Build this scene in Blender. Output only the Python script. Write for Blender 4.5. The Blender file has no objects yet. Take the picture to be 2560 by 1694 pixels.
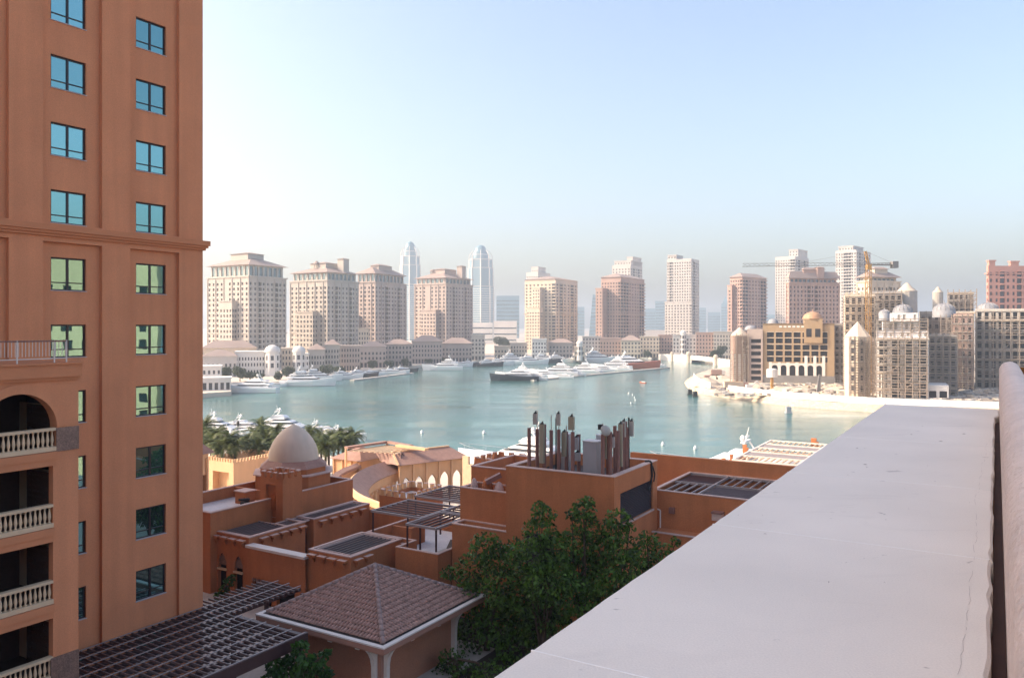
import bpy, math, random
import numpy as np
from mathutils import Vector, Matrix
random.seed(11)
RNG = np.random.default_rng(5)
SC = bpy.context.scene
COL = SC.collection
PI = math.pi
HAZE = 0.00036

# ---------------------------------------------------------------- camera
F, CX, CY, H = 2000.0, 1280.0, 815.0, 30.0      # focal length and eye level in the photograph's pixels, eye height
cam = bpy.data.cameras.new('camera'); camo = bpy.data.objects.new('camera', cam); COL.objects.link(camo)
cam.sensor_width = 36.0; cam.lens = 36.0 * F / 2560.0; cam.shift_y = -32.0 / 2560.0
cam.clip_start = 0.05; cam.clip_end = 30000.0
camo.location = (0, 0, H); camo.rotation_euler = (PI / 2, 0, 0)
SC.camera = camo

# ---------------------------------------------------------------- sky and sun
SUN_DIR = Vector((-0.998, -0.02, 0.0)).normalized()     # horizontal direction towards the sun
SUN_EL = math.radians(33.0)
world = bpy.data.worlds.new('World'); SC.world = world; world.use_nodes = True
wn = world.node_tree.nodes; wl = world.node_tree.links
sky = wn.new('ShaderNodeTexSky'); sky.sky_type = 'NISHITA'; sky.sun_disc = False
sky.sun_elevation = SUN_EL
sky.sun_rotation = math.atan2(SUN_DIR.x, SUN_DIR.y)
sky.air_density = 1.0; sky.dust_density = 4.4; sky.ozone_density = 1.5; sky.altitude = 0
bg = wn['Background']; bg.inputs['Strength'].default_value = 0.15
wl.new(sky.outputs['Color'], bg.inputs['Color'])
sl = bpy.data.lights.new('sun', 'SUN'); sl.energy = 2.3; sl.angle = math.radians(0.55); sl.color = (1.0, 0.86, 0.68)
so = bpy.data.objects.new('sun', sl); COL.objects.link(so)
sd = Vector((SUN_DIR.x * math.cos(SUN_EL), SUN_DIR.y * math.cos(SUN_EL), math.sin(SUN_EL)))
so.rotation_euler = sd.to_track_quat('Z', 'Y').to_euler(); so.location = sd * 300
SC.view_settings.view_transform = 'Standard'; SC.view_settings.look = 'None'
SC.view_settings.gamma = 1.0; SC.view_settings.exposure = 1.31; SC.view_settings.use_curve_mapping = False
SC.view_settings.use_white_balance = True; SC.view_settings.white_balance_temperature = 6950; SC.view_settings.white_balance_tint = 13
SC.render.engine = 'CYCLES'
SC.cycles.use_denoising = True
SC.cycles.max_bounces = 6; SC.cycles.diffuse_bounces = 3; SC.cycles.glossy_bounces = 3
SC.cycles.transmission_bounces = 3; SC.cycles.volume_bounces = 0; SC.cycles.transparent_max_bounces = 6
SC.cycles.sample_clamp_indirect = 6.0

# ---------------------------------------------------------------- frames
TH = math.radians(31.2)                         # the quarter's street grid: t to the right, s away from the camera
SN, CS = math.sin(TH), math.cos(TH)
def g2w(t, s, z=0.0): return Vector((t * CS + s * SN, -t * SN + s * CS, z))
def w2g(X, Y): return (X * CS - Y * SN, X * SN + Y * CS)
def at(px, py, z=0.0):                          # where a sight line meets the level z
    Y = (H - z) * F / (py - CY); return Vector(((px - CX) / F * Y, Y, z))
def zat(py, Y): return H - (py - CY) / F * Y
def xat(px, Y): return (px - CX) / F * Y
def gs(px, t):                                  # s of the point of the plane t seen in column px
    k = (px - CX) / F; return t * (CS + k * SN) / (k * CS - SN)
def gt(px, s):
    k = (px - CX) / F; return s * (k * CS - SN) / (CS + k * SN)
def gz(py, t, s): return zat(py, -t * SN + s * CS)

# ---------------------------------------------------------------- mesh helpers
class MB:
    def __init__(self): self.v = []; self.f = []; self.m = []
    def add(self, vs, fs, m=0):
        o = len(self.v); self.v += [tuple(p) for p in vs]
        self.f += [tuple(i + o for i in f) for f in fs]; self.m += [m] * len(fs); return self
    def quad(self, a, b, c, d, m=0): return self.add([a, b, c, d], [(0, 1, 2, 3)], m)
    def tri(self, a, b, c, m=0): return self.add([a, b, c], [(0, 1, 2)], m)
    def box(self, x0, x1, y0, y1, z0, z1, m=0, top=None):
        if x0 > x1: x0, x1 = x1, x0
        if y0 > y1: y0, y1 = y1, y0
        vs = [(x0, y0, z0), (x1, y0, z0), (x1, y1, z0), (x0, y1, z0), (x0, y0, z1), (x1, y0, z1), (x1, y1, z1), (x0, y1, z1)]
        self.add(vs, [(3, 2, 1, 0), (0, 1, 5, 4), (1, 2, 6, 5), (2, 3, 7, 6), (3, 0, 4, 7)], m)
        return self.add([vs[4], vs[5], vs[6], vs[7]], [(0, 1, 2, 3)], m if top is None else top)
    def beam(self, p0, p1, w, h, m=0):          # box along p0-p1, w across (horizontal), h high, centred
        p0, p1 = Vector(p0), Vector(p1); d = (p1 - p0).normalized()
        up = Vector((0, 0, 1)) if abs(d.z) < 0.95 else Vector((0, 1, 0))
        sx = d.cross(up).normalized() * (w / 2); sz = sx.cross(d).normalized() * (h / 2)
        vs = [p0 - sx - sz, p0 + sx - sz, p0 + sx + sz, p0 - sx + sz, p1 - sx - sz, p1 + sx - sz, p1 + sx + sz, p1 - sx + sz]
        return self.add(vs, [(0, 1, 2, 3), (7, 6, 5, 4), (0, 4, 5, 1), (1, 5, 6, 2), (2, 6, 7, 3), (3, 7, 4, 0)], m)
    def tube(self, p0, p1, r0, r1=None, n=6, m=0):
        r1 = r0 if r1 is None else r1
        p0, p1 = Vector(p0), Vector(p1); d = (p1 - p0).normalized()
        a = d.orthogonal().normalized(); b = d.cross(a)
        vs = [p0 + (a * math.cos(2 * PI * i / n) + b * math.sin(2 * PI * i / n)) * r0 for i in range(n)]
        vs += [p1 + (a * math.cos(2 * PI * i / n) + b * math.sin(2 * PI * i / n)) * r1 for i in range(n)]
        fs = [(i, (i + 1) % n, n + (i + 1) % n, n + i) for i in range(n)] + [tuple(range(n - 1, -1, -1)), tuple(range(n, 2 * n))]
        return self.add(vs, fs, m)
    def lathe(self, cx, cy, prof, n=12, m=0, a0=0.0, a1=2 * PI):
        full = abs(a1 - a0 - 2 * PI) < 1e-6; k = n if full else n + 1
        vs = [(cx + r * math.cos(a0 + (a1 - a0) * i / n), cy + r * math.sin(a0 + (a1 - a0) * i / n), z) for r, z in prof for i in range(k)]
        fs = []
        for j in range(len(prof) - 1):
            for i in range(n):
                i2 = (i + 1) % k
                fs.append((j * k + i, j * k + i2, (j + 1) * k + i2, (j + 1) * k + i))
        return self.add(vs, fs, m)
    def prism(self, poly, z0, z1, m=0, top=None):
        n = len(poly); vs = [(x, y, z0) for x, y in poly] + [(x, y, z1) for x, y in poly]
        self.add(vs, [(i, (i + 1) % n, n + (i + 1) % n, n + i) for i in range(n)] + [tuple(range(n - 1, -1, -1))], m)
        return self.add(vs[n:], [tuple(range(n))], m if top is None else top)
    def frustum(self, x0, x1, y0, y1, z0, X0, X1, Y0, Y1, z1, m=0, top=None):
        vs = [(x0, y0, z0), (x1, y0, z0), (x1, y1, z0), (x0, y1, z0), (X0, Y0, z1), (X1, Y0, z1), (X1, Y1, z1), (X0, Y1, z1)]
        self.add(vs, [(3, 2, 1, 0), (0, 1, 5, 4), (1, 2, 6, 5), (2, 3, 7, 6), (3, 0, 4, 7)], m)
        return self.add(vs[4:], [(0, 1, 2, 3)], m if top is None else top)
    def wall(self, p, d, n, width, z0, z1, ops, depth=0.25, m=0, mr=None, mb_=None):
        """upright wall from p along d with rectangular openings (a0,a1,b0,b1) cut depth deep; n points outwards"""
        mr = m if mr is None else mr
        px, py = p; dx, dy = d; nx, ny = n
        flip = (dx * ny - dy * nx) > 0            # keep outward winding
        P = lambda a, z, e=0.0: (px + dx * a - nx * e, py + dy * a - ny * e, z)
        def q(a, b, c, e, mm): self.quad(*((a, b, c, e) if not flip else (e, c, b, a)), mm)
        ops = [(max(0, o[0]), min(width, o[1]), max(z0, o[2]), min(z1, o[3])) for o in ops]
        ops = [o for o in ops if o[1] - o[0] > 1e-3 and o[3] - o[2] > 1e-3]
        zs = sorted({round(z, 4) for o in ops for z in (o[2], o[3])} | {z0, z1})
        for j in range(len(zs) - 1):              # runs of solid wall, band by band
            b0, b1 = zs[j], zs[j + 1]; zm = (b0 + b1) / 2
            cut = sorted((o[0], o[1]) for o in ops if o[2] < zm < o[3]); a = 0.0
            for c0, c1 in cut + [(width, width)]:
                if c0 - a > 1e-4: q(P(a, b0), P(c0, b0), P(c0, b1), P(a, b1), m)
                a = max(a, c1)
        for a0, a1, b0, b1 in ops:
            e = depth
            q(P(a0, b0), P(a0, b0, e), P(a0, b1, e), P(a0, b1), mr); q(P(a1, b0, e), P(a1, b0), P(a1, b1), P(a1, b1, e), mr)
            q(P(a0, b0, e), P(a0, b0), P(a1, b0), P(a1, b0, e), mr); q(P(a0, b1), P(a0, b1, e), P(a1, b1, e), P(a1, b1), mr)
            if mb_ is not None: q(P(a0, b0, e), P(a1, b0, e), P(a1, b1, e), P(a0, b1, e), mb_)
        return self
    def mesh(self, name, mats, smooth=False, off=(0, 0, 0)):
        me = bpy.data.meshes.new(name)
        if any(off): vs = [(x - off[0], y - off[1], z - off[2]) for x, y, z in self.v]
        else: vs = self.v
        me.from_pydata(vs, [], self.f)
        for mt in (mats if isinstance(mats, (list, tuple)) else [mats]): me.materials.append(M[mt])
        if any(self.m): me.polygons.foreach_set('material_index', self.m)
        if smooth: me.polygons.foreach_set('use_smooth', [True] * len(self.f))
        me.update(); return me

ORG = {}
def _link(name, me, parent=None):
    o = bpy.data.objects.new(name, me); COL.objects.link(o)
    if parent is not None: o.parent = parent
    return o
def tag(o, label=None, cat=None, group=None, kind=None):
    if label: o['label'] = label
    if cat: o['category'] = cat
    if group: o['group'] = group
    if kind: o['kind'] = kind
    return o
def thing(name, label, cat, loc=(0, 0, 0), rotz=0.0, group=None):
    o = _link(name, None); o.location = loc; o.rotation_euler = (0, 0, rotz); o.empty_display_size = 0.3
    return tag(o, label, cat, group)
def gthing(name, label, cat, t, s, z=0.0, group=None):
    o = thing(name, label, cat, g2w(t, s, z), -TH, group); ORG[o.name] = (t, s, z); return o
def part(mb, name, mats, parent, smooth=False, kind=None, label=None):
    r = parent
    while r.parent is not None: r = r.parent
    o = _link(name, mb.mesh(name, mats, smooth, ORG.get(r.name, (0, 0, 0))), parent)
    return tag(o, label=label, kind=kind)
def inst(name, me, parent, loc, rotz=0.0, scale=(1, 1, 1)):      # a piece that shares its mesh; loc in the thing's own building frame
    r = parent
    while r.parent is not None: r = r.parent
    og = ORG.get(r.name, (0, 0, 0)); o = _link(name, me, parent)
    o.location = (loc[0] - og[0], loc[1] - og[1], loc[2] - og[2])
    if rotz: o.rotation_euler = (0, 0, rotz)
    if tuple(scale) != (1, 1, 1): o.scale = scale
    return o
def solo(mb, name, mats, label, cat, loc=(0, 0, 0), rotz=0.0, group=None, smooth=False, kind=None):
    o = _link(name, mb.mesh(name, mats, smooth)); o.location = loc; o.rotation_euler = (0, 0, rotz)
    return tag(o, label, cat, group, kind)
def gsolo(mb, name, mats, label, cat, t, s, z=0.0, group=None, smooth=False, kind=None):
    o = _link(name, mb.mesh(name, mats, smooth, (t, s, z))); o.location = g2w(t, s, z); o.rotation_euler = (0, 0, -TH)
    return tag(o, label, cat, group, kind)
def ground(mb, name, mats, loc=(0, 0, 0)):
    o = _link(name, mb.mesh(name, mats)); o.location = loc; return tag(o, kind='structure')
def copy_tree(src, loc, rotz=0.0, scale=1.0, label=None):
    c = src.copy(); COL.objects.link(c); c.location = loc; c.rotation_euler = (0, 0, rotz); c.scale = (scale,) * 3
    if label: c['label'] = label
    for ch in list(src.children):
        d = ch.copy(); COL.objects.link(d); d.parent = c
        for g in list(ch.children):
            e = g.copy(); COL.objects.link(e); e.parent = d
    return c
ORD = ['first', 'second', 'third', 'fourth', 'fifth', 'sixth', 'seventh', 'eighth', 'ninth', 'tenth', 'eleventh', 'twelfth', 'thirteenth', 'fourteenth', 'fifteenth', 'sixteenth', 'seventeenth', 'eighteenth', 'nineteenth', 'twentieth']
ORDX = ORD + ['twenty-' + w for w in ORD[:9]]

# ---------------------------------------------------------------- materials
M = {}
def mat(name, col, rough=0.7, var=0.12, scale=0.5, bump=0.0, bscale=20.0, metal=0.0, spec=0.5, fine=0.0, fscale=60.0, streak=0.0):
    """paint, stone and the like: colour drifts with noise at two scales, streak adds upright weather marks"""
    m = bpy.data.materials.new(name); m.use_nodes = True; nt = m.node_tree; N = nt.nodes; L = nt.links
    b = N['Principled BSDF']; b.inputs['Roughness'].default_value = rough; b.inputs['Metallic'].default_value = metal
    b.inputs['Specular IOR Level'].default_value = spec
    geo = N.new('ShaderNodeNewGeometry'); out = None
    def shade(prev, sc, amt, vec=None, detail=4.0):
        nz = N.new('ShaderNodeTexNoise'); nz.inputs['Scale'].default_value = sc; nz.inputs['Detail'].default_value = detail
        L.new(vec or geo.outputs['Position'], nz.inputs['Vector'])
        mr = N.new('ShaderNodeMapRange'); mr.inputs['From Min'].default_value = 0.25; mr.inputs['From Max'].default_value = 0.75
        mr.inputs['To Min'].default_value = 1 - amt; mr.inputs['To Max'].default_value = 1 + amt
        L.new(nz.outputs['Fac'], mr.inputs['Value'])
        mx = N.new('ShaderNodeMix'); mx.data_type = 'RGBA'; mx.blend_type = 'MULTIPLY'; mx.inputs['Factor'].default_value = 1.0
        if prev is None: mx.inputs['A'].default_value = (*col, 1)
        else: L.new(prev, mx.inputs['A'])
        L.new(mr.outputs['Result'], mx.inputs['B']); return mx.outputs['Result']
    if var: out = shade(out, scale, var)
    if fine: out = shade(out, fscale, fine, detail=2.0)
    if streak:
        mp = N.new('ShaderNodeMapping'); mp.inputs['Scale'].default_value = (1.0, 1.0, 0.06)
        L.new(geo.outputs['Position'], mp.inputs['Vector']); out = shade(out, 1.6, streak, mp.outputs['Vector'])
    if out is not None: L.new(out, b.inputs['Base Color'])
    else: b.inputs['Base Color'].default_value = (*col, 1)
    if bump:
        nz = N.new('ShaderNodeTexNoise'); nz.inputs['Scale'].default_value = bscale; nz.inputs['Detail'].default_value = 5.0
        L.new(geo.outputs['Position'], nz.inputs['Vector'])
        bp = N.new('ShaderNodeBump'); bp.inputs['Strength'].default_value = bump; bp.inputs['Distance'].default_value = 0.02
        L.new(nz.outputs['Fac'], bp.inputs['Height']); L.new(bp.outputs['Normal'], b.inputs['Normal'])
    M[name] = m; return m
def glassy(name, tint, body, mix=0.75, rough=0.03, wob=0.0):
    """coated window glass: a tinted mirror over a dark room"""
    m = bpy.data.materials.new(name); m.use_nodes = True; nt = m.node_tree; N = nt.nodes; L = nt.links
    N.remove(N['Principled BSDF']); o = N['Material Output']
    g = N.new('ShaderNodeBsdfGlossy'); g.inputs['Color'].default_value = (*tint, 1); g.inputs['Roughness'].default_value = rough
    d = N.new('ShaderNodeBsdfDiffuse'); d.inputs['Color'].default_value = (*body, 1)
    fr = N.new('ShaderNodeLayerWeight'); fr.inputs['Blend'].default_value = 0.25
    mr = N.new('ShaderNodeMapRange'); mr.inputs['To Min'].default_value = mix * 0.8; mr.inputs['To Max'].default_value = min(1.0, mix * 1.2)
    L.new(fr.outputs['Facing'], mr.inputs['Value'])
    mx = N.new('ShaderNodeMixShader'); L.new(mr.outputs['Result'], mx.inputs['Fac'])
    L.new(d.outputs['BSDF'], mx.inputs[1]); L.new(g.outputs['BSDF'], mx.inputs[2]); L.new(mx.outputs['Shader'], o.inputs['Surface'])
    if wob:
        geo = N.new('ShaderNodeNewGeometry'); nz = N.new('ShaderNodeTexNoise'); nz.inputs['Scale'].default_value = 0.9; nz.inputs['Detail'].default_value = 1.5
        L.new(geo.outputs['Position'], nz.inputs['Vector'])
        bp = N.new('ShaderNodeBump'); bp.inputs['Strength'].default_value = wob; bp.inputs['Distance'].default_value = 0.05
        L.new(nz.outputs['Fac'], bp.inputs['Height']); L.new(bp.outputs['Normal'], g.inputs['Normal'])
    M[name] = m; return m
def leafmat(name, col, var=0.35, trans=0.35):
    m = bpy.data.materials.new(name); m.use_nodes = True; nt = m.node_tree; N = nt.nodes; L = nt.links
    N.remove(N['Principled BSDF']); o = N['Material Output']
    geo = N.new('ShaderNodeNewGeometry'); nz = N.new('ShaderNodeTexNoise'); nz.inputs['Scale'].default_value = 1.3; nz.inputs['Detail'].default_value = 3
    L.new(geo.outputs['Position'], nz.inputs['Vector'])
    rp = N.new('ShaderNodeValToRGB'); e = rp.color_ramp.elements
    e[0].position = 0.3; e[0].color = (*[c * (1 - var) for c in col], 1)
    e[1].position = 0.72; e[1].color = (col[0] * (1 + var) * 1.15, col[1] * (1 + var), col[2] * (1 + var * 0.4), 1)
    ad = N.new('ShaderNodeMath'); ad.operation = 'MULTIPLY_ADD'; ad.inputs[1].default_value = 0.35
    sb = N.new('ShaderNodeMath'); sb.operation = 'SUBTRACT'; sb.inputs[1].default_value = 0.17
    L.new(geo.outputs['Random Per Island'], ad.inputs[0]); L.new(nz.outputs['Fac'], ad.inputs[2]); L.new(ad.outputs[0], sb.inputs[0])
    L.new(sb.outputs[0], rp.inputs['Fac'])
    p = N.new('ShaderNodeBsdfPrincipled'); p.inputs['Roughness'].default_value = 0.5; p.inputs['Specular IOR Level'].default_value = 0.35
    L.new(rp.outputs['Color'], p.inputs['Base Color'])
    t = N.new('ShaderNodeBsdfTranslucent'); L.new(rp.outputs['Color'], t.inputs['Color'])
    mx = N.new('ShaderNodeMixShader'); mx.inputs['Fac'].default_value = trans
    L.new(p.outputs['BSDF'], mx.inputs[1]); L.new(t.outputs['BSDF'], mx.inputs[2]); L.new(mx.outputs['Shader'], o.inputs['Surface'])
    M[name] = m; return m

mat('ledge', (0.72, 0.655, 0.585), 0.8, 0.07, 1.6, 0.10, 160, fine=0.06, fscale=220)
def specks(name, col, amt=0.55):
    """scattered small dirt marks and faint drifts of dust on a stone"""
    nt = M[name].node_tree; N = nt.nodes; L = nt.links; b = N['Principled BSDF']; src = b.inputs['Base Color'].links[0].from_socket
    geo = N.new('ShaderNodeNewGeometry'); mp = N.new('ShaderNodeMapping'); mp.inputs['Scale'].default_value = (1.0, 2.2, 1.0); L.new(geo.outputs['Position'], mp.inputs['Vector'])
    for sc_, lo, hi, k in ((9.0, 0.715, 0.76, amt), (2.2, 0.60, 0.80, amt * 0.22), (38.0, 0.735, 0.78, amt * 0.6)):
        nz = N.new('ShaderNodeTexNoise'); nz.inputs['Scale'].default_value = sc_; nz.inputs['Detail'].default_value = 3.0; nz.inputs['Distortion'].default_value = 1.2; L.new(mp.outputs['Vector'], nz.inputs['Vector'])
        mr = N.new('ShaderNodeMapRange'); mr.inputs['From Min'].default_value = lo; mr.inputs['From Max'].default_value = hi; mr.inputs['To Max'].default_value = k; L.new(nz.outputs['Fac'], mr.inputs['Value'])
        mx = N.new('ShaderNodeMix'); mx.data_type = 'RGBA'; L.new(mr.outputs['Result'], mx.inputs['Factor']); L.new(src, mx.inputs['A']); mx.inputs['B'].default_value = (*col, 1); src = mx.outputs['Result']
    L.new(src, b.inputs['Base Color'])
specks('ledge', (0.22, 0.18, 0.165), 0.6)
mat('coping', (0.68, 0.56, 0.50), 0.8, 0.10, 5, 0.9, 45, fine=0.05, fscale=300); specks('coping', (0.2, 0.14, 0.12), 0.5)
mat('gap_board', (0.06, 0.022, 0.012), 0.8, 0.25, 8)
mat('bronze', (0.20, 0.085, 0.02), 0.45, 0.15, 9, metal=0.5)
mat('salmon', (0.62, 0.250, 0.122), 0.85, 0.07, 0.5, 0.25, 40, fine=0.10, fscale=22, streak=0.08)
mat('salmon_trim', (0.56, 0.220, 0.104), 0.85, 0.06, 0.8, 0.2, 40, fine=0.06, fscale=26)
mat('granite', (0.19, 0.115, 0.09), 0.5, 0.25, 3, fine=0.45, fscale=18)
mat('cream', (0.62, 0.46, 0.30), 0.7, 0.08, 2, fine=0.05)
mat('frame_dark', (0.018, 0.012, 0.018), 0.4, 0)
mat('sill', (0.45, 0.40, 0.40), 0.6, 0.05)
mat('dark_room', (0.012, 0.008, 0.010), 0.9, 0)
mat('lattice', (0.06, 0.03, 0.02), 0.7, 0.2, 6)  # screen wood; on the loggia walls it stands in for shade
mat('terra', (0.44, 0.160, 0.064), 0.9, 0.10, 0.7, 0.35, 26, fine=0.12, fscale=14, streak=0.10)
mat('terra_deep', (0.39, 0.13, 0.045), 0.9, 0.10, 0.7, 0.35, 26, fine=0.12, fscale=14, streak=0.10)
mat('terra_pale', (0.62, 0.37, 0.20), 0.85, 0.08, 0.6, 0.2, 26, fine=0.06, fscale=14, streak=0.05)
mat('peach', (0.66, 0.42, 0.24), 0.85, 0.06, 0.6, fine=0.05, fscale=14, streak=0.05)
mat('coping_strip', (0.52, 0.37, 0.32), 0.8, 0.12, 1.5, fine=0.1, fscale=8)
mat('roof_white', (0.60, 0.58, 0.58), 0.85, 0.12, 0.5, fine=0.1, fscale=7)
mat('dome', (0.58, 0.50, 0.41), 0.8, 0.07, 0.8, fine=0.05, fscale=15, streak=0.06)
mat('slat_brown', (0.15, 0.105, 0.10), 0.4, 0.12, 2)
mat('slat_dark', (0.060, 0.030, 0.030), 0.45, 0.15, 2)
mat('slat_grey', (0.30, 0.25, 0.24), 0.45, 0.12, 2)
mat('pav_fascia', (0.36, 0.19, 0.14), 0.8, 0.08, 1.2, fine=0.06)
mat('pav_wall', (0.36, 0.165, 0.10), 0.9, 0.10, 0.7, 0.3, 26, fine=0.12, fscale=14)
mat('white_stone', (0.66, 0.60, 0.55), 0.75, 0.08, 1.2, fine=0.05)
mat('tile', (0.40, 0.235, 0.19), 0.75, 0.30, 5.0, fine=0.22, fscale=3.1)
mat('tile_roof', (0.32, 0.185, 0.145), 0.8, 0.16, 1.6, fine=0.12, fscale=6)
mat('tile_cap', (0.30, 0.21, 0.19), 0.75, 0.25, 2.0)
mat('gutter', (0.06, 0.05, 0.045), 0.9, 0.3, 3)
mat('paving', (0.42, 0.37, 0.33), 0.85, 0.12, 0.4, fine=0.10, fscale=3)
mat('quay_pave', (0.62, 0.52, 0.42), 0.85, 0.08, 0.2)
mat('pole_maroon', (0.22, 0.105, 0.085), 0.6, 0.10, 3)
mat('panel_grey', (0.36, 0.335, 0.30), 0.55, 0.05, 2)
mat('panel_olive', (0.30, 0.265, 0.19), 0.55, 0.05, 2)
mat('cabinet', (0.38, 0.38, 0.40), 0.45, 0.06, 1.5, metal=0.2)
mat('black', (0.02, 0.018, 0.018), 0.6, 0)
mat('louvre', (0.045, 0.035, 0.042), 0.6, 0.15, 2)
mat('wicker', (0.10, 0.085, 0.075), 0.7, 0.2, 8)
mat('bark', (0.07, 0.045, 0.028), 0.9, 0.3, 6, 0.5, 20)
mat('pavement', (0.5, 0.44, 0.38), 0.9, 0.1, 0.3)
leafmat('leaf', (0.055, 0.125, 0.024), 0.65)
leafmat('leaf_bush', (0.035, 0.10, 0.022), 0.5)
leafmat('palm_leaf', (0.075, 0.105, 0.030), 0.45, 0.25)
leafmat('far_leaf', (0.045, 0.07, 0.035), 0.4, 0.2)
glassy('tower_glass', (0.27, 0.56, 0.58), (0.01, 0.014, 0.014), 0.80, 0.015, 0.035)
def pane_variety(name):
    """panes differ: coating tone and drawn blinds vary from pane to pane"""
    nt = M[name].node_tree; N = nt.nodes; L = nt.links; oi = N.new('ShaderNodeObjectInfo')
    g = [n for n in N if n.type == 'BSDF_GLOSSY'][0]; d = [n for n in N if n.type == 'BSDF_DIFFUSE'][0]
    for nd, lo, hi in ((g, 0.72, 1.12), (d, 0.6, 9.0)):
        c = tuple(nd.inputs['Color'].default_value); mr = N.new('ShaderNodeMapRange'); mr.inputs['To Min'].default_value = lo; mr.inputs['To Max'].default_value = hi; L.new(oi.outputs['Random'], mr.inputs['Value'])
        mx = N.new('ShaderNodeMix'); mx.data_type = 'RGBA'; mx.blend_type = 'MULTIPLY'; mx.inputs['Factor'].default_value = 1.0; mx.inputs['A'].default_value = c; L.new(mr.outputs['Result'], mx.inputs['B']); L.new(mx.outputs['Result'], nd.inputs['Color'])
pane_variety('tower_glass')
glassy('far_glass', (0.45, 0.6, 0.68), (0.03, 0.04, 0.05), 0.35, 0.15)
glassy('blue_glass', (0.40, 0.66, 0.74), (0.06, 0.12, 0.15), 0.5, 0.15)
# ---------------------------------------------------------------- water, quays, podium
def water_mat():
    m = bpy.data.materials.new('water'); m.use_nodes = True; nt = m.node_tree; N = nt.nodes; L = nt.links
    b = N['Principled BSDF']; b.inputs['Roughness'].default_value = 0.10; b.inputs['IOR'].default_value = 1.33
    geo = N.new('ShaderNodeNewGeometry')
    nz = N.new('ShaderNodeTexNoise'); nz.inputs['Scale'].default_value = 0.012; nz.inputs['Detail'].default_value = 3
    mp = N.new('ShaderNodeMapping'); mp.inputs['Scale'].default_value = (0.5, 1.6, 1.0)
    L.new(geo.outputs['Position'], mp.inputs['Vector']); L.new(mp.outputs['Vector'], nz.inputs['Vector'])
    rp = N.new('ShaderNodeValToRGB'); e = rp.color_ramp.elements
    e[0].position = 0.32; e[0].color = (0.040, 0.125, 0.125, 1); e[1].position = 0.7; e[1].color = (0.075, 0.205, 0.195, 1)
    L.new(nz.outputs['Fac'], rp.inputs['Fac']); L.new(rp.outputs['Color'], b.inputs['Base Color'])
    def wave(scale, det, vec):
        w = N.new('ShaderNodeTexNoise'); w.inputs['Scale'].default_value = scale; w.inputs['Detail'].default_value = det
        w.inputs['Roughness'].default_value = 0.6; L.new(vec, w.inputs['Vector']); return w
    m2 = N.new('ShaderNodeMapping'); m2.inputs['Rotation'].default_value = (0, 0, 0.5); m2.inputs['Scale'].default_value = (0.45, 1.3, 1)
    L.new(geo.outputs['Position'], m2.inputs['Vector'])
    w1 = wave(0.9, 6, m2.outputs['Vector']); w2 = wave(0.05, 2, mp.outputs['Vector'])
    mr = N.new('ShaderNodeMapRange'); mr.inputs['From Min'].default_value = 0.35; mr.inputs['From Max'].default_value = 0.65; mr.inputs['To Min'].default_value = 0.25; mr.inputs['To Max'].default_value = 1.0
    L.new(w2.outputs['Fac'], mr.inputs['Value'])
    bp = N.new('ShaderNodeBump'); bp.inputs['Distance'].default_value = 0.16
    L.new(mr.outputs['Result'], bp.inputs['Strength']); L.new(w1.outputs['Fac'], bp.inputs['Height']); L.new(bp.outputs['Normal'], b.inputs['Normal'])
    M['water'] = m
water_mat()
mb = MB(); mb.quad((-9000, -3000, 0), (9000, -3000, 0), (9000, 12000, 0), (-9000, 12000, 0)); ground(mb, 'water', 'water')
def gpoly(pts, z0, z1, name, mats):
    mb = MB(); mb.prism([tuple(g2w(t, s))[:2] for t, s in pts], z0, z1, 0, 1 if isinstance(mats, list) else None); return ground(mb, name, mats)
gpoly([(-170, 62), (120, 62), (120, 128), (-170, 128)], -0.8, 2.0, 'quay', ['white_stone', 'quay_pave'])
gpoly([(-200, -70), (120, -70), (120, 62), (-200, 62)], -0.8, 10.0, 'podium', ['terra', 'paving'])

mat('soil', (0.035, 0.025, 0.018), .95, .3, 1.5)
mb = MB(); mb.prism([tuple(g2w(t, s))[:2] for t, s in ((-26.5, 30), (-10, 30), (-10, 45.2), (-32, 45.2), (-32, 42), (-26.5, 42))], 9.9, 10.05); ground(mb, 'planting_bed', 'soil')
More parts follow.
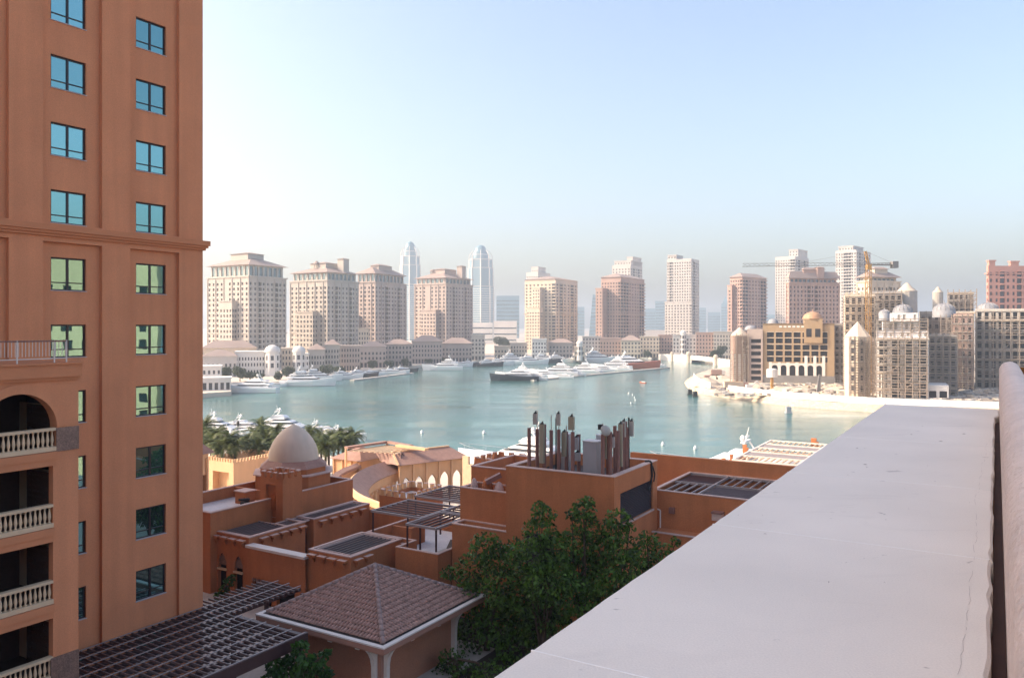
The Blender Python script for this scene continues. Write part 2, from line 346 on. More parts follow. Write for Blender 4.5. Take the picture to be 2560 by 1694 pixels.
# ---------------------------------------------------------------- the photographer's parapet
LZ = 29.3
mat('mortar', (0.80, 0.76, 0.72), .8, .08, 3)
joints = [0.55]
tl = -0.865
J = [w2g(*at(px, py, LZ)[:2])[1] for px, py in ((1335, 1625), (1770, 1307), (1973, 1179), (2086, 1090))]
cuts = [-0.6] + [J[0], J[1], J[2], J[3], 7.88]
led = gthing('parapet_ledge', 'broad pale grey stone parapet ledge running away in the foreground', 'parapet', 0, 0, 10)
mb = MB(); mb.box(tl + 0.12, 20, -2.6, 7.75, 10.0, LZ - 0.075); part(mb, 'wall', 'terra', led)
for i in range(len(cuts) - 1):
    s0, s1 = cuts[i] + 0.0015, cuts[i + 1] - 0.0015
    mb = MB(); n = 14; rag = 0.004
    top = []; rr = random.Random(i)
    L_, R_ = [], []
    for k in range(n + 1):
        s = s0 + (s1 - s0) * k / n
        tr = -0.012 + rr.uniform(-1, 1) * rag if s < 7.27 else 0.018
        L_.append((tl + rr.uniform(-1, 1) * 0.0015, s)); R_.append((tr, s))
    b = 0.008
    for k in range(n):
        (a0, p0), (a1, p1), (c0, q0), (c1, q1) = L_[k], L_[k + 1], R_[k], R_[k + 1]
        mb.quad((a0 + b, p0, LZ), (c0 - b, q0, LZ), (c1 - b, q1, LZ), (a1 + b, p1, LZ))
        mb.quad((a0, p0, LZ - b), (a0 + b, p0, LZ), (a1 + b, p1, LZ), (a1, p1, LZ - b))
        mb.quad((a0, p0, LZ - 0.07), (a0, p0, LZ - b), (a1, p1, LZ - b), (a1, p1, LZ - 0.07))
        mb.quad((c0 - b, q0, LZ), (c0, q0, LZ - b), (c1, q1, LZ - b), (c1 - b, q1, LZ))
        mb.quad((c0, q0, LZ - b), (c0, q0, LZ - 0.07), (c1, q1, LZ - 0.07), (c1, q1, LZ - b))
    for (a, s), (c, _), e in ((L_[0], R_[0], -1), (L_[n], R_[n], 1)):
        mb.quad((a, s, LZ - 0.07), (c, s, LZ - 0.07), (c, s, LZ - b), (a, s, LZ - b)); mb.quad((a, s, LZ - b), (c, s, LZ - b), (c - b, s, LZ), (a + b, s, LZ))
    part(mb, 'slab', 'ledge', led)
    if i < 4:
        mb = MB(); mb.box(tl + 0.004, -0.02, s1 - .0005, s1 + 0.0035, LZ - 0.05, LZ + 0.0006); part(mb, 'joint_filler', 'mortar', led)
mb = MB(); mb.box(-0.0085, 0.0185, -0.6, 7.268, LZ - 0.4, LZ - 0.05); part(mb, 'backing_board', 'gap_board', led)

mat('crack', (0.36, 0.30, 0.28), .9, 0)
mb = MB(); rr = random.Random(9); pts_ = []; s_ = 0.7; t_ = -0.052
while s_ < 5.6: pts_.append((t_, s_)); s_ += rr.uniform(.02, .06); t_ += rr.uniform(-.004, .0042); t_ = min(-.035, max(-.075, t_))
for (a, b), (c, d) in zip(pts_, pts_[1:]):
    if rr.random() < .6: mb.quad((a - .0004, b, LZ + .0009), (a + .0004, b, LZ + .0009), (c + .0003, d, LZ + .0009), (c - .0003, d, LZ + .0009))
part(mb, 'hairline_crack', 'crack', led, kind='stuff')
mb = MB()
for k in range(34):
    t_, s_ = rr.uniform(-.84, -.06), .5 + 6.6 * rr.random() ** .8; L_c = rr.uniform(.002, .008) * (1 + s_ * .15); an = rr.uniform(0, PI); c_, n_ = math.cos(an) * L_c, math.sin(an) * L_c; w_ = L_c * rr.uniform(.1, .35)
    mb.quad((t_ - c_, s_ - n_, LZ + .001), (t_ + w_ * math.sin(an), s_ - w_ * math.cos(an), LZ + .003), (t_ + c_, s_ + n_, LZ + .001), (t_ - w_ * math.sin(an), s_ + w_ * math.cos(an), LZ + .004))
part(mb, 'leaf_scraps', 'crack', led, kind='stuff')
hand = gthing('rounded_coping', 'pinkish rough stone coping with a rounded top at the right edge', 'coping', 0.1, 0, 28)
def coping(s0, s1, end):
    mb = MB(); n = 10; r = 0.088; tc = 0.108; zc = 29.575
    secs = [(s0, 1.0), (s1 - 0.004, 1.0)]
    if end: secs = [(s0, 1.0)] + [(s0 + (s1 - s0) * k / 8, 1.0) for k in range(1, 8)] + [(s1 - 0.12, 1.0), (s1 - 0.05, 0.93), (s1 - 0.01, 0.74), (s1, 0.3)]
    else: secs = [(s0 + (s1 - 0.003 - s0) * k / 12, 1.0) for k in range(13)]
    rings = []
    for s, q in secs:
        ring = [(tc - r, s, 28.2)] + [(tc + r * math.cos(PI - PI * k / n) * (0.6 + 0.4 * q), s, zc + r * math.sin(PI * k / n) * q) for k in range(n + 1)] + [(tc + r, s, 28.2)]
        rings.append(ring)
    k = len(rings[0]); vs = [p for rg in rings for p in rg]
    fs = [(j * k + i, j * k + i + 1, (j + 1) * k + i + 1, (j + 1) * k + i) for j in range(len(rings) - 1) for i in range(k - 1)]
    mb.add(vs, fs); mb.add(rings[0], [tuple(range(k))]); mb.add(rings[-1], [tuple(range(k - 1, -1, -1))]); return mb
for a, b, e in ((-0.6, 1.9, 0), (1.9, 4.05, 0), (4.05, 6.2, 0), (6.2, 9.1, 1)):
    part(coping(a, b, e), 'coping_stone', 'coping', hand, smooth=True)
rail = gthing('balcony_handrail', 'brown metal handrail with slender post beside the rounded coping', 'handrail', 0.9, 9.3, 28)
mb = MB(); mb.box(0.13, 2.4, 9.24, 9.30, 29.575, 29.60); mb.box(0.13, 2.4, 9.25, 9.29, 29.51, 29.575); part(mb, 'top_rail', 'bronze', rail)
for tt in (0.245, 0.7, 1.15, 1.6):
    mb = MB(); mb.box(tt, tt + 0.03, 9.255, 9.285, 28.2, 29.51); part(mb, 'post', 'bronze', rail)

own = gthing('apartment_building', 'salmon apartment building behind the foreground parapet', 'building', 0, -20, 0)
mb = MB(); mb.box(-14, 60, -50, -2.65, 0.0, 28.0); part(mb, 'wall', 'salmon', own)

# ---------------------------------------------------------------- the tall salmon tower
TT = -39.2
SE = gs(507, TT)
tow = gthing('apartment_tower', 'tall salmon apartment tower with blue windows filling the left edge', 'building', TT, SE, 0)
TZ = 77.0
c1a, c1b = gs(346, TT), gs(421, TT); c0a, c0b = gs(133, TT), gs(221.5, TT)
pr0, pr1 = gs(326, TT), gs(448, TT); pl0, pl1 = gs(108, TT), gs(255.5, TT); pz1 = gs(22, TT)
WH = 1.62
rows = [30.08 + 3.3 * k for k in range(-6, 8)]
S0 = -50.0
CZ0, CZ1 = 34.42, 34.90
PD = 0.22                                        # panels set back
wops_r = [(c1a - S0, c1b - S0, zt - WH, zt) for zt in rows]
mb = MB()
pan_top = 34.1                                   # head of the lower panels
strips = [(pz1 - 4.2, pz1), (pl0, pl1), (pr0, pr1)]
sections = [(10.0, pan_top, True), (pan_top, 35.0, False), (35.0, TZ - 3, True), (TZ - 3, TZ, False)]
ops = []
for z0, z1, has in sections:
    if has: ops += [(a - S0, b - S0, z0, z1) for a, b in strips]
mb.wall((TT, S0), (0, 1), (1, 0), SE - S0, 0.0, TZ, ops, PD, 0, 1)
for (a, b) in strips:                            # set-back panels with their window openings
    for z0, z1, has in sections:
        if not has: continue
        cols = [(c1a, c1b)] if a == pr0 else [(c0a, c0b)] if a == pl0 else [(pz1 - 3.2, pz1 - 0.9)]
        oo = [(w0 - a, w1 - a, zt - WH, zt) for w0, w1 in cols for zt in rows if zt - WH > z0 + 0.03 and zt < z1 - 0.1]
        mb.wall((TT - PD, a), (0, 1), (1, 0), b - a, z0, z1, oo, 0.16, 0, 1)
DT = 60.0
mb.quad((TT, SE, 0), (TT - DT, SE, 0), (TT - DT, SE, TZ), (TT, SE, TZ)); mb.quad((TT, S0, TZ), (TT, SE, TZ), (TT - DT, SE, TZ), (TT - DT, S0, TZ))
mb.quad((TT - DT, SE, 0), (TT - DT, S0, 0), (TT - DT, S0, TZ), (TT - DT, SE, TZ)); mb.quad((TT - DT, S0, 0), (TT, S0, 0), (TT, S0, TZ), (TT - DT, S0, TZ))
part(mb, 'wall', ['salmon', 'salmon_trim'], tow)
mb = MB()
for a, b, z0, z1 in ((0.0, 0.30, 34.62, CZ1), (0.0, 0.22, CZ0 + 0.07, 34.62), (0.0, 0.12, CZ0 - 0.06, CZ0 + 0.07)):
    mb.box(TT + 0.004, TT + b, S0, SE + b, z0, z1); mb.box(TT - 20, TT + 0.004, SE + 0.004, SE + b, z0, z1)
part(mb, 'cornice', 'salmon_trim', tow)
def casement(w, h, lowh=0.36, mid=True):
    f = MB(); th = 0.06
    f.box(0.0, 0.05, 0, th * 1.4, 0, h); f.box(0.0, 0.05, w - th * 1.4, w, 0, h); f.box(0.0, 0.05, th * 1.4, w - th * 1.4, 0, th); f.box(0.0, 0.05, th * 1.4, w - th * 1.4, h - th * 1.4, h)
    if mid: f.box(0.001, 0.055, w / 2 - th * 0.9, w / 2 + th * 0.9, th, h - th)
    f.box(0.002, 0.052, th, w - th, lowh, lowh + th * 0.9)
    g = MB(); e = th; xs = [(e, w / 2 - e * 0.7), (w / 2 + e * 0.7, w - e)] if mid else [(e, w - e)]
    for a, b in xs:
        for z0, z1 in ((e, lowh), (lowh + e * 0.9, h - e)): g.quad((0.012, a, z0), (0.012, b, z0), (0.012, b, z1), (0.012, a, z1))
    return f, g
def win_set(w, h, nm):
    f, g = casement(w, h); bk = MB(); bk.quad((-0.01, 0, 0), (-0.01, w, 0), (-0.01, w, h), (-0.01, 0, h))
    return f.mesh(nm + '_frame', 'frame_dark'), g.mesh(nm + '_glass', 'tower_glass')
WR = win_set(c1b - c1a, WH, 'right'); WL = win_set(c0b - c0a, WH, 'left'); WZ = win_set(2.3, WH, 'edge')
sill_r = MB().box(0, 0.2, -0.03, c1b - c1a + 0.03, -0.035, 0.004).mesh('sill', 'sill'); sill_l = MB().box(0, 0.2, -0.03, c0b - c0a + 0.03, -0.035, 0.004).mesh('sill', 'sill')
BAYS = gs(196, -35.0)
for zt in rows:
    if zt < 11.5: continue
    for (fm, gm), a, sm in ((WR, c1a, sill_r), (WL, c0a, sill_l), (WZ, pz1 - 3.2, None)):
        if gm is WZ[1] and zt < 29: continue
        w = inst('window', fm, tow, (TT - PD - 0.155, a, zt - WH)); g = _link('pane', gm, w)
        if sm: k = _link('sill', sm, w); k.location = (0.0, 0, 0)

# the balcony bay that stands forward of it
TB = -35.0
bay = gthing('balcony_bay', 'salmon balcony bay with arched top loggia in front of the tower', 'balcony', TB, BAYS, 10)
Yb = lambda px: -TB * SN + gs(px, TB) * CS
o_s1 = gs(133, TB); o_s0 = o_s1 - 6.4
zslab = gz(912, TB, gs(100, TB))
a_c = gs(48, TB); zspr = gz(1066, TB, gs(137, TB)); a_r = gs(141, TB) - a_c
zcrown = gz(985, TB, a_c); a_h = zcrown - zspr
rail_z = [gz(1069, TB, o_s1) - 3.3 * k for k in range(5)]
depth = 3.2
mb = MB(); ztop = zslab
floor_ops = []
for k, rz in enumerate(rail_z):
    zb = rz - 1.02                                # floor of that balcony
    if k == 0: continue
    zh = rail_z[k - 1] - 1.02 - 0.62              # head under the slab above
    floor_ops.append((o_s0, o_s1, zb, zh))
w0 = o_s0 - 3
mb.wall((TB, w0), (0, 1), (1, 0), BAYS - w0, 0, rail_z[0] - 1.02, [(a - w0, b - w0, z0, z1) for a, b, z0, z1 in floor_ops], 0.35, 0, 1)
# arched storey: spandrel of fan quads
zb0 = rail_z[0] - 1.02; n = 20; L0, L1 = a_c - a_r, a_c + a_r
arc = [(a_c + a_r * math.cos(PI - PI * i / n), zspr + a_h * math.sin(PI * i / n)) for i in range(n + 1)]
for i in range(n):
    (s0, z0), (s1, z1) = arc[i], arc[i + 1]
    mb.quad((TB, s0, z0), (TB, s1, z1), (TB, s1, ztop), (TB, s0, ztop)); mb.quad((TB, s0, z0), (TB - 0.5, s0, z0), (TB - 0.5, s1, z1), (TB, s1, z1), 1)
mb.quad((TB, L1, zb0), (TB, BAYS, zb0), (TB, BAYS, ztop), (TB, L1, ztop)); mb.quad((TB, w0, zb0), (TB, L0, zb0), (TB, L0, ztop), (TB, w0, ztop))
for s_ in (L0, L1): mb.quad((TB, s_, zb0), (TB - 0.5, s_, zb0), (TB - 0.5, s_, zspr), (TB, s_, zspr), 1)
mb.quad((TB, BAYS, 0), (TT, BAYS, 0), (TT, BAYS, ztop), (TB, BAYS, ztop)); mb.quad((TB, w0, 0), (TB, w0, ztop), (TT, w0, ztop), (TT, w0, 0))
part(mb, 'wall', ['salmon', 'salmon_trim'], bay)
mb = MB()
for i in range(n):                                # raised ring round the arch
    (s0, z0), (s1, z1) = arc[i], arc[i + 1]; k = 1.26
    p0 = (a_c + (s0 - a_c) * k, zspr + (z0 - zspr) * k); p1 = (a_c + (s1 - a_c) * k, zspr + (z1 - zspr) * k)
    mb.quad((TB + .06, s0, z0), (TB + .06, s1, z1), (TB + .06, *p1), (TB + .06, *p0)); mb.quad((TB + .06, *p0), (TB + .06, *p1), (TB, *p1), (TB, *p0)); mb.quad((TB, s0, z0), (TB, s1, z1), (TB + .06, s1, z1), (TB + .06, s0, z0))
part(mb, 'arch_ring', 'salmon', bay)
mb = MB(); g0 = gs(140, TB)
mb.box(TB + 0.003, TB + 0.05, g0, BAYS + 0.002, gz(1128, TB, g0), gz(1069, TB, g0)); part(mb, 'granite_panel', 'granite', bay)
mb = MB(); g1 = gs(126, TB); mb.box(TB + 0.003, TB + 0.05, g1, BAYS + 0.002, 10.0, gz(1645, TB, g1)); part(mb, 'granite_base', 'granite', bay)
mb = MB(); mb.box(TT, TB + 0.3, w0, BAYS + 0.06, ztop, ztop + 0.08); mb.box(TT, TB + 0.22, w0, BAYS + 0.05, ztop - 0.55, ztop - 0.003); mb.box(TT + 0.1, TB + 0.12, w0, BAYS + 0.02, ztop - 0.68, ztop - 0.553); part(mb, 'terrace_cornice', 'salmon_trim', bay)
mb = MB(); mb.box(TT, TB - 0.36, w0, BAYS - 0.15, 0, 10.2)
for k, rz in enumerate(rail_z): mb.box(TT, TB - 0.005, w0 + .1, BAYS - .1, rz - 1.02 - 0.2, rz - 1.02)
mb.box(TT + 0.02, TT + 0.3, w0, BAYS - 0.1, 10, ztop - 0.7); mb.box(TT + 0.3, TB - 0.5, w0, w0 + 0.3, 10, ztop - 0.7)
mb.box(TT + 0.3, TB - 0.36, o_s1 + 0.9, BAYS - 0.1, 10, ztop - 0.7); part(mb, 'loggia_shade_lining', 'lattice', bay)  # dark brown lining paints in the shade of the deep loggia
for k, rz in enumerate(rail_z):                   # carved screens on the loggia's far side
    zt = rz + 1.25 if k else rz + 0.9
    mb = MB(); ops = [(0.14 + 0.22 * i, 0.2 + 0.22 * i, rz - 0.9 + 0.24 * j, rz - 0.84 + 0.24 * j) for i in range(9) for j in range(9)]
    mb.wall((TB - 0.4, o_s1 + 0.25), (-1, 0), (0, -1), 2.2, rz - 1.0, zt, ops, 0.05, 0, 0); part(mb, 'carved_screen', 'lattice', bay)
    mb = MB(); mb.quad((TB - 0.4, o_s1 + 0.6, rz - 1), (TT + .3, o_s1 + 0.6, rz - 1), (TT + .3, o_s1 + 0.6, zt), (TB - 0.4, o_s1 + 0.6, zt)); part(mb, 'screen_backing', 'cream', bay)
bal = MB(); bal.lathe(0, 0, [(0.055, 0), (0.06, 0.03), (0.035, 0.07), (0.05, 0.14), (0.075, 0.25), (0.06, 0.38), (0.035, 0.52), (0.032, 0.60), (0.05, 0.63), (0.055, 0.68)], 8)
balm = bal.mesh('baluster', 'cream', True)
for k, rz in enumerate(rail_z):
    a1 = o_s1 if k else a_c + a_r - 0.02; a0 = o_s0 if k else a_c - a_r + 0.02
    mb = MB(); mb.box(TB - 0.26, TB + 0.02, a0, a1, rz - 0.12, rz); part(mb, 'handrail', 'cream', bay)
    mb = MB(); mb.box(TB - 0.28, TB + 0.04, a0, a1, rz - 1.0, rz - 0.81); part(mb, 'plinth', 'cream', bay)
    mb = MB(); mb.box(TB - 0.002, TB + 0.09, a0 - 0.05, a1 + 0.02, rz - 1.34, rz - 1.02); mb.box(TB - 0.002, TB + 0.04, a0 - 0.05, a1, rz - 1.62, rz - 1.345); part(mb, 'slab_edge', 'salmon_trim', bay)
    nb = int((a1 - a0) / 0.2)
    for i in range(nb):
        inst('baluster', balm, bay, (TB - 0.12, a1 - 0.1 - 0.2 * i, rz - 0.805))
# terrace railing above
ter = gthing('terrace_railing', 'thin pinkish metal railing on top of the balcony bay', 'railing', TB, BAYS - 3, ztop)
ts0, ts1 = w0 + 0.5, gs(168, TB)
mb = MB(); mb.box(TB - 0.05, TB, ts0, ts1, ztop + 0.98, ztop + 1.05); part(mb, 'top_rail', 'pole_maroon', ter)
mb = MB(); mb.box(TB - 0.04, TB - .01, ts0, ts1, ztop + 0.24, ztop + 0.28); part(mb, 'bottom_rail', 'white_stone', ter)
pm = MB().box(-0.03, 0.02, -0.025, 0.025, 0, 0.98).mesh('post', 'white_stone'); bm = MB().box(-0.012, 0.0, -0.012, 0.012, 0.28, 0.98).mesh('bar', 'white_stone')
for i in range(int((ts1 - ts0) / 0.14)):
    inst('bar', bm, ter, (TB - 0.02, ts1 - 0.07 - 0.14 * i, ztop + 0.08))
for s_ in (0.02, 0.55, 2.1, 3.9, 5.7, 7.5): inst('post', pm, ter, (TB - 0.02, ts1 - s_, ztop + 0.08))

# off to the side: sunlit blocks that the tower's lower windows mirror
for i, (x, y, w, d, h, mt, lab) in enumerate(((104, 18, 26, 34, 44, 'cream', 'tall cream block mirrored in the tower windows'), (96, 62, 18, 22, 34, 'cream', 'lower cream block mirrored in the tower windows'))):
    b = thing('apartment_block', lab, 'building', (x, y, 0), 0.1)
    mb = MB(); oo = [(2 + 3.2 * a, 3.5 + 3.2 * a, 12 + 3.4 * k, 13.8 + 3.4 * k) for a in range(int(d / 3.3)) for k in range(int((h - 14) / 3.4))]
    mb.wall((0, 0), (0, 1), (-1, 0), d, 0, h, oo, 0.3, 0, 0, 1); mb.quad((0, 0, 0), (w, 0, 0), (w, 0, h), (0, 0, h)); mb.quad((0, d, 0), (0, d, h), (w, d, h), (w, d, 0)); mb.quad((0, 0, h), (w, 0, h), (w, d, h), (0, d, h)); mb.quad((w, 0, 0), (w, d, 0), (w, d, h), (w, 0, h))
    part(mb, 'wall', [mt, 'far_glass'], b); mb = MB(); mb.box(-0.6, w + .6, -0.6, d + .6, h + 0.003, h + 0.8); part(mb, 'cornice', mt, b)
# ---------------------------------------------------------------- dark pergola at the tower's foot
PZ = 13.7
per = gthing('slatted_pergola', 'dark slatted pergola roof at the foot of the salmon tower', 'pergola', -35, 28, 10)
slat_long = MB().box(0, 7.9, -0.024, 0.024, 0, 0.11).mesh('slat', 'slat_brown'); slat_short = MB().box(0, 3.35, -0.024, 0.024, 0, 0.11).mesh('slat', 'slat_brown')
s = 19.0
while s < 35.75:
    inst('slat', slat_long if s < 30.4 else slat_short, per, (-40.15 if s > SE + .3 else TT + 0.02, s, PZ), scale=(1, 1, 1)); s += 0.40
for i in range(9):
    t = -39.1 + 0.98 * i; e = 30.5 if t > -36.7 else 35.85
    mb = MB(); mb.box(t - 0.05, t + 0.05, 19, e, PZ - 0.2, PZ - 0.002); mb.box(t - 0.03, t + 0.03, 19, e, PZ + 0.112, PZ + 0.15, 1); part(mb, 'beam', ['slat_dark', 'slat_grey'], per)
mb = MB(); mb.box(-31.38, -31.15, 19, 30.62, PZ - 0.5, PZ + 0.12); part(mb, 'edge_beam', 'slat_dark', per)
mb = MB(); mb.box(-36.7, -31.4, 30.45, 30.62, PZ - 0.5, PZ - 0.003); part(mb, 'edge_beam', 'slat_dark', per)
mb = MB(); mb.box(-39.1, -31.3, 18, 30.5, 10.0, 10.06); part(mb, 'shade_sheet', 'slat_dark', per)  # dark sheet over the paving, added to paint in shade below the slats
for t, s in ((-31.4, 30.3), (-31.4, 25.2), (-36.6, 30.3), (-36.7, 35.6), (-39.9, 35.6)):
    mb = MB(); mb.box(t - 0.1, t + 0.1, s - 0.1, s + 0.1, 10, PZ - 0.21); part(mb, 'post', 'slat_dark', per)

# ---------------------------------------------------------------- tiled pavilion
E0, E1, Q0, Q1, EZ = -36.4, -26.9, 31.7, 41.3, 13.5
tc, sc = (E0 + E1) / 2, (Q0 + Q1) / 2; AZ = 15.75; IN = 0.42
pav = gthing('tiled_pavilion', 'square pavilion with barrel tiled hip roof in front of the tree', 'pavilion', tc, sc, 10)
mb = MB(); i_ = 1.35
mb.box(E0 + i_, E1 - i_, Q0 + i_, Q1 - i_, 10, EZ - 0.35); part(mb, 'wall', 'pav_wall', pav)
mb = MB(); mb.box(E0, E1, Q0, Q1, EZ - 0.36, EZ - 0.08); mb.box(E0 + 0.12, E1 - .12, Q0 + .12, Q1 - .12, EZ - 0.46, EZ - 0.363); part(mb, 'fascia', 'pav_fascia', pav)
mb = MB()
for a, b, c, d in ((E0 - .03, E1 + .03, Q0 - .03, Q0 + .25), (E0 - .03, E1 + .03, Q1 - .25, Q1 + .03), (E0 - .03, E0 + .25, Q0 + .25, Q1 - .25), (E1 - .25, E1 + .03, Q0 + .25, Q1 - .25)): mb.box(a, b, c, d, EZ - 0.078, EZ)
part(mb, 'eave_edge', 'white_stone', pav)
mb = MB(); mb.box(E0 + .25, E1 - .25, Q0 + .25, Q1 - .25, EZ - 0.078, EZ - 0.03); part(mb, 'gutter', 'gutter', pav)
mb = MB(); x0, x1, y0, y1 = E0 + IN, E1 - IN, Q0 + IN, Q1 - IN
mb.add([(x0, y0, EZ - .03), (x1, y0, EZ - .03), (x1, y1, EZ - .03), (x0, y1, EZ - .03), (tc, sc, AZ - 0.05)], [(0, 1, 4), (1, 2, 4), (2, 3, 4), (3, 0, 4)]); part(mb, 'roof_deck', 'gutter', pav)
def tile_mesh(w, l):                              # barrel tile along +y (up the slope), butt end at y=0
    mb = MB(); n = 5; r = w * 0.5; A = []
    for j, (yy, lift, k) in enumerate(((0, 0.06, 1.0), (l, -0.01, 0.78))):
        A.append([(r * k * math.cos(PI - PI * i / n), yy, lift + r * 1.0 * k * math.sin(PI * i / n)) for i in range(n + 1)])
    mb.add(A[0] + A[1], [(i, i + 1, n + 2 + i, n + 1 + i) for i in range(n)] + [tuple(range(n, -1, -1))]); return mb
hw = (x1 - x0) / 2; rise = AZ - EZ; slope = math.hypot(hw, rise); ang = math.atan2(rise, hw)
NR = 14; rl = slope / NR; tw = 0.235
tm = tile_mesh(tw * 0.86, rl * 1.1).mesh('roof_tile', 'tile', True)
rest = MB(); rest_src = tile_mesh(tw * 0.86, rl * 1.1); cand = []
for fc in range(4):
    a = fc * PI / 2                               # 0: face towards the camera (-s), then +t, +s, -t
    for r in range(NR):
        d = hw - r * rl * math.cos(ang); z = EZ - 0.02 + r * rl * math.sin(ang)
        nn = int(2 * d / tw); off = -nn * tw / 2 + tw / 2
        for i in range(nn):
            x = off + i * tw
            if abs(x) > d - 0.12: continue
            Mx = Matrix.Translation((tc, sc, 0)) @ Matrix.Rotation(a, 4, 'Z') @ Matrix.Translation((x, -d, z)) @ Matrix.Rotation(ang + random.uniform(-.012, .012), 4, 'X') @ Matrix.Rotation(random.uniform(-.03, .03), 4, 'Z')
            cand.append((fc, r, x, Mx))
pick = sorted((c for c in cand if c[0] in (0, 1)), key=lambda c: (c[3].translation.x * -SN + c[3].translation.y * CS))[:300]
ids = {id(c) for c in pick}
for c in cand:
    if id(c) in ids:
        o = _link('roof_tile', tm, pav); og = ORG[pav.name]; o.matrix_local = Matrix.Translation((-og[0], -og[1], -og[2])) @ c[3]
    else: rest.add([c[3] @ Vector(p) for p in rest_src.v], rest_src.f)
part(rest, 'roof_tiles', 'tile', pav, smooth=True, kind='stuff')
for cxn, cyn in ((x0, y0), (x1, y0), (x1, y1), (x0, y1)):   # hip caps
    A = Vector((cxn, cyn, EZ + 0.03)); B = Vector((tc, sc, AZ + 0.06)); d = (B - A); nC = 15
    for k in range(nC):
        p = A + d * (k / nC); q = A + d * ((k + 1.12) / nC)
        mb = MB(); mb.tube(p, q, 0.15, 0.115, 8); part(mb, 'hip_tile', 'tile_cap', pav, smooth=True)
mb = MB(); mb.lathe(tc, sc, [(0.2, AZ - .02), (0.2, AZ + 0.06), (0.1, AZ + 0.17), (0.001, AZ + 0.2)], 8); part(mb, 'roof_finial', 'tile_cap', pav, smooth=True)
def bracket(w):                                   # curved white bracket, face in the x-z plane, projecting along -x
    mb = MB(); pr = [(0, -1.45), (0, 1.55), (-0.75, 1.55), (-0.72, 1.25), (-0.52, 1.02), (-0.36, 0.7), (-0.28, 0.3), (-0.26, -1.45)]
    n = len(pr); mb.add([(x, -w / 2, z) for x, z in pr] + [(x, w / 2, z) for x, z in pr], [tuple(range(n)), tuple(range(2 * n - 1, n - 1, -1))] + [(i, n + i, n + (i + 1) % n, (i + 1) % n) for i in range(n)]); return mb
bk = bracket(0.26).mesh('bracket', 'white_stone'); zb = EZ - 0.46 - 1.55
for t, s, rz in ((E0 + i_, Q0 + i_ + .3, 0), (E0 + i_ + .3, Q0 + i_, PI / 2), (E1 - i_ - .3, Q0 + i_, PI / 2), (E1 - i_, Q0 + i_ + .3, PI), (E1 - i_, Q1 - i_ - .3, PI), (E1 - i_ - .3, Q1 - i_, -PI / 2), (E0 + i_, Q1 - i_ - .3, 0)):
    inst('bracket', bk, pav, (t, s, zb), rz)
cb = MB().box(-0.14, 0.14, -0.34, 0.0, 0, 0.2).mesh('corbel', 'white_stone')
for k in (1.6, 4.75 - 1.35 * .5, 6.1): inst('corbel', cb, pav, (E0 + i_ + k * .98, Q0 + i_ - 0.62, EZ - 0.665)); inst('corbel', cb, pav, (E1 - i_ + 0.62, Q0 + i_ + k * .98, EZ - 0.665), PI / 2)
mb = MB(); mb.box(E1 - i_ - .62, E1 - i_ + .06, Q0 + i_ - .06, Q0 + i_ + .62, 10, EZ - .47); mb.box(E0 + i_ - .06, E0 + i_ + .55, Q0 + i_ - .06, Q0 + i_ + .55, 10, EZ - .47); part(mb, 'corner_pier', 'pav_fascia', pav)
# ---------------------------------------------------------------- townhouses below, all on the quarter's grid
def shell(root, t0, t1, s0, s1, z0, z1, drop=0.8, th=0.28, wm='terra', rm='roof_white', opsF=(), opsR=(), cop=0.07, opd=0.25, back=None, roofpart=True):
    """walls with a parapet round a sunken flat roof; openings on the camera side (F) and on the right side (R)"""
    mb = MB(); zr = z1 - drop; m2 = 1
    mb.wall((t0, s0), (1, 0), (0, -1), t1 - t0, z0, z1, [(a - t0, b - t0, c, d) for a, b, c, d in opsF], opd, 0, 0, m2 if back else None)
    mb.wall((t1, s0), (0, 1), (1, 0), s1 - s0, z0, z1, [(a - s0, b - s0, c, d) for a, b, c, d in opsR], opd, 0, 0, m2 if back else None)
    mb.quad((t0, s1, z0), (t0, s0, z0), (t0, s0, z1), (t0, s1, z1)); mb.quad((t1, s1, z0), (t0, s1, z0), (t0, s1, z1), (t1, s1, z1))
    if drop > 0:
        a, b, c, d = t0 + th, t1 - th, s0 + th, s1 - th
        mb.quad((a, c, zr), (a, c, z1), (b, c, z1), (b, c, zr)); mb.quad((b, c, zr), (b, c, z1), (b, d, z1), (b, d, zr))
        mb.quad((b, d, zr), (b, d, z1), (a, d, z1), (a, d, zr)); mb.quad((a, d, zr), (a, d, z1), (a, c, z1), (a, c, zr))
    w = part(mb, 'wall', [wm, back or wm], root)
    if cop:
        cm = MB(); e = 0.03; zc = z1 + 0.001
        if drop > 0:
            cm.box(t0 - e, t1 + e, s0 - e, s0 + th, zc, z1 + cop); cm.box(t0 - e, t1 + e, s1 - th, s1 + e, zc, z1 + cop)
            cm.box(t0 - e, t0 + th, s0 + th, s1 - th, zc, z1 + cop); cm.box(t1 - th, t1 + e, s0 + th, s1 - th, zc, z1 + cop)
        else: cm.box(t0 - e, t1 + e, s0 - e, s1 + e, zc, z1 + cop)
        part(cm, 'coping', 'coping_strip', root)
    if roofpart and drop > 0:
        rf = MB(); rf.quad((t0 + th * .5, s0 + th * .5, zr), (t1 - th * .5, s0 + th * .5, zr), (t1 - th * .5, s1 - th * .5, zr), (t0 + th * .5, s1 - th * .5, zr)); part(rf, 'roof', rm, root)
    return w
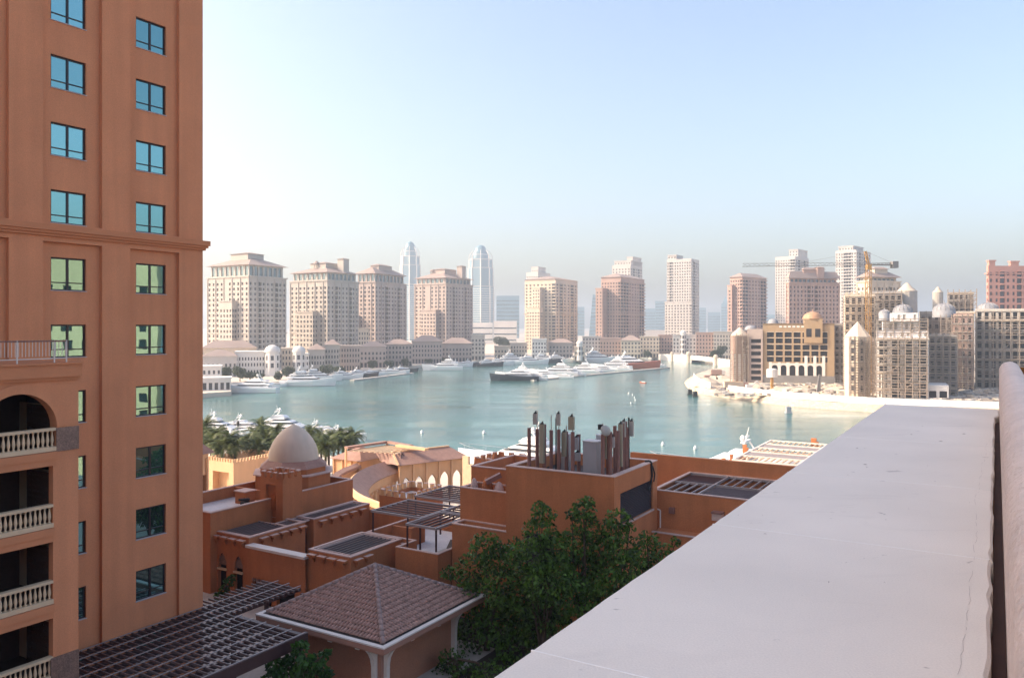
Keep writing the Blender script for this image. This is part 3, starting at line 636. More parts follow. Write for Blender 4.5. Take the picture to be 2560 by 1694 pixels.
def louvres(root, t0, t1, s0, s1, z, pitch, along, fm='coping_strip', sm='slat_brown', wid=0.07, hgt=0.12, frame=True):
    """framed panel of slats; along 't' or 's' is the way the slats run"""
    if frame:
        mb = MB(); w = 0.09
        mb.box(t0, t1, s0, s0 + w, z, z + 0.12); mb.box(t0, t1, s1 - w, s1, z, z + 0.12); mb.box(t0, t0 + w, s0 + w, s1 - w, z, z + 0.12); mb.box(t1 - w, t1, s0 + w, s1 - w, z, z + 0.12); part(mb, 'louvre_frame', fm, root)
    if along == 't':
        me = MB().box(t0 + .09 - t0, t1 - .09 - t0, 0, wid, 0, hgt).mesh('slat', sm); k = s0 + pitch * .8
        while k < s1 - 0.1 - wid: inst('slat', me, root, (t0, k, z - 0.01)); k += pitch
    else:
        me = MB().box(0, wid, .09, s1 - s0 - .09, 0, hgt).mesh('slat', sm); k = t0 + pitch * .8
        while k < t1 - 0.1 - wid: inst('slat', me, root, (k, s0, z - 0.01)); k += pitch
def merlon_mesh(name, w, h, th, mt, cap='coping_strip'):
    mb = MB(); k = 0.62
    mb.add([(-w / 2, -th / 2, 0), (w / 2, -th / 2, 0), (w / 2, th / 2, 0), (-w / 2, th / 2, 0), (-w / 2 * k, -th / 2, h), (w / 2 * k, -th / 2, h), (w / 2 * k, th / 2, h), (-w / 2 * k, th / 2, h)],
           [(0, 1, 5, 4), (1, 2, 6, 5), (2, 3, 7, 6), (3, 0, 4, 7)]); mb.box(-w / 2 * k - .03, w / 2 * k + .03, -th / 2 - .02, th / 2 + .02, h + .001, h + .06, 1); return mb.mesh(name, [mt, cap])
def crenels(root, me, t0, t1, s0, s1, z, pitch, sides='FRBL'):
    nt = max(2, round((t1 - t0) / pitch)); ns = max(2, round((s1 - s0) / pitch))
    for i in range(nt):
        t = t0 + (t1 - t0) * (i + .5) / nt
        if 'F' in sides: inst('merlon', me, root, (t, s0 + .11, z))
        if 'B' in sides: inst('merlon', me, root, (t, s1 - .11, z))
    for i in range(ns):
        s = s0 + (s1 - s0) * (i + .5) / ns
        if 'L' in sides: inst('merlon', me, root, (t0 + .11, s, z), PI / 2)
        if 'R' in sides: inst('merlon', me, root, (t1 - .11, s, z), PI / 2)
corb = MB()                                        # stepped bracket of three blocks, projecting along -y
corb.box(-0.36, 0.36, -0.36, 0, 0.42, 0.56, 0, 1); corb.box(-0.13, 0.13, -0.26, 0, 0.22, 0.419); corb.box(-0.11, 0.11, -0.16, 0, 0.02, 0.219)
corbm = corb.mesh('corbel', ['terra', 'coping_strip'])
def corbels(root, side, fixed, a0, a1, z, n):
    for i in range(n):
        a = a0 + (a1 - a0) * (i + .5) / n
        if side == 'F': inst('corbel', corbm, root, (a, fixed, z))
        else: inst('corbel', corbm, root, (fixed, a, z), PI / 2)

# flat-roofed house behind
h1 = gthing('townhouse', 'terracotta townhouse with pale flat roof below the pointed dome', 'house', -54, 45, 2)
shell(h1, -57.3, -50.3, 39.5, 55.0, 2, 16.0, 0.9)
mb = MB(); mb.box(-54.9, -53.7, 45.6, 46.7, 15.1, 16.1); mb.box(-55, -53.6, 45.5, 46.8, 16.101, 16.18, 1); part(mb, 'roof_hatch', ['terra', 'coping_strip'], h1)
for a, b in ((-52.6, 41.2), (-51.9, 41.9)):
    mb = MB(); mb.box(a, a + .5, b, b + .45, 15.1, 15.32); mb.box(a + .1, a + .4, b + .1, b + .35, 15.321, 15.45); part(mb, 'roof_vent', 'cabinet', h1)
mb = MB(); mb.box(-53.45, -53.0, 44.9, 45.5, 15.1, 15.5); mb.tube((-53.2, 44.6, 15.75), (-53.2, 45.6, 15.6), .12, n=8); part(mb, 'air_unit', 'black', h1)
mb = MB(); mb.box(-57.0, -50.6, 47.25, 47.5, 15.1, 15.98); part(mb, 'roof_wall', 'terra', h1)
# dome
dm = gthing('domed_hall', 'pointed beige dome on tiled octagonal base among the terracotta houses', 'dome', -54, 51.3, 15)
dt, ds = -54.0, 51.3; octo = lambda r: [(dt + r * math.cos(PI / 8 + PI / 4 * i), ds + r * math.sin(PI / 8 + PI / 4 * i)) for i in range(8)]
mb = MB(); mb.prism(octo(3.45), 14, 17.0); part(mb, 'wall', 'terra', dm)
mb = MB(); mb.prism(octo(3.65), 17.001, 17.12); part(mb, 'coping', 'coping_strip', dm)
mb = MB(); a, b = octo(3.0), octo(3.0); mb.prism(a, 17.121, 17.55); part(mb, 'drum', 'terra', dm)
mb = MB(); a, b = octo(3.1), octo(2.35)
for i in range(8):
    j = (i + 1) % 8; mb.quad((*a[i], 17.56), (*a[j], 17.56), (*b[j], 18.15), (*b[i], 18.15))
part(mb, 'tiled_skirt', 'tile_roof', dm)
prof = [(2.2, 17.9)]
for u, r in ((0.02, 1.0), (.1, 1.0), (.2, .985), (.3, .955), (.4, .91), (.5, .845), (.6, .76), (.7, .65), (.78, .54), (.85, .42), (.9, .32), (.94, .22), (.97, .13), (1.0, .045), (1.02, .0)):
    prof.append((2.18 * r, 17.95 + 3.25 * u))
mb = MB(); mb.lathe(dt, ds, prof, 40); part(mb, 'dome_shell', 'dome', dm, smooth=True)
# crenellated stair tower
st = gthing('crenellated_tower', 'square terracotta stair tower with crenellated top before the dome', 'tower', -50.1, 46.2, 2)
mr = merlon_mesh('merlon', 0.44, 0.42, 0.2, 'terra')
shell(st, -51.45, -48.8, 45.2, 47.3, 2, 17.75, 0.5, 0.2, cop=0.0, opsF=[(-50.75, -49.6, 13, 17.2)], back='terra')
mb = MB(); mb.box(-50.3, -49.85, 45.35, 45.449, 15.2, 16.4); part(mb, 'slit_window', 'terra_deep', st)
crenels(st, mr, -51.45, -48.8, 45.2, 47.3, 17.751, 0.6)

# long low house with louvred roof
h2 = gthing('louvre_roofed_house', 'low terracotta house with long louvred roof and stepped corbels', 'house', -48.5, 43, 10)
aw = [(-50.15, -49.25, 10.2, 13.0), (-48.35, -47.45, 10.2, 13.0)]
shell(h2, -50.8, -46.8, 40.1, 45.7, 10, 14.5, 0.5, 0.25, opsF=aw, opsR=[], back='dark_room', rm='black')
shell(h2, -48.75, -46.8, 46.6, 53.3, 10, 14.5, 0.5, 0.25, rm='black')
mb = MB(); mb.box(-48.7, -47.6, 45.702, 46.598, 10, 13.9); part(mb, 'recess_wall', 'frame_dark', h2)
for a, b, c, d in aw:                               # pointed heads with carved infill
    mb = MB(); cxm = (a + b) / 2
    mb.add([(a, 40.2, 12.1), (b, 40.2, 12.1), (b, 40.2, 12.45), (cxm + .2, 40.2, 12.85), (cxm, 40.2, 12.98), (cxm - .2, 40.2, 12.85), (a, 40.2, 12.45)], [(0, 1, 2, 3, 4, 5, 6)]); part(mb, 'carved_head', 'granite', h2)
    mb = MB()
    for sgn, e in ((1, a), (-1, b)): mb.add([(e, 40.09, 12.4), (e, 40.09, 13.02), (cxm, 40.09, 13.02), (e + sgn * .22, 40.09, 12.84)], [(0, 3, 2, 1) if sgn > 0 else (0, 1, 2, 3)])
    part(mb, 'arch_spandrel', 'terra', h2); mb = MB(); mb.box(a - .05, b + .05, 40.0, 40.2, 11.75, 11.88); part(mb, 'sill', 'cream', h2)
corbels(h2, 'F', 40.09, -50.7, -46.95, 13.75, 4); corbels(h2, 'R', -46.79, 40.9, 45.7, 13.75, 5); corbels(h2, 'R', -46.79, 46.9, 52.8, 13.75, 5)
louvres(h2, -50.4, -47.15, 40.5, 44.1, 14.40, 0.40, 's', wid=.06); louvres(h2, -48.6, -47.15, 44.15, 46.5, 14.40, 0.30, 's', wid=.05); louvres(h2, -48.55, -47.05, 46.9, 52.9, 14.40, 0.30, 's', wid=.05)
# garden wall
gw = gthing('garden_wall', 'low terracotta wall with pale coping between two corbelled houses', 'wall', -44, 40, 10)
mb = MB(); oo = [(.6, 2.6, 10, 11.75), (3.1, 4.9, 10, 11.75)]
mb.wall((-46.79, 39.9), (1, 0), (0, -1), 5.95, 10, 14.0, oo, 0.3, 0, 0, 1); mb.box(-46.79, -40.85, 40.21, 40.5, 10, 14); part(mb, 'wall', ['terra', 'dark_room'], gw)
mb = MB(); mb.box(-46.79, -40.85, 39.75, 40.5, 13.9, 14.08, 0); mb.box(-46.79, -40.85, 39.82, 39.898, 13.55, 13.899, 1); part(mb, 'coping', ['white_stone', 'terra'], gw)
for a0, a1 in ((-46.19, -44.19), (-43.69, -41.89)):
    mb = MB(); n = 5
    for i in range(n): mb.lathe(a0 + (a1 - a0) * (i + .5) / n, 39.95, [((a1 - a0) / n / 2, 11.6), ((a1 - a0) / n / 2, 11.8)], 8); 
    part(mb, 'scalloped_head', 'granite', gw)
mb = MB()
mb.wall((-46.79, 53.2), (1, 0), (0, -1), 6.0, 8, 13.9, [], .3); mb.box(-46.79, -40.7, 53.2, 53.6, 13.901, 14.0); part(mb, 'far_wall', 'terra', gw)

# small corbelled house
h3 = gthing('corbelled_house', 'small terracotta house with square louvred roof and corbels near the pavilion', 'house', -39, 42, 10)
shell(h3, -40.84, -37.0, 40.2, 45.6, 10, 14.5, 0.5, 0.22, rm='black')
corbels(h3, 'F', 40.19, -40.8, -37.1, 13.75, 4); corbels(h3, 'R', -36.99, 40.3, 42.3, 13.75, 2)
louvres(h3, -40.5, -37.35, 40.6, 45.3, 14.42, 0.40, 's', wid=.06)

# terrace house
h4 = gthing('terrace_house', 'terracotta house with roof terrace under dark pergolas', 'house', -36, 47, 10)
mb = MB(); Zp, Zf = 14.5, 13.55; th = 0.22
poly = [(-40.6, 45.75), (-36.1, 45.75), (-36.1, 43.8), (-32.4, 43.8), (-32.4, 52.5), (-40.6, 52.5)]
for i in range(len(poly)):
    (a, b), (c, d) = poly[i], poly[(i + 1) % len(poly)]
    mb.quad((a, b, 8), (c, d, 8), (c, d, Zp), (a, b, Zp))
inner = [(-40.38, 45.97), (-35.88, 45.97), (-35.88, 44.02), (-32.62, 44.02), (-32.62, 52.28), (-40.38, 52.28)]
for i in range(len(inner)):
    (a, b), (c, d) = inner[i], inner[(i + 1) % len(inner)]
    mb.quad((c, d, Zf), (a, b, Zf), (a, b, Zp), (c, d, Zp))
mb.box(-40.38, -37.6, 48.6, 48.85, Zf, 14.45); mb.box(-37.6, -37.35, 47.2, 48.85, Zf, 14.9)
part(mb, 'wall', 'terra', h4)
mb = MB()
for i in range(len(poly)):
    (a, b), (c, d), (e, f), (g, h) = poly[i], poly[(i + 1) % len(poly)], inner[(i + 1) % len(poly)], inner[i]
    mb.quad((a, b, Zp + .05), (c, d, Zp + .05), (e, f, Zp + .05), (g, h, Zp + .05)); mb.quad((a, b, Zp), (c, d, Zp), (c, d, Zp + .05), (a, b, Zp + .05)); mb.quad((e, f, Zp), (g, h, Zp), (g, h, Zp + .05), (e, f, Zp + .05))
part(mb, 'coping', 'coping_strip', h4)
mb = MB(); mb.add([(x, y, Zf) for x, y in inner], [tuple(range(6))]); part(mb, 'terrace_floor', 'roof_white', h4)
corbels(h4, 'F', 45.74, -40.4, -36.4, 13.7, 4)
def roof_pergola(label, t0, t1, s0, s1, z, along, pitch, posts, zp):
    r = gthing('roof_pergola', label, 'pergola', (t0 + t1) / 2, (s0 + s1) / 2, 13.5)
    mb = MB(); w = 0.12
    mb.box(t0, t1, s0, s0 + w, z, z + .16); mb.box(t0, t1, s1 - w, s1, z, z + .16); mb.box(t0, t0 + w, s0 + w, s1 - w, z, z + .16); mb.box(t1 - w, t1, s0 + w, s1 - w, z, z + .16)
    part(mb, 'frame', 'slat_grey', r); louvres(r, t0, t1, s0, s1, z + .03, pitch, along, sm='slat_brown', frame=False, wid=.06, hgt=.12)
    for t, s in posts: mb = MB(); mb.box(t - .05, t + .05, s - .05, s + .05, zp, z - .001); part(mb, 'post', 'slat_dark', r)
    return r
roof_pergola('near small pergola over the terrace with lounge chair', -35.45, -32.75, 44.1, 48.2, 16.05, 's', 0.50, ((-35.35, 44.2), (-32.85, 44.2), (-35.35, 48.1), (-32.85, 48.1)), 14.55)
roof_pergola('wide dark pergola behind the small terrace pergola', -40.2, -35.55, 45.9, 50.4, 16.05, 't', 0.62, ((-40.1, 46.05), (-35.65, 46.05), (-40.1, 50.2), (-35.65, 50.2)), 13.56)
roof_pergola('dark pergola at the rear of the terrace beside the block', -35.5, -31.0, 48.4, 53.2, 16.05, 't', 0.62, ((-35.4, 53.1), (-31.1, 53.1)), 10.0)
roof_pergola('rearmost dark pergola beside the crenellated roof', -42.0, -33.0, 53.4, 58.5, 15.6, 't', 0.62, ((-41.9, 53.5), (-33.1, 58.4), (-41.9, 58.4)), 2.0)
lc = gthing('lounge_chair', 'grey wicker lounge chair on the terrace under the small pergola', 'chair', -33.6, 46.2, Zf)
mb = MB(); mb.box(-34.0, -33.3, 45.3, 46.9, Zf + .22, Zf + .36); part(mb, 'seat', 'wicker', lc)
mb = MB(); mb.add([(-34.0, 46.9, Zf + .36), (-33.3, 46.9, Zf + .36), (-33.3, 47.5, Zf + .95), (-34.0, 47.5, Zf + .95), (-34.0, 47.05, Zf + .3), (-33.3, 47.05, Zf + .3), (-33.3, 47.62, Zf + .88), (-34.0, 47.62, Zf + .88)], [(0, 1, 2, 3), (7, 6, 5, 4), (0, 3, 7, 4), (1, 5, 6, 2), (2, 6, 7, 3)]); part(mb, 'backrest', 'wicker', lc)
for a, b in ((-33.95, 45.4), (-33.35, 45.4), (-33.95, 46.8), (-33.35, 46.8)): mb = MB(); mb.box(a - .04, a + .04, b - .04, b + .04, Zf, Zf + .22); part(mb, 'leg', 'black', lc)
mb = MB(); mb.box(-34.02, -33.28, 45.32, 46.85, Zf + .361, Zf + .45); part(mb, 'cushion', 'panel_grey', lc)
sf = gthing('garden_sofa', 'grey cushioned garden sofa beside the lounge chair', 'sofa', -33.4, 49, Zf)
mb = MB(); mb.box(-34.4, -32.8, 48.9, 49.8, Zf, Zf + .4); part(mb, 'base', 'wicker', sf); mb = MB(); mb.box(-34.4, -32.8, 49.55, 49.8, Zf + .4, Zf + .85); part(mb, 'backrest', 'wicker', sf); mb = MB(); mb.box(-34.35, -32.85, 48.92, 49.54, Zf + .401, Zf + .55); part(mb, 'cushion', 'roof_white', sf)
for lab, t, s in (('squat stone planter at the near end of the terrace', -34.6, 44.8), ('pale planter against the low terrace wall', -37.0, 46.6)):
    mb = MB(); mb.lathe(t, s, [(0.01, Zf), (0.24, Zf), (0.3, Zf + .35), (0.27, Zf + .4), (.22, Zf + .34), (0.01, Zf + .33)], 10); gsolo(mb, 'planter', 'coping_strip', lab, 'planter', t, s, Zf, smooth=True)

# block carrying the antennas
h5 = gthing('antenna_block', 'large plain terracotta block carrying the cluster of antennas', 'building', -24, 49, 10)
BZ = 20.7; b0, b1, bs0, bs1 = -27.9, -20.1, 45.3, 52.6
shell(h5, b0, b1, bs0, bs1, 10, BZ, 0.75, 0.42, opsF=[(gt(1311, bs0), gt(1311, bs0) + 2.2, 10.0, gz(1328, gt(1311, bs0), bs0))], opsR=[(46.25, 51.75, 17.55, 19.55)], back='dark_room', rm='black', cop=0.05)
vm = MB().box(0, 0.05, 0, 5.5, 0, 0.07).mesh('vane', 'louvre')
for k in range(18): o = inst('vane', vm, h5, (b1 - 0.16, 46.25, 17.58 + 0.11 * k)); o.rotation_euler = (0, 0.5, 0)
vf = MB().box(0, 2.2, 0, 0.05, 0, 0.07).mesh('vane', 'louvre'); gl = gt(1311, bs0); zl = gz(1328, gl, bs0)
for k in range(16): o = inst('vane', vf, h5, (gl, bs0 + .12, zl - .12 - 0.13 * k)); o.rotation_euler = (-0.5, 0, 0)
mb = MB(); mb.box(b1 + .002, b1 + .1, 46.2, 51.8, 17.44, 17.549); part(mb, 'louvre_sill', 'coping_strip', h5)
mb = MB()
pts = [(b1 - .35, 51.2, BZ + .12), (b1 - .05, 51.3, BZ + .17), (b1 + .07, 51.35, BZ + .05), (b1 + .09, 51.4, BZ - .9), (b1 + .05, 51.2, BZ - 1.5), (b1 + .03, 50.9, BZ - 1.75)]
for p, q in zip(pts, pts[1:]): mb.tube(p, q, .07, n=6)
pts = [(b1 + .09, 51.5, BZ - .2), (b1 + .12, 51.85, BZ - .8), (b1 + .1, 51.7, BZ - 1.3)]
for p, q in zip(pts, pts[1:]): mb.tube(p, q, .05, n=6)
part(mb, 'cable_bundle', 'black', h5)
h5b = gthing('stepped_annex', 'terracotta annex with small pale roof nook beside the antenna block', 'building', -30, 48, 10)
shell(h5b, -32.3, b0 - .003, 45.301, 46.72, 10, 16.3, 0.55, 0.2)
shell(h5b, -32.6, b0 - .003, 46.721, 49.0, 10, 18.55, 0.7, 0.22, rm='terra_deep')
shell(h5b, -33.2, b0 - .003, 49.001, 55.0, 10, 19.65, 0.6, 0.25, rm='terra_deep')
mb = MB(); mb.box(-29.2, -28.7, 45.6, 45.9, 15.76, 15.8); part(mb, 'roof_drain', 'black', h5b)
for i, (t, w, hh) in enumerate(((-32.0, .35, .55), (-31.0, .5, .7), (-29.9, .45, .5), (-28.6, .4, .6))):
    mb = MB(); mb.lathe(t, 47.6 + .2 * (i % 2), [(0.01, 18.0), (w * .7, 18.0), (w * .8, 18.3 + hh * .5), (w * .4, 18.5 + hh), (.01, 18.6 + hh)], 9); part(mb, 'roof_cowl', 'terra_deep' if i % 2 else 'coping_strip', h5b, smooth=True)
mb = MB(); mb.beam((-30.8, 47.3, 19.0), (-30.0, 48.0, 19.5), .5, .3); part(mb, 'air_unit', 'pole_maroon', h5b)
h5c = gthing('crenellated_roof', 'square crenellated terracotta turret behind the antenna block annex', 'tower', -36, 66, 2)
mr2 = merlon_mesh('merlon', 0.75, 0.6, 0.22, 'terra')
q0, q1 = gt(1182, 60.5), gt(1262, 60.5); zq = gz(1160, q0, 60.5)
shell(h5c, q0, q1, 60.5, 64.6, 2, zq, 0.6, 0.22, cop=0); crenels(h5c, mr2, q0, q1, 60.5, 64.6, zq, 1.15)
h6c = gthing('crenellated_terrace', 'low terracotta block with crenels round a white roof before the arcade', 'building', -46.3, 58.5, 2)
shell(h6c, -48.2, -44.4, 56.2, 60.8, 2, 14.6, 0.35, 0.24, cop=0, wm='terra'); crenels(h6c, merlon_mesh('merlon', 0.5, 0.5, 0.22, 'terra_pale'), -48.2, -44.4, 56.2, 60.8, 14.601, 0.75)

# house to the right with chequered louvre roof
h6 = gthing('chequered_louvre_house', 'terracotta house with chequered louvre roof right of the antenna block', 'house', -14, 57, 10)
zl6 = 18.55
shell(h6, -20.6, 8.0, 53.0, 60.9, 10, zl6, 0.05, 0.22, rm='black', roofpart=False, cop=0.06)
mb = MB(); mb.box(-25.6, 8.0, 60.92, 61.3, 10, 19.7); part(mb, 'rear_wall', 'terra', h6)
mb = MB(); mb.quad((-20.4, 53.2, 15.2), (7.8, 53.2, 15.2), (7.8, 60.7, 15.2), (-20.4, 60.7, 15.2)); part(mb, 'terrace_floor', 'black', h6)
mb = MB()
for s in (53.25, 57.0, 60.65): mb.box(-20.4, 7.8, s - .06, s + .06, zl6 - .14, zl6 + .02)
for t in (-22 + 4.55 * k for k in range(1, 7)): mb.box(t - .06, t + .06, 53.3, 60.6, zl6 - .15, zl6 + .03)
part(mb, 'louvre_frame', 'slat_grey', h6)
for i in range(6):
    for j in range(2):
        t0, t1 = -22 + 4.55 * i + .1, -22 + 4.55 * (i + 1) - .1; s0, s1 = (53.35, 56.9) if j == 0 else (57.1, 60.55)
        t0 = max(t0, -20.4)
        if (i + j) % 2 == 0: louvres(h6, t0, t1, s0, s1, zl6 - .12, 0.62, 's', frame=False, sm='slat_grey', wid=.07)
        else: louvres(h6, t0, t1, s0, s1, zl6 - .12, 0.3, 't', frame=False, sm='slat_dark', wid=.15, hgt=.05)
mb = MB(); mb.box(-20.05, 8, 51.5, 52.99, 10, 16.0); mb.box(-20.08, 8, 51.45, 51.75, 16.001, 16.06, 1); part(mb, 'low_wall', ['terra', 'coping_strip'], h6)
mb = MB(); mb.tube((-20.0, 52.93, 16.0), (-20.0, 52.93, 17.2), .05, n=6); mb.tube((-20.0, 52.93, 17.2), (-20.3, 52.93, 17.3), .05, n=6); part(mb, 'drain_pipe', 'white_stone', h6)
tl_, zl_ = gt(1680, 52.9), gz(1275, gt(1680, 52.9), 52.9)
mb = MB(); mb.box(tl_ - .18, tl_ + .18, 52.72, 52.995, zl_ - .2, zl_ + .2); part(mb, 'wall_lamp', 'pole_maroon', h6)
tl_, zl_ = gt(1792, 52.6), gz(1287, gt(1792, 52.6), 52.6)
mb = MB(); mb.box(tl_ - .3, tl_ + .35, 52.45, 52.995, zl_ - .35, zl_ + .1); mb.box(tl_ - .35, tl_ + .4, 52.4, 52.995, zl_ + .101, zl_ + .22, 1); part(mb, 'air_unit', ['coping_strip', 'pole_maroon'], h6)

# sunlit roof terrace further out
h7 = gthing('sunlit_pergola_house', 'sunlit terracotta house with white chequered pergola by the water', 'house', -20, 105, 2)
t0, t1, s0, s1, z7 = -27.0, -12.0, 95.6, 114.5, 13.9
shell(h7, t0 - 2.6, t1, s0, s1 + .6, 2, 12.4, 0.8, 0.3, wm='terra')
mb = MB()
for t in (t0, (t0 + t1) / 2, t1): mb.box(t - .12, t + .12, s0, s1, z7, z7 + .2)
for k in range(6): s = s0 + (s1 - s0) * k / 5; mb.box(t0 - .1, t1 + .1, s - .1, s + .1, z7 + .002, z7 + .21)
part(mb, 'pergola_frame', 'white_stone', h7)
for i in range(2):
    for j in range(5):
        a0, a1 = t0 + 7.5 * i + .15, t0 + 7.5 * (i + 1) - .15; c0, c1 = s0 + 3.78 * j + .12, s0 + 3.78 * (j + 1) - .12
        if (i + j) % 2 == 0: louvres(h7, a0, a1, c0, c1, z7 + .05, 0.68, 's', frame=False, sm='cream', wid=.12)
        else: louvres(h7, a0, a1, c0, c1, z7 + .05, 0.3, 't', frame=False, sm='slat_grey', wid=.2, hgt=.05)
for t in (t0, t1):
    for k in range(4): s = s0 + .2 + (s1 - s0 - .4) * k / 3; mb = MB(); mb.box(t - .12, t + .12, s - .12, s + .12, 11.6, z7 - .001); part(mb, 'post', 'white_stone', h7)
stp = MB()
for k, (w, z) in enumerate(((1.1, 0), (.85, .35), (1.0, .5), (.6, .85), (.75, 1.0), (.35, 1.3), (.5, 1.45))): stp.box(-.18, .18, -w, .2, z, z + (.349 if k % 2 == 0 else .149))
stpm = stp.mesh('stepped_merlon', 'terra')
inst('stepped_merlon', stpm, h7, (t0 - 2.4, 109.5, 12.47), PI / 2, (.8, .8, .8)); inst('stepped_merlon', stpm, h7, (t0 + 5.5, s1 + .4, 12.9), PI / 2); inst('stepped_merlon', stpm, h7, (t0 + 12, s1 + .4, 12.4), -PI / 2)
sm_ = MB(); sm_.box(-.2, .2, -.3, .3, 0, .3); sm_.box(-.15, .15, -.2, .2, .301, .75); sm_.box(-.2, .2, -.26, .26, .751, .9); smm = sm_.mesh('small_merlon', 'terra')
for s in (97, 100, 103.5): inst('small_merlon', smm, h7, (t0 - 2.4, s, 12.47))

# antennas on the block -----------------------------------------------------
ZR = BZ - 0.74
def mast(label, px, pytop, s, kind, pole='pole_maroon', r=0.125, panels=(), dish=False, whip=0):
    t = gt(px, s); zt = gz(pytop, t, s)
    a = gthing('antenna_mast', label, 'antenna', t, s, ZR, 'antenna masts on the terracotta block')
    mb = MB(); mb.tube((t, s, ZR), (t, s, zt), r, n=10)
    if whip: mb.tube((t, s, zt), (t, s, zt + whip), .025, n=6)
    part(mb, 'pole', pole, a, smooth=False)
    for (dx, z0, z1, w, d, mt) in panels:
        mb = MB(); x = t + dx; y = s - r - .1 - d
        mb.box(x - w / 2, x + w / 2, y, y + d, zt + z0, zt + z1); o = part(mb, 'panel_antenna', mt, a)
        mb = MB(); zm = zt + (z0 + z1) / 2
        for zz in (zt + z0 + (z1 - z0) * .2, zt + z0 + (z1 - z0) * .8): mb.beam((x, y + d, zz), (t, s, min(zz, zt + whip)), .05, .06)
        part(mb, 'bracket', 'black', o)
        mb = MB(); mb.box(x - .09, x + .09, y + .02, y + d - .02, zt + z1 + .001, zt + z1 + .07); mb.tube((x, y + d / 2, zt + z1 + .07), (x + .06, y + d / 2, zt + z1 + .18), .05, n=6); part(mb, 'remote_unit', 'black', o)
    if dish:
        mb = MB(); mb.lathe(0, 0, [(0.001, 0.12), (.18, .09), (.3, 0.02), (.36, -.08)], 14); R = Matrix.Translation((t + .28, s - .1, zt + .28)) @ Matrix.Rotation(1.1, 4, 'Y') @ Matrix.Rotation(.5, 4, 'X')
        mb.v = [tuple(R @ Vector(p)) for p in mb.v]; part(mb, 'dish', 'panel_grey', a, smooth=True)
        mb = MB(); mb.beam((t, s, zt - .05), (t + .28, s - .1, zt + .28), .07, .07); mb.box(t - .25, t - .02, s - .2, s + .05, zt + .3, zt + .62); mb.box(t + .0, t + .25, s - .2, s + .05, zt + .05, zt + .3); part(mb, 'radio_unit', 'black', a)
    return a
SP = 'maroon antenna pole, '
mast('leftmost bare maroon antenna pole at the block corner', 1323, 1069, 45.9, 0)
mast('maroon antenna pole with short grey panel held high', 1343, 1072, 46.2, 0, panels=((0.03, .35, 1.05, .3, .16, 'panel_grey'),), whip=1.2)
mast('tall thick grey panel antenna on the left of the cluster', 1361, 1060, 46.1, 0, panels=((0, -2.5, .05, .32, .2, 'panel_olive'),))
mast('maroon antenna pole right of the tall grey panel', 1378, 1075, 46.5, 0, whip=1.0)
mast('slender black aerial standing behind the maroon poles', 1390, 1045, 47.6, 0, pole='black', r=.05)
mast('maroon antenna pole with raised short panel near middle of the left group', 1397, 1073, 46.2, 0, panels=((.12, .3, 1.05, .26, .15, 'panel_grey'),), whip=1.2)
mast('olive panel antenna hanging on a pole with thin whip', 1416, 1078, 47.0, 0, panels=((0, -1.6, 0, .3, .18, 'panel_olive'),), whip=.4)
mast('maroon antenna pole with square panel raised on its top', 1432, 1079, 45.9, 0, panels=((.06, .16, 1.0, .38, .18, 'panel_olive'),), whip=1.1)
mast('white radio boxes on a short pole beside the metal cabinet', 1447, 1085, 47.6, 0, panels=((0, -1.0, -.15, .3, .2, 'cabinet'), (.06, -1.7, -1.15, .4, .2, 'cabinet')))
mast('maroon pole at the front edge with dish antenna', 1507, 1085, 45.95, 0, dish=True, whip=.7)
mast('olive panel on maroon pole right of the dish', 1520, 1078, 46.6, 0, panels=((-.05, -1.7, -.1, .18, .14, 'panel_olive'),))
mast('short maroon pole behind the olive panel', 1526, 1079, 46.3, 0)
mast('maroon pole with grey radio boxes on the right group', 1537, 1064, 49.0, 0, panels=((-.04, -1.4, -.7, .3, .2, 'cabinet'),))
mast('maroon pole in front of the tall right panel', 1545, 1076, 47.0, 0)
mast('tall grey panel antenna in the right group', 1556, 1058, 48.2, 0, panels=((0, -2.75, 0, .26, .18, 'panel_olive'),))
mast('short panel antenna behind the tall right panel', 1564, 1053, 49.6, 0, panels=((0, -1.0, .05, .26, .16, 'panel_grey'),))
mast('rightmost black aerial pole with side-mounted panel', 1572, 1043, 50.2, 0, pole='black', r=.06, panels=((.3, -1.2, -.2, .26, .2, 'panel_grey'),))
mast('maroon pole beside the rightmost aerial', 1567, 1068, 49.8, 0)
for lab, px0, px1, py0, s, d, hh in (('big grey metal equipment cabinet among the antennas', 1457, 1492, 1103, 46.6, .9, 1.65), ('small grey equipment box behind the left antenna poles', 1403, 1422, 1085, 48.2, .5, 1.9), ('dark grey radio box on the right antenna group', 1490, 1503, 1088, 47.6, .4, 1.6)):
    ta, tb = gt(px0, s), gt(px1, s); zt = gz(py0, ta, s)
    cb_ = gthing('equipment_cabinet', lab, 'cabinet', ta, s, ZR)
    mb = MB(); mb.box(ta, tb, s, s + d, ZR + .02, zt); part(mb, 'body', 'cabinet', cb_); mb = MB(); mb.box(ta - .03, tb + .03, s - .03, s + d + .03, zt + .001, zt + .06); part(mb, 'lid', 'roof_white', cb_)
    mb = MB(); mb.box(ta + .04, tb - .04, s - .015, s - .002, ZR + .1, zt - .06); part(mb, 'door', 'cabinet', cb_)
ct = gthing('cable_tray', 'low black steel cable tray along the antenna roof', 'cable tray', -24, 46.6, ZR)
mb = MB(); mb.box(-26.5, -21.2, 46.4, 46.46, ZR + .3, ZR + .42); mb.box(-26.5, -21.2, 47.1, 47.16, ZR + .3, ZR + .42); part(mb, 'side_rail', 'black', ct)
for k in range(9): mb = MB(); mb.box(-26.4 + .62 * k, -26.33 + .62 * k, 46.46, 47.1, ZR + .3, ZR + .36); part(mb, 'rung', 'black', ct)
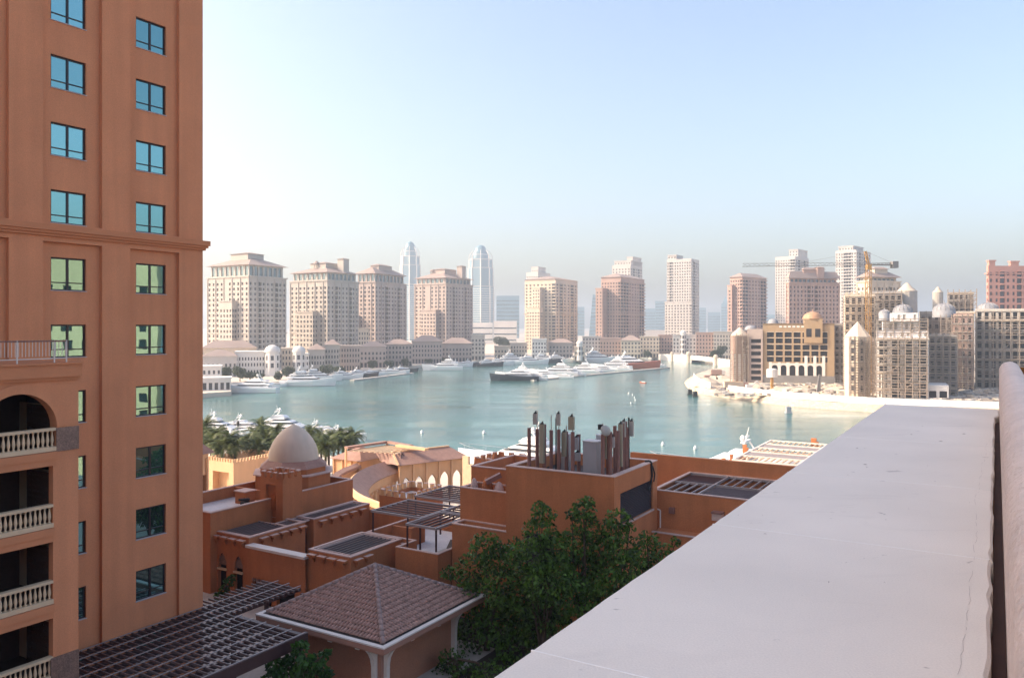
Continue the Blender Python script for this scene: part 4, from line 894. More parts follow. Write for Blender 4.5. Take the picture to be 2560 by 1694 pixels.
for k in range(4): mb = MB(); mb.box(-26.3 + 1.6 * k, -26.2 + 1.6 * k, 46.4, 46.5, ZR, ZR + .299); part(mb, 'foot', 'black', ct)
# ---------------------------------------------------------------- promenade buildings beyond
def wthing(name, label, cat, loc, group=None):
    o = thing(name, label, cat, loc, 0.0, group); ORG[o.name] = tuple(loc); return o
def hip(mb, t0, t1, s0, s1, z0, z1, ov=0.5, m=0):
    a, b, c, d = t0 - ov, t1 + ov, s0 - ov, s1 + ov; w = min(b - a, d - c) / 2
    if b - a >= d - c: r0, r1 = (a + w, (c + d) / 2, z1), (b - w, (c + d) / 2, z1)
    else: r0, r1 = ((a + b) / 2, c + w, z1), ((a + b) / 2, d - w, z1)
    A, B, C_, D = (a, c, z0), (b, c, z0), (b, d, z0), (a, d, z0)
    if b - a >= d - c: fs = [(A, B, r1, r0), (C_, D, r0, r1)]; tr = [(B, C_, r1), (D, A, r0)]
    else: fs = [(B, C_, r1, r0), (D, A, r0, r1)]; tr = [(A, B, r0), (C_, D, r1)]
    for f in fs: mb.quad(*f, m)
    for f in tr: mb.tri(*f, m)
    mb.quad(D, C_, B, A, m); return mb
def arch_bay(mb, P, w, z0, zs, zt, z1, m=0, depth=0.5, col=0.2):
    """one pointed arch between two piers; P(a, z, e) maps along, up, inwards"""
    pts = [(col, z0), (col, zs), (col + (w / 2 - col) * .22, zs + (zt - zs) * .45), (col + (w / 2 - col) * .55, zs + (zt - zs) * .75), (w / 2, zt)]
    pts += [(w - a, z) for a, z in reversed(pts[:-1])]
    for (a0, b0), (a1, b1) in zip(pts, pts[1:]):
        mb.quad(P(a0, b0, 0), P(a0, b0, depth), P(a1, b1, depth), P(a1, b1, 0), m)
        if a1 > a0 + 1e-6: mb.quad(P(a0, b0, 0), P(a1, b1, 0), P(a1, z1, 0), P(a0, z1, 0), m); mb.quad(P(a0, b0, depth), P(a0, z1, depth), P(a1, z1, depth), P(a1, b1, depth), m)
    for a0, a1 in ((0, col), (w - col, w)):
        mb.quad(P(a0, z0, 0), P(a1, z0, 0), P(a1, z1, 0), P(a0, z1, 0), m); mb.quad(P(a0, z0, depth), P(a0, z1, depth), P(a1, z1, depth), P(a1, z0, depth), m)
Z2 = lambda x, y: (780 + x * .1772, 1080 + y * .1772)
# curved arcade
arc = wthing('curved_arcade', 'curved arcade with tiled roof sweeping round the sunlit court', 'arcade', (-20, 112, 2))
path = [at(*Z2(x, y), 8.3) for x, y in ((1165, 380), (960, 430), (760, 500), (620, 580), (550, 660), (545, 720), (580, 790), (650, 850), (780, 915), (1010, 1000))]
def refine(ps, n=4):
    out = []
    for i in range(len(ps) - 1):
        p0, p1, p2, p3 = ps[max(0, i - 1)], ps[i], ps[i + 1], ps[min(len(ps) - 1, i + 2)]
        for k in range(n):
            u = k / n; out.append(0.5 * ((2 * p1) + (p2 - p0) * u + (2 * p0 - 5 * p1 + 4 * p2 - p3) * u * u + (3 * p1 - p0 - 3 * p2 + p3) * u ** 3))
    return out + [ps[-1]]
path = refine(path)
nrm = []
for i in range(len(path)):
    d = path[min(i + 1, len(path) - 1)] - path[max(i - 1, 0)]; nrm.append(Vector((-d.y, d.x, 0)).normalized())     # to the court (inwards)
def off(i, k, z): p = path[i] + nrm[i] * k; return (p.x, p.y, z)
mb = MB(); wl_, fl = MB(), MB()
for i in range(len(path) - 1):
    j = i + 1
    mb.quad(off(i, 0, 8.3), off(j, 0, 8.3), off(j, 2.5, 6.75), off(i, 2.5, 6.75)); mb.quad(off(i, 2.5, 6.75), off(j, 2.5, 6.75), off(j, 2.5, 6.6), off(i, 2.5, 6.6))
    mb.quad(off(i, -.25, 8.15), off(j, -.25, 8.15), off(j, 0, 8.3), off(i, 0, 8.3), 1); mb.quad(off(i, -.25, 7.4), off(j, -.25, 7.4), off(j, -.25, 8.15), off(i, -.25, 8.15), 1)
    wl_.quad(off(i, 2.0, 5.2), off(j, 2.0, 5.2), off(j, 2.0, 6.7), off(i, 2.0, 6.7))
    wl_.quad(off(i, -.15, 2), off(j, -.15, 2), off(j, -.15, 6.3), off(i, -.15, 6.3)); wl_.quad(off(i, -.9, 2), off(j, -.9, 2), off(j, -.9, 4.9), off(i, -.9, 4.9)); wl_.quad(off(i, -.9, 4.9), off(j, -.9, 4.9), off(j, -.15, 4.9), off(i, -.15, 4.9))
    fl.quad(off(i, -5.6, 4.2), off(j, -5.6, 4.2), off(j, -.9, 4.2), off(i, -.9, 4.2))
part(mb, 'roof', ['tile_roof', 'peach'], arc); part(wl_, 'wall', 'terra_pale', arc); part(fl, 'canopy_floor', 'roof_white', arc)
for i in range(1, len(path) - 1, 2):
    p = off(i, 2.0, 2); mb = MB(); mb.tube(p, (p[0], p[1], 5.2), .2, n=8); mb.box(p[0] - .3, p[0] + .3, p[1] - .3, p[1] + .3, 4.9, 5.199); part(mb, 'column', 'peach', arc)
    q = off(i, -.2, 6.3); mb = MB(); mb.box(q[0] - .12, q[0] + .12, q[1] - .12, q[1] + .12, 6.3, 7.4); part(mb, 'post', 'peach', arc)
ot = refine([at(*Z2(x, y), 7.5) for x, y in ((985, 350), (700, 420), (500, 490), (350, 560), (278, 622), (240, 690))])
mb = MB()
for p, q in zip(ot, ot[1:]):
    d = (q - p); n_ = Vector((-d.y, d.x, 0)).normalized(); a, b = p + n_ * 0, q + n_ * 0; a2, b2 = p + n_ * .9, q + n_ * .9
    mb.quad((a.x, a.y, 7.6), (b.x, b.y, 7.6), (b2.x, b2.y, 7.3), (a2.x, a2.y, 7.3)); mb.quad((a2.x, a2.y, 7.3), (b2.x, b2.y, 7.3), (b2.x, b2.y, 6.9), (a2.x, a2.y, 6.9)); mb.quad((a.x, a.y, 2), (b.x, b.y, 2), (b.x, b.y, 7.6), (a.x, a.y, 7.6), 1)
part(mb, 'outer_canopy', ['tile_roof', 'peach'], arc)
# straight arcade wing
w0, w1 = at(1000, 1162, 8.2), at(1173, 1141, 8.2); e_ = (w1 - w0); Lw = e_.length; e_.normalize(); nb_ = Vector((-e_.y, e_.x, 0))
wing = wthing('arcade_wing', 'sunlit arcade wing with pointed arches and long tiled roof', 'arcade', (w0.x, w0.y, 2))
Pw = lambda o0: (lambda a, z, e: tuple(w0 + e_ * (o0 + a) + nb_ * (0.7 + e) + Vector((0, 0, z - 8.2))))
nb = 5; bw = (Lw - 1.0) / nb; mb = MB()
for k in range(nb): arch_bay(mb, Pw(.3 + k * bw), bw, 2, 4.6 if k < 3 else 5.0, 6.0 if k < 3 else 6.2, 8.1, 0, .5, .32)
part(mb, 'wall', 'terra_pale', wing)
for k in range(nb + 1):
    p = Pw(.3 + k * bw)(0, 2, -.12); mb = MB(); mb.tube(p, (p[0], p[1], 8.05), .14, n=8); part(mb, 'column', 'peach', wing)
R0 = lambda a, b, z: tuple(w0 + e_ * a + nb_ * b + Vector((0, 0, z - 8.2)))
mb = MB(); mb.quad(R0(-.3, -.2, 8.15), R0(Lw, -.2, 8.15), R0(Lw - 2.0, 3.2, 9.75), R0(.4, 3.2, 9.75)); mb.quad(R0(.4, 3.2, 9.75), R0(Lw - 2, 3.2, 9.75), R0(Lw, 6.4, 8.15), R0(-.3, 6.4, 8.15)); mb.tri(R0(Lw, -.2, 8.15), R0(Lw, 6.4, 8.15), R0(Lw - 2, 3.2, 9.75)); mb.tri(R0(-.3, 6.4, 8.15), R0(-.3, -.2, 8.15), R0(.4, 3.2, 9.75)); mb.quad(R0(-.3, 6.4, 8.1), R0(Lw, 6.4, 8.1), R0(Lw, -.2, 8.1), R0(-.3, -.2, 8.1))
part(mb, 'roof', 'tile_roof', wing)
mb = MB(); mb.beam(R0(.3, 3.2, 9.8), R0(Lw - 2, 3.2, 9.8), .35, .2); mb.beam(R0(-.35, -.2, 8.25), R0(.4, 3.2, 9.8), .3, .15); part(mb, 'ridge', 'peach', wing)
# hip-roofed corner house left of it
E2g = w2g(*at(823, 1144, 8)[:2]); E3g = w2g(*at(904, 1153, 8)[:2])
hc = gthing('hip_roofed_house', 'small hip roofed house behind the curved arcade', 'house', E2g[0] + 4, E2g[1] + 3, 2)
mb = MB(); mb.box(E2g[0] + .5, E3g[0] - .4, E2g[1] + .5, E2g[1] + 7, 2, 7.95); part(mb, 'wall', 'terra_pale', hc)
mb = MB(); hip(mb, E2g[0], E3g[0], E2g[1], E2g[1] + 7.4, 7.96, 9.75, 0.0); part(mb, 'roof', 'tile_roof', hc)
for k in range(4): t = E2g[0] + .7 + k * 1.9; mb = MB(); mb.tube((t, E2g[1] + .35, 2), (t, E2g[1] + .35, 7.9), .15, n=8); part(mb, 'column', 'peach', hc)
mb = MB(); pa, pb = at(933, 1124, 9.7), at(1003, 1132, 9.7); pc, pd = at(958, 1158, 8.0), at(1000, 1163, 8.0)
mb.quad(tuple(pc), tuple(pd), tuple(pb), tuple(pa)); mb.quad(tuple(pa), tuple(pb), (pb.x + 2, pb.y + 3, 8), (pa.x + 2, pa.y + 3, 8))
mb.v = [(*w2g(x, y), z) for x, y, z in mb.v]; part(mb, 'link_roof', 'tile_roof', hc)
# open timber frame over the court behind
tf = wthing('open_roof_frame', 'flat tiled canopy frame with slats behind the arcade ridge', 'canopy', tuple(at(985, 1112, 9.0)))
A, B, C_, D = [at(*Z2(x, y), 10.2) for x, y in ((480, 218), (1060, 135), (1400, 195), (1210, 262))]
mb = MB()
for p, q in ((A, B), (B, C_)): mb.beam(p, q, .9, .35)
part(mb, 'edge_beam', 'tile_roof', tf)
mb = MB(); p, q = at(*Z2(1205, 185), 10.4), at(*Z2(1620, 243), 10.4); mb.beam(p, q, .9, .35); part(mb, 'front_beam', 'peach', tf)
for k in range(10):
    u = (k + .5) / 10; p = A.lerp(D, u) ; q = B.lerp(C_, u); mb = MB(); mb.beam(p + Vector((0, 0, -.5)), q + Vector((0, 0, -.5)), .3, .12); part(mb, 'slat', 'cream', tf)
for p in (A, B, C_): mb = MB(); mb.tube((p.x, p.y, 2), (p.x, p.y, 10), .2, n=8); part(mb, 'column', 'peach', tf)
# crenellated gatehouse
gh = gthing('crenellated_gatehouse', 'sunlit peach gatehouse with small crenels left of the dome', 'building', -105, 89, 2)
shell(gh, -108.2, -102, 84.4, 93.6, 2, 8.6, 0.7, 0.35, wm='peach', rm='quay_pave', opsF=[(-106.9, -103.1, 2, 7.0)], opsR=[(90.2, 93.0, 2, 5.6)], opd=1.2, back='peach', cop=0)
mb = MB()
for k in range(7): mb.tube((-101.97, 90.0 + .5 * k, 5.7 + 1.0 * math.sin(PI * k / 6)), (-101.97, 90.5 + .5 * k, 5.7 + 1.0 * math.sin(PI * (k + 1) / 6)), .08, n=5)
part(mb, 'arch_moulding', 'terra', gh)
crenels(gh, merlon_mesh('merlon', 0.42, 0.5, 0.25, 'peach', 'peach'), -108.2, -102, 84.4, 93.6, 8.601, 0.62)
lb = gthing('arched_house', 'peach house with tall arch just visible beside the salmon tower', 'house', -88, 64, 2)
s_a, s_b = gs(470, -84.3), gs(521, -84.3)
shell(lb, -95, -84.3, s_a, s_b, 2, 14.2, 0, 0.3, wm='peach', opsR=[(gs(505, -84.3), gs(515, -84.3), 2, 11.5)], opd=.8, back='terra', cop=0)
mb = MB(); hip(mb, -95, -84.3, s_a, s_b, 14.2, 16.4, .6); part(mb, 'roof', 'tile_roof', lb)
mb = MB(); mb.tube((-84.2, s_b - .25, 2), (-84.2, s_b - .25, 13.6), .18, n=8); part(mb, 'column', 'peach', lb)
# yellow gable end by the arcade
yg = gthing('sunlit_gable_wall', 'bright sunlit cream wall end beside the antenna annex', 'wall', -52, 90, 2)
p = w2g(*at(1156, 1200, 6)[:2]); mb = MB(); mb.box(p[0], p[0] + 3.2, p[1], p[1] + .5, 2, 8.6); mb.box(p[0], p[0] + 1.1, p[1], p[1] + .5, 8.601, 9.8); part(mb, 'wall', 'cream', yg)
lp = wthing('street_lamp', 'black lantern street lamp standing among the quayside palms', 'lamp', tuple(at(595, 1122, 2.0)))
p = at(595, 1122, 2.0); mb = MB(); mb.tube((p.x, p.y, 2), (p.x, p.y, 7.2), .1, .07, n=8); part(mb, 'post', 'black', lp)
mb = MB(); mb.lathe(p.x, p.y, [(.1, 7.2), (.32, 7.5), (.36, 8.1), (.15, 8.4), (.02, 8.7)], 8); part(mb, 'lantern', 'black', lp)

# ---------------------------------------------------------------- vegetation
def leaf_cloud(blobs, per, size, seed):
    rg = np.random.default_rng(seed); V, Fc = [], []
    for (c, r) in blobs:
        n = int(per * (r ** 2)); d = rg.normal(size=(n, 3)); d /= np.linalg.norm(d, axis=1)[:, None]
        rad = r * (0.45 + 0.6 * rg.random(n) ** 0.6)
        p = np.array(c) + d * rad[:, None] * np.array([1, 1, .85])
        ax = d * .6 + rg.normal(size=(n, 3)) * .7; ax[:, 2] -= .35; ax /= np.linalg.norm(ax, axis=1)[:, None]
        sd_ = np.cross(ax, rg.normal(size=(n, 3))); sd_ /= np.linalg.norm(sd_, axis=1)[:, None]
        L = size * (.6 + .8 * rg.random(n))[:, None]; W = L * .28
        V.append(np.stack([p - ax * L * .5, p + sd_ * W, p + ax * L * .5, p - sd_ * W], 1).reshape(-1, 3))
    V = np.concatenate(V); n = len(V) // 4
    return V, np.arange(n * 4).reshape(n, 4)
def np_mesh(name, V, Fq, mt, smooth=False):
    me = bpy.data.meshes.new(name); k = Fq.shape[1]
    me.vertices.add(len(V)); me.vertices.foreach_set('co', V.astype(np.float32).ravel())
    me.loops.add(Fq.size); me.loops.foreach_set('vertex_index', Fq.astype(np.int32).ravel())
    me.polygons.add(len(Fq)); me.polygons.foreach_set('loop_start', np.arange(0, Fq.size, k, dtype=np.int32)); me.polygons.foreach_set('loop_total', np.full(len(Fq), k, np.int32))
    me.materials.append(M[mt]); me.update(calc_edges=True); me.validate(); return me
def tree(label, s, blobs, base, name='leafy_tree', per=360, size=.25, mt='leaf', seed=1, cat='tree'):
    rnd = random.Random(seed); bl = []
    for px, py, r in blobs:
        ss = s + rnd.uniform(-1.3, 1.3) * (r / 50) ; t = gt(px, ss); Y = -t * SN + ss * CS
        bl.append((Vector((t, ss, zat(py, Y))), r * Y / F))
    bt = base if base else (sum(b[0].x for b in bl) / len(bl), s)
    o = gthing(name, label, cat, bt[0], bt[1], 10.0)
    V, Fq = leaf_cloud([(b[0] - Vector((bt[0], bt[1], 10)), b[1]) for b in bl], per, size, seed)
    _link('crown', np_mesh('crown', V, Fq, mt), o)
    mb = MB(); root = Vector((bt[0], bt[1], 9.9)); zmin = min(b[0].z for b in bl); fork = Vector((bt[0], bt[1], max(11.0, min(12.5, zmin + .8))))
    mb.tube(root, fork, .2, .15, n=8)
    for c, r in bl:
        mid = fork.lerp(c, .5) + Vector((rnd.uniform(-.3, .3), rnd.uniform(-.3, .3), .2)); mb.tube(fork, mid, .09, .06, n=5); mb.tube(mid, c, .06, .02, n=5)
    part(mb, 'trunk', 'bark', o); return o
tree('dense dark tree beside the tiled pavilion roof', 41.5, [(1215, 1370, 46), (1180, 1425, 48), (1252, 1405, 50), (1292, 1378, 40), (1205, 1500, 62), (1262, 1470, 62), (1165, 1485, 36), (1190, 1585, 58), (1245, 1565, 62), (1165, 1660, 58), (1232, 1655, 62), (1120, 1430, 20), (1290, 1540, 50)], None, seed=3)
tree('tall tree with a spire of leaves before the antenna block', 40.5, [(1358, 1288, 34), (1348, 1330, 44), (1392, 1368, 50), (1330, 1400, 62), (1372, 1450, 70), (1312, 1490, 60), (1402, 1505, 62), (1340, 1560, 62), (1300, 1625, 60), (1350, 1270, 20), (1380, 1550, 40), (1260, 1680, 50), (1395, 1420, 40)], None, seed=4)
tree('tallest tree top in the middle of the courtyard trees', 41.5, [(1458, 1272, 32), (1462, 1310, 38), (1440, 1362, 56), (1502, 1372, 50), (1462, 1425, 62), (1512, 1440, 56), (1432, 1485, 60), (1485, 1505, 50), (1470, 1255, 18), (1430, 1285, 18)], None, seed=5)
tree('tree against the orange corner below the louvre', 41.8, [(1545, 1302, 36), (1528, 1335, 40), (1556, 1372, 44), (1572, 1420, 44), (1532, 1462, 50), (1575, 1318, 16)], None, seed=6)
tree('small tree at the parapet end of the courtyard row', 44.0, [(1618, 1348, 28), (1655, 1376, 28), (1602, 1402, 40), (1690, 1352, 14), (1640, 1410, 30)], None, seed=7)
tree('leafy shrub rising in front of the pavilion wall', 29.5, [(750, 1618, 20), (735, 1650, 28), (765, 1665, 32), (800, 1645, 20), (690, 1662, 26), (720, 1690, 34), (800, 1690, 30), (818, 1630, 10), (680, 1695, 24)], None, name='leafy_shrub', per=520, size=.30, mt='leaf_bush', seed=8, cat='shrub')
tree('bright green sapling by the arched windows of the corbelled house', 38.6, [(572, 1455, 14), (560, 1475, 14), (545, 1490, 12), (580, 1442, 8)], None, name='sapling', per=500, size=.26, mt='leaf_bush', seed=9, cat='sapling')
tree('low dark bush at the foot of the pavilion', 37.5, [(1128, 1650, 34), (1165, 1690, 44), (1105, 1690, 30), (1220, 1690, 40), (1080, 1680, 18)], None, name='bush', per=420, size=.2, seed=10, cat='bush')

def palm_meshes(seed):
    rg = random.Random(seed); mb = MB(); tr = MB(); Ht = 1.0
    for k in range(46):
        az = rg.uniform(0, 2 * PI); el = rg.uniform(-.35, 1.25); L = rg.uniform(2.0, 2.7); p = Vector((0, 0, 0)); d = Vector((math.cos(az) * math.cos(el), math.sin(az) * math.cos(el), math.sin(el)))
        side = d.cross(Vector((0, 0, 1))).normalized(); n = 9
        for i in range(n):
            q = p + d * (L / n); u = (i + .5) / n; w = .55 * (math.sin(PI * (u * .86 + .1)) ** .7)
            for sg in (-1, 1):
                for h in (0, .5):
                    b = p.lerp(q, h); tip = b + side * sg * w + d * w * .5 - Vector((0, 0, .28 * w)); wd = d * (L / n * .36)
                    mb.tri(b - wd * .2, b + wd, tip)
            mb.quad(p - side * .025, p + side * .025, q + side * .018, q - side * .018)
            p = q; d = (d + Vector((0, 0, -.16 - .1 * u))).normalized()
    for k in range(8): tr.tube((0, 0, -6.5 + .82 * k), (0, 0, -6.5 + .82 * (k + 1)), .23 if k % 2 else .21, .2, n=7)
    return mb.mesh('crown', 'palm_leaf'), tr.mesh('trunk', 'bark')
PM = [palm_meshes(k) for k in (1, 2, 3)]
palms = [(512, 1062, 150), (516, 1082, 146), (541, 1082, 140), (574, 1090, 134), (528, 1104, 136), (556, 1112, 132), (652, 1062, 158), (640, 1082, 150), (688, 1076, 150), (668, 1096, 142), (618, 1106, 138), (648, 1112, 136), (776, 1078, 152), (803, 1088, 150), (834, 1092, 146), (884, 1086, 150), (858, 1102, 142), (814, 1112, 138), (790, 1110, 142)]
palms += [(505, 1096, 140), (588, 1108, 132), (628, 1096, 140), (704, 1098, 140), (662, 1080, 146), (822, 1100, 142), (872, 1094, 148), (846, 1086, 150), (760, 1096, 150)]
palms.sort()
for i, (px, py, Y) in enumerate(palms):
    z = zat(py, Y) - .3; sc_ = 1.05 + .25 * random.random() ; cm, tmsh = PM[i % 3]
    o = thing('palm_tree', ORDX[i] + ' palm from the left in the quayside row beyond the dome', 'palm', (xat(px, Y), Y, z - 6.5 if z - 6.5 < 2 else 2.0), random.uniform(0, 6), 'quayside palms')
    bz = o.location.z
    c = _link('crown', cm, o); c.location = (0, 0, z - bz); c.scale = (sc_,) * 3
    t = _link('trunk', tmsh, o); hh = z - 2.0; t.location = (0, 0, z - bz); t.scale = (1, 1, max(.3, hh / 6.5)); o.location.z = bz

# ---------------------------------------------------------------- boats
mat('hull_white', (0.80, 0.79, 0.77), 0.25, 0.03, .3); mat('hull_dark', (0.02, 0.025, 0.035), 0.2, 0); mat('boat_glass', (0.02, 0.025, 0.035), 0.08, 0)
mat('teak', (0.30, 0.16, 0.08), .6, .15, 2); mat('hull_red', (0.40, 0.10, 0.05), .5, .1, 1)
def yacht_meshes(style):
    """motor yacht of unit-ish length 20 along +x, bow at +x, waterline at z=0"""
    st_ = [(-10, 2.5, 1.9), (-8, 2.65, 1.95), (-3, 2.75, 2.1), (2, 2.6, 2.35), (6, 1.75, 2.7), (8.5, .8, 2.95), (10, .05, 3.15)]
    hb = MB(); rows_ = []
    for x, w, d in st_: rows_.append([(x - (0.9 if x > 8 else 0) * .8, -w * .55, -.5), (x - (.5 if x > 8 else 0), -w * .86, .1), (x, -w, d * .75), (x, -w * .97, d), (x, w * .97, d), (x, w, d * .75), (x - (.5 if x > 8 else 0), w * .86, .1), (x - (0.9 if x > 8 else 0) * .8, w * .55, -.5)])
    vs = [p for r in rows_ for p in r]; k = 8
    hb.add(vs, [(j * k + i, (j + 1) * k + i, (j + 1) * k + i + 1, j * k + i + 1) for j in range(6) for i in range(7)] + [tuple(range(7, -1, -1))])
    ca, gl_, fb, ms = MB(), MB(), MB(), MB()
    def cabin(mb, x0, x1, w, z0, z1, rake, rb=.4): mb.add([(x0, -w, z0), (x1, -w * .8, z0), (x1, w * .8, z0), (x0, w, z0), (x0 + rb, -w * .9, z1), (x1 - rake, -w * .7, z1), (x1 - rake, w * .7, z1), (x0 + rb, w * .9, z1)], [(0, 1, 5, 4), (1, 2, 6, 5), (2, 3, 7, 6), (3, 0, 4, 7), (4, 5, 6, 7)])
    n = {'cruiser': 1, 'yacht': 2, 'super': 3}[style]
    cabin(ca, -7.5, 5.5, 2.2, 1.9, 2.45, 1.2); cabin(gl_, -5.6, 4.1, 2.13, 2.45, 2.85, .9); cabin(ca, -8, 3.2, 2.25, 2.85, 3.3, .9)
    if n >= 2: cabin(ca, -6.6, 2.2, 1.95, 3.3, 3.6, .5); cabin(gl_, -4.4, 1.5, 1.88, 3.6, 3.95, .8); cabin(ca, -6.8, .7, 2.0, 3.95, 4.3, .8)
    if n >= 3: cabin(gl_, -4.2, -.4, 1.65, 4.3, 4.65, .7); cabin(ca, -5.4, -1.0, 1.8, 4.65, 4.95, .6)
    top = {1: 3.3, 2: 4.3, 3: 4.95}[n]
    cabin(fb, -4.5, -1, 1.6, top, top + .55, .7); fb.beam((-4.6, -1.6, top), (-3.4, -1.3, top + 1.5), .35, .18); fb.beam((-4.6, 1.6, top), (-3.4, 1.3, top + 1.5), .35, .18); fb.beam((-3.4, -1.5, top + 1.5), (-3.4, 1.5, top + 1.5), .6, .2)
    ms.tube((-3.4, 0, top + 1.6), (-3.8, 0, top + 3.0), .09, .05, n=6); ms.lathe(-3.2, .8, [(.01, top + 1.6), (.3, top + 1.65), (.36, top + 1.9), (.2, top + 2.15), (.01, top + 2.2)], 8); ms.box(-3.7, -3.3, -.8, .0, top + 1.9, top + 2.05)
    st2 = MB(); 
    for sg in (-1, 1):
        for i in range(4): x = -2 + 2 * i; st2.quad((x, sg * 2.79, 1.0), (x + 1.1, sg * (2.74 - .1 * i), 1.05), (x + 1.1, sg * (2.76 - .1 * i), 1.45), (x, sg * 2.80, 1.45)) if i < 2 else None
    rl = MB()
    for sg in (-1, 1):
        pr = [(3, 2.4, 2.5), (6, 1.7, 2.75), (8.5, .75, 3.0), (9.8, .05, 3.2)]
        for (a, b, c), (d, e, f) in zip(pr, pr[1:]): rl.tube((a, sg * b, c + .75), (d, sg * e, f + .75), .035, n=4); rl.tube((a, sg * b, c), (a, sg * b, c + .75), .03, n=4)
    return hb, ca, gl_, fb, ms, rl
YM = {}
for st_ in ('cruiser', 'yacht', 'super'):
    ms_ = yacht_meshes(st_)
    for hm in ('hull_white', 'hull_dark', 'hull_red'):
        YM[st_, hm] = [('hull', ms_[0].mesh('hull', hm))]
    sh = [(nm, b.mesh(nm, mt)) for nm, b, mt in (('deckhouse', ms_[1], 'hull_white'), ('windows', ms_[2], 'boat_glass'), ('flybridge', ms_[3], 'hull_white'), ('radar_mast', ms_[4], 'hull_white'), ('bow_rail', ms_[5], 'cabinet'))]
    for hm in ('hull_white', 'hull_dark', 'hull_red'): YM[st_, hm] += sh
def yacht(label, X, Y, L, heading, style='yacht', hull='hull_white', group=None, hs=None):
    o = thing('motor_yacht', label, 'yacht', (X, Y, 0), heading, group); k = L / 20.0
    for nm, me in YM[style, hull]: c = _link(nm, me, o); c.scale = (k, k, k * (hs or 1))
    return o
def yp(px, py): p = at(px, py, 0); return p.x, p.y
# yachts along the near quay
for i, (px, py, L, hd, st_, lab) in enumerate((
    (560, 1096, 20, -.2, 'super', 'white yacht behind the leftmost quayside palms'), (625, 1090, 18, -.1, 'yacht', 'white yacht with teak deck behind the second palm clump'),
    (598, 1118, 20, 1.0, 'cruiser', 'white cruiser moored close in behind the street lamp'), (728, 1094, 22, -.15, 'super', 'large white yacht with high mast directly behind the dome tip'),
    (812, 1095, 17, -.3, 'cruiser', 'low white cruiser right of the dome behind palms'), (860, 1099, 14, -.4, 'cruiser', 'smallest white cruiser at the end of the quayside palms'))):
    yacht(lab, *yp(px, py), L, hd, st_)
yacht('white superyacht top rising behind the antenna annex', xat(1290, 164), 164, 27, 2.7, 'super')
yacht('white yacht roof beyond the dark rear wall beside the sunlit pergola', xat(1800, 143), 143, 27, 2.6, 'yacht', hs=1.25)
# buoys
def buoy(px, py, label, col='hull_white', r=.55):
    p = at(px, py, 0); mb = MB(); mb.lathe(0, 0, [(.01, -.3), (r, -.25), (r * 1.1, .15), (r * .8, .55), (r * .3, .8), (.02, .95)], 10); solo(mb, 'mooring_buoy', col, label, 'buoy', (p.x, p.y, 0), smooth=True)
for px, py, lab in ((1055, 1082, 'white buoy floating above the tiled arcade roof'), (1210, 1083, 'pale buoy floating left of the antennas'), (1657, 1112, 'small buoy right of the antenna cluster'), (1738, 1122, 'buoy floating beside the white yacht roof'),
                    (1572, 984, 'leftmost of four small buoys in mid channel'), (1581, 988, 'second of four small buoys in mid channel'), (1586, 995, 'third of four small buoys in mid channel'), (1588, 1001, 'lowest of four small buoys in mid channel'), (1577, 1009, 'lone marker buoy just below the four small ones')):
    buoy(px, py, lab, r=.42 if py > 1050 else .2)
bp = at(1607, 957, 0); sb_ = thing('small_boat', 'tiny open motorboat alone in the channel', 'boat', bp, 2.2)
for nm, me in YM['cruiser', 'hull_red'][:2]: c = _link(nm, me, sb_); c.scale = (.24,) * 3
for px, py, lab in ((1725, 986, 'left black float pile off the breakwater tip'), (1738, 991, 'right black float pile off the breakwater tip'), (1971, 1032, 'grey square marker float near the long seawall')):
    p = at(px, py, 0); mb = MB(); mb.box(-1.1, 1.1, -1.1, 1.1, -.4, .35); mb.box(-.8, .8, -.8, .8, .351, 2.2); mb.tube((0, 0, 2.2), (0, 0, 3.0), .1, n=6)
    solo(mb, 'marker_float', 'black' if px < 1900 else 'cabinet', lab, 'float', p)
# ---------------------------------------------------------------- far shore
mat('sand', (0.52, 0.44, 0.35), .95, .16, .08, fine=.1, fscale=.6); mat('rubble', (0.55, 0.44, 0.32), .95, .25, .9, fine=.25, fscale=2.5)
mat('fence_white', (0.80, 0.79, 0.77), .5, .03, .3)
mat('beige', (0.45, 0.395, 0.345), .85, .05, .05, fine=.04, fscale=.6); mat('beige_pink', (0.42, 0.335, 0.295), .85, .05, .05, fine=.04, fscale=.6)
mat('sandstone', (0.56, 0.46, 0.36), .85, .05, .05, fine=.04, fscale=.6); mat('brick_pink', (0.40, 0.265, 0.22), .85, .05, .05, fine=.04, fscale=.6)
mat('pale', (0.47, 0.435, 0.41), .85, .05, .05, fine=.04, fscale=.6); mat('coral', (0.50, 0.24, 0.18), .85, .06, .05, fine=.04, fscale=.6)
mat('off_white', (0.68, 0.64, 0.60), .8, .05, .1); mat('roof_clay', (0.33, 0.245, 0.21), .85, .12, .1); mat('roof_slate', (0.27, 0.25, 0.25), .8, .1, .1)
mat('tan', (0.37, 0.255, 0.15), .85, .06, .08, fine=.04, fscale=.5); mat('concrete', (0.46, 0.42, 0.375), .9, .12, .12, fine=.1, fscale=.6); mat('concrete_dark', (0.31, 0.29, 0.28), .9, .12, .12, fine=.1, fscale=.6)
mat('mesh_white', (0.70, 0.66, 0.64), .8, .10, .2); mat('mesh_dark', (0.20, 0.19, 0.19), .8, .18, .3); mat('crane_yellow', (0.45, 0.24, 0.07), .5, .1, 1); mat('steel', (0.22, 0.19, 0.17), .5, .1, 1, metal=.4)
mat('win_dark', (0.055, 0.055, 0.065), .25, .75, .22); mat('win_black', (0.015, 0.013, 0.015), .5, .2, .3); mat('stone_grey', (0.20, 0.19, 0.185), .9, .15, .3); mat('scaffold', (0.30, 0.235, 0.185), .6, .1, 1); mat('lead', (0.27, 0.27, 0.285), .6, .08, .2)
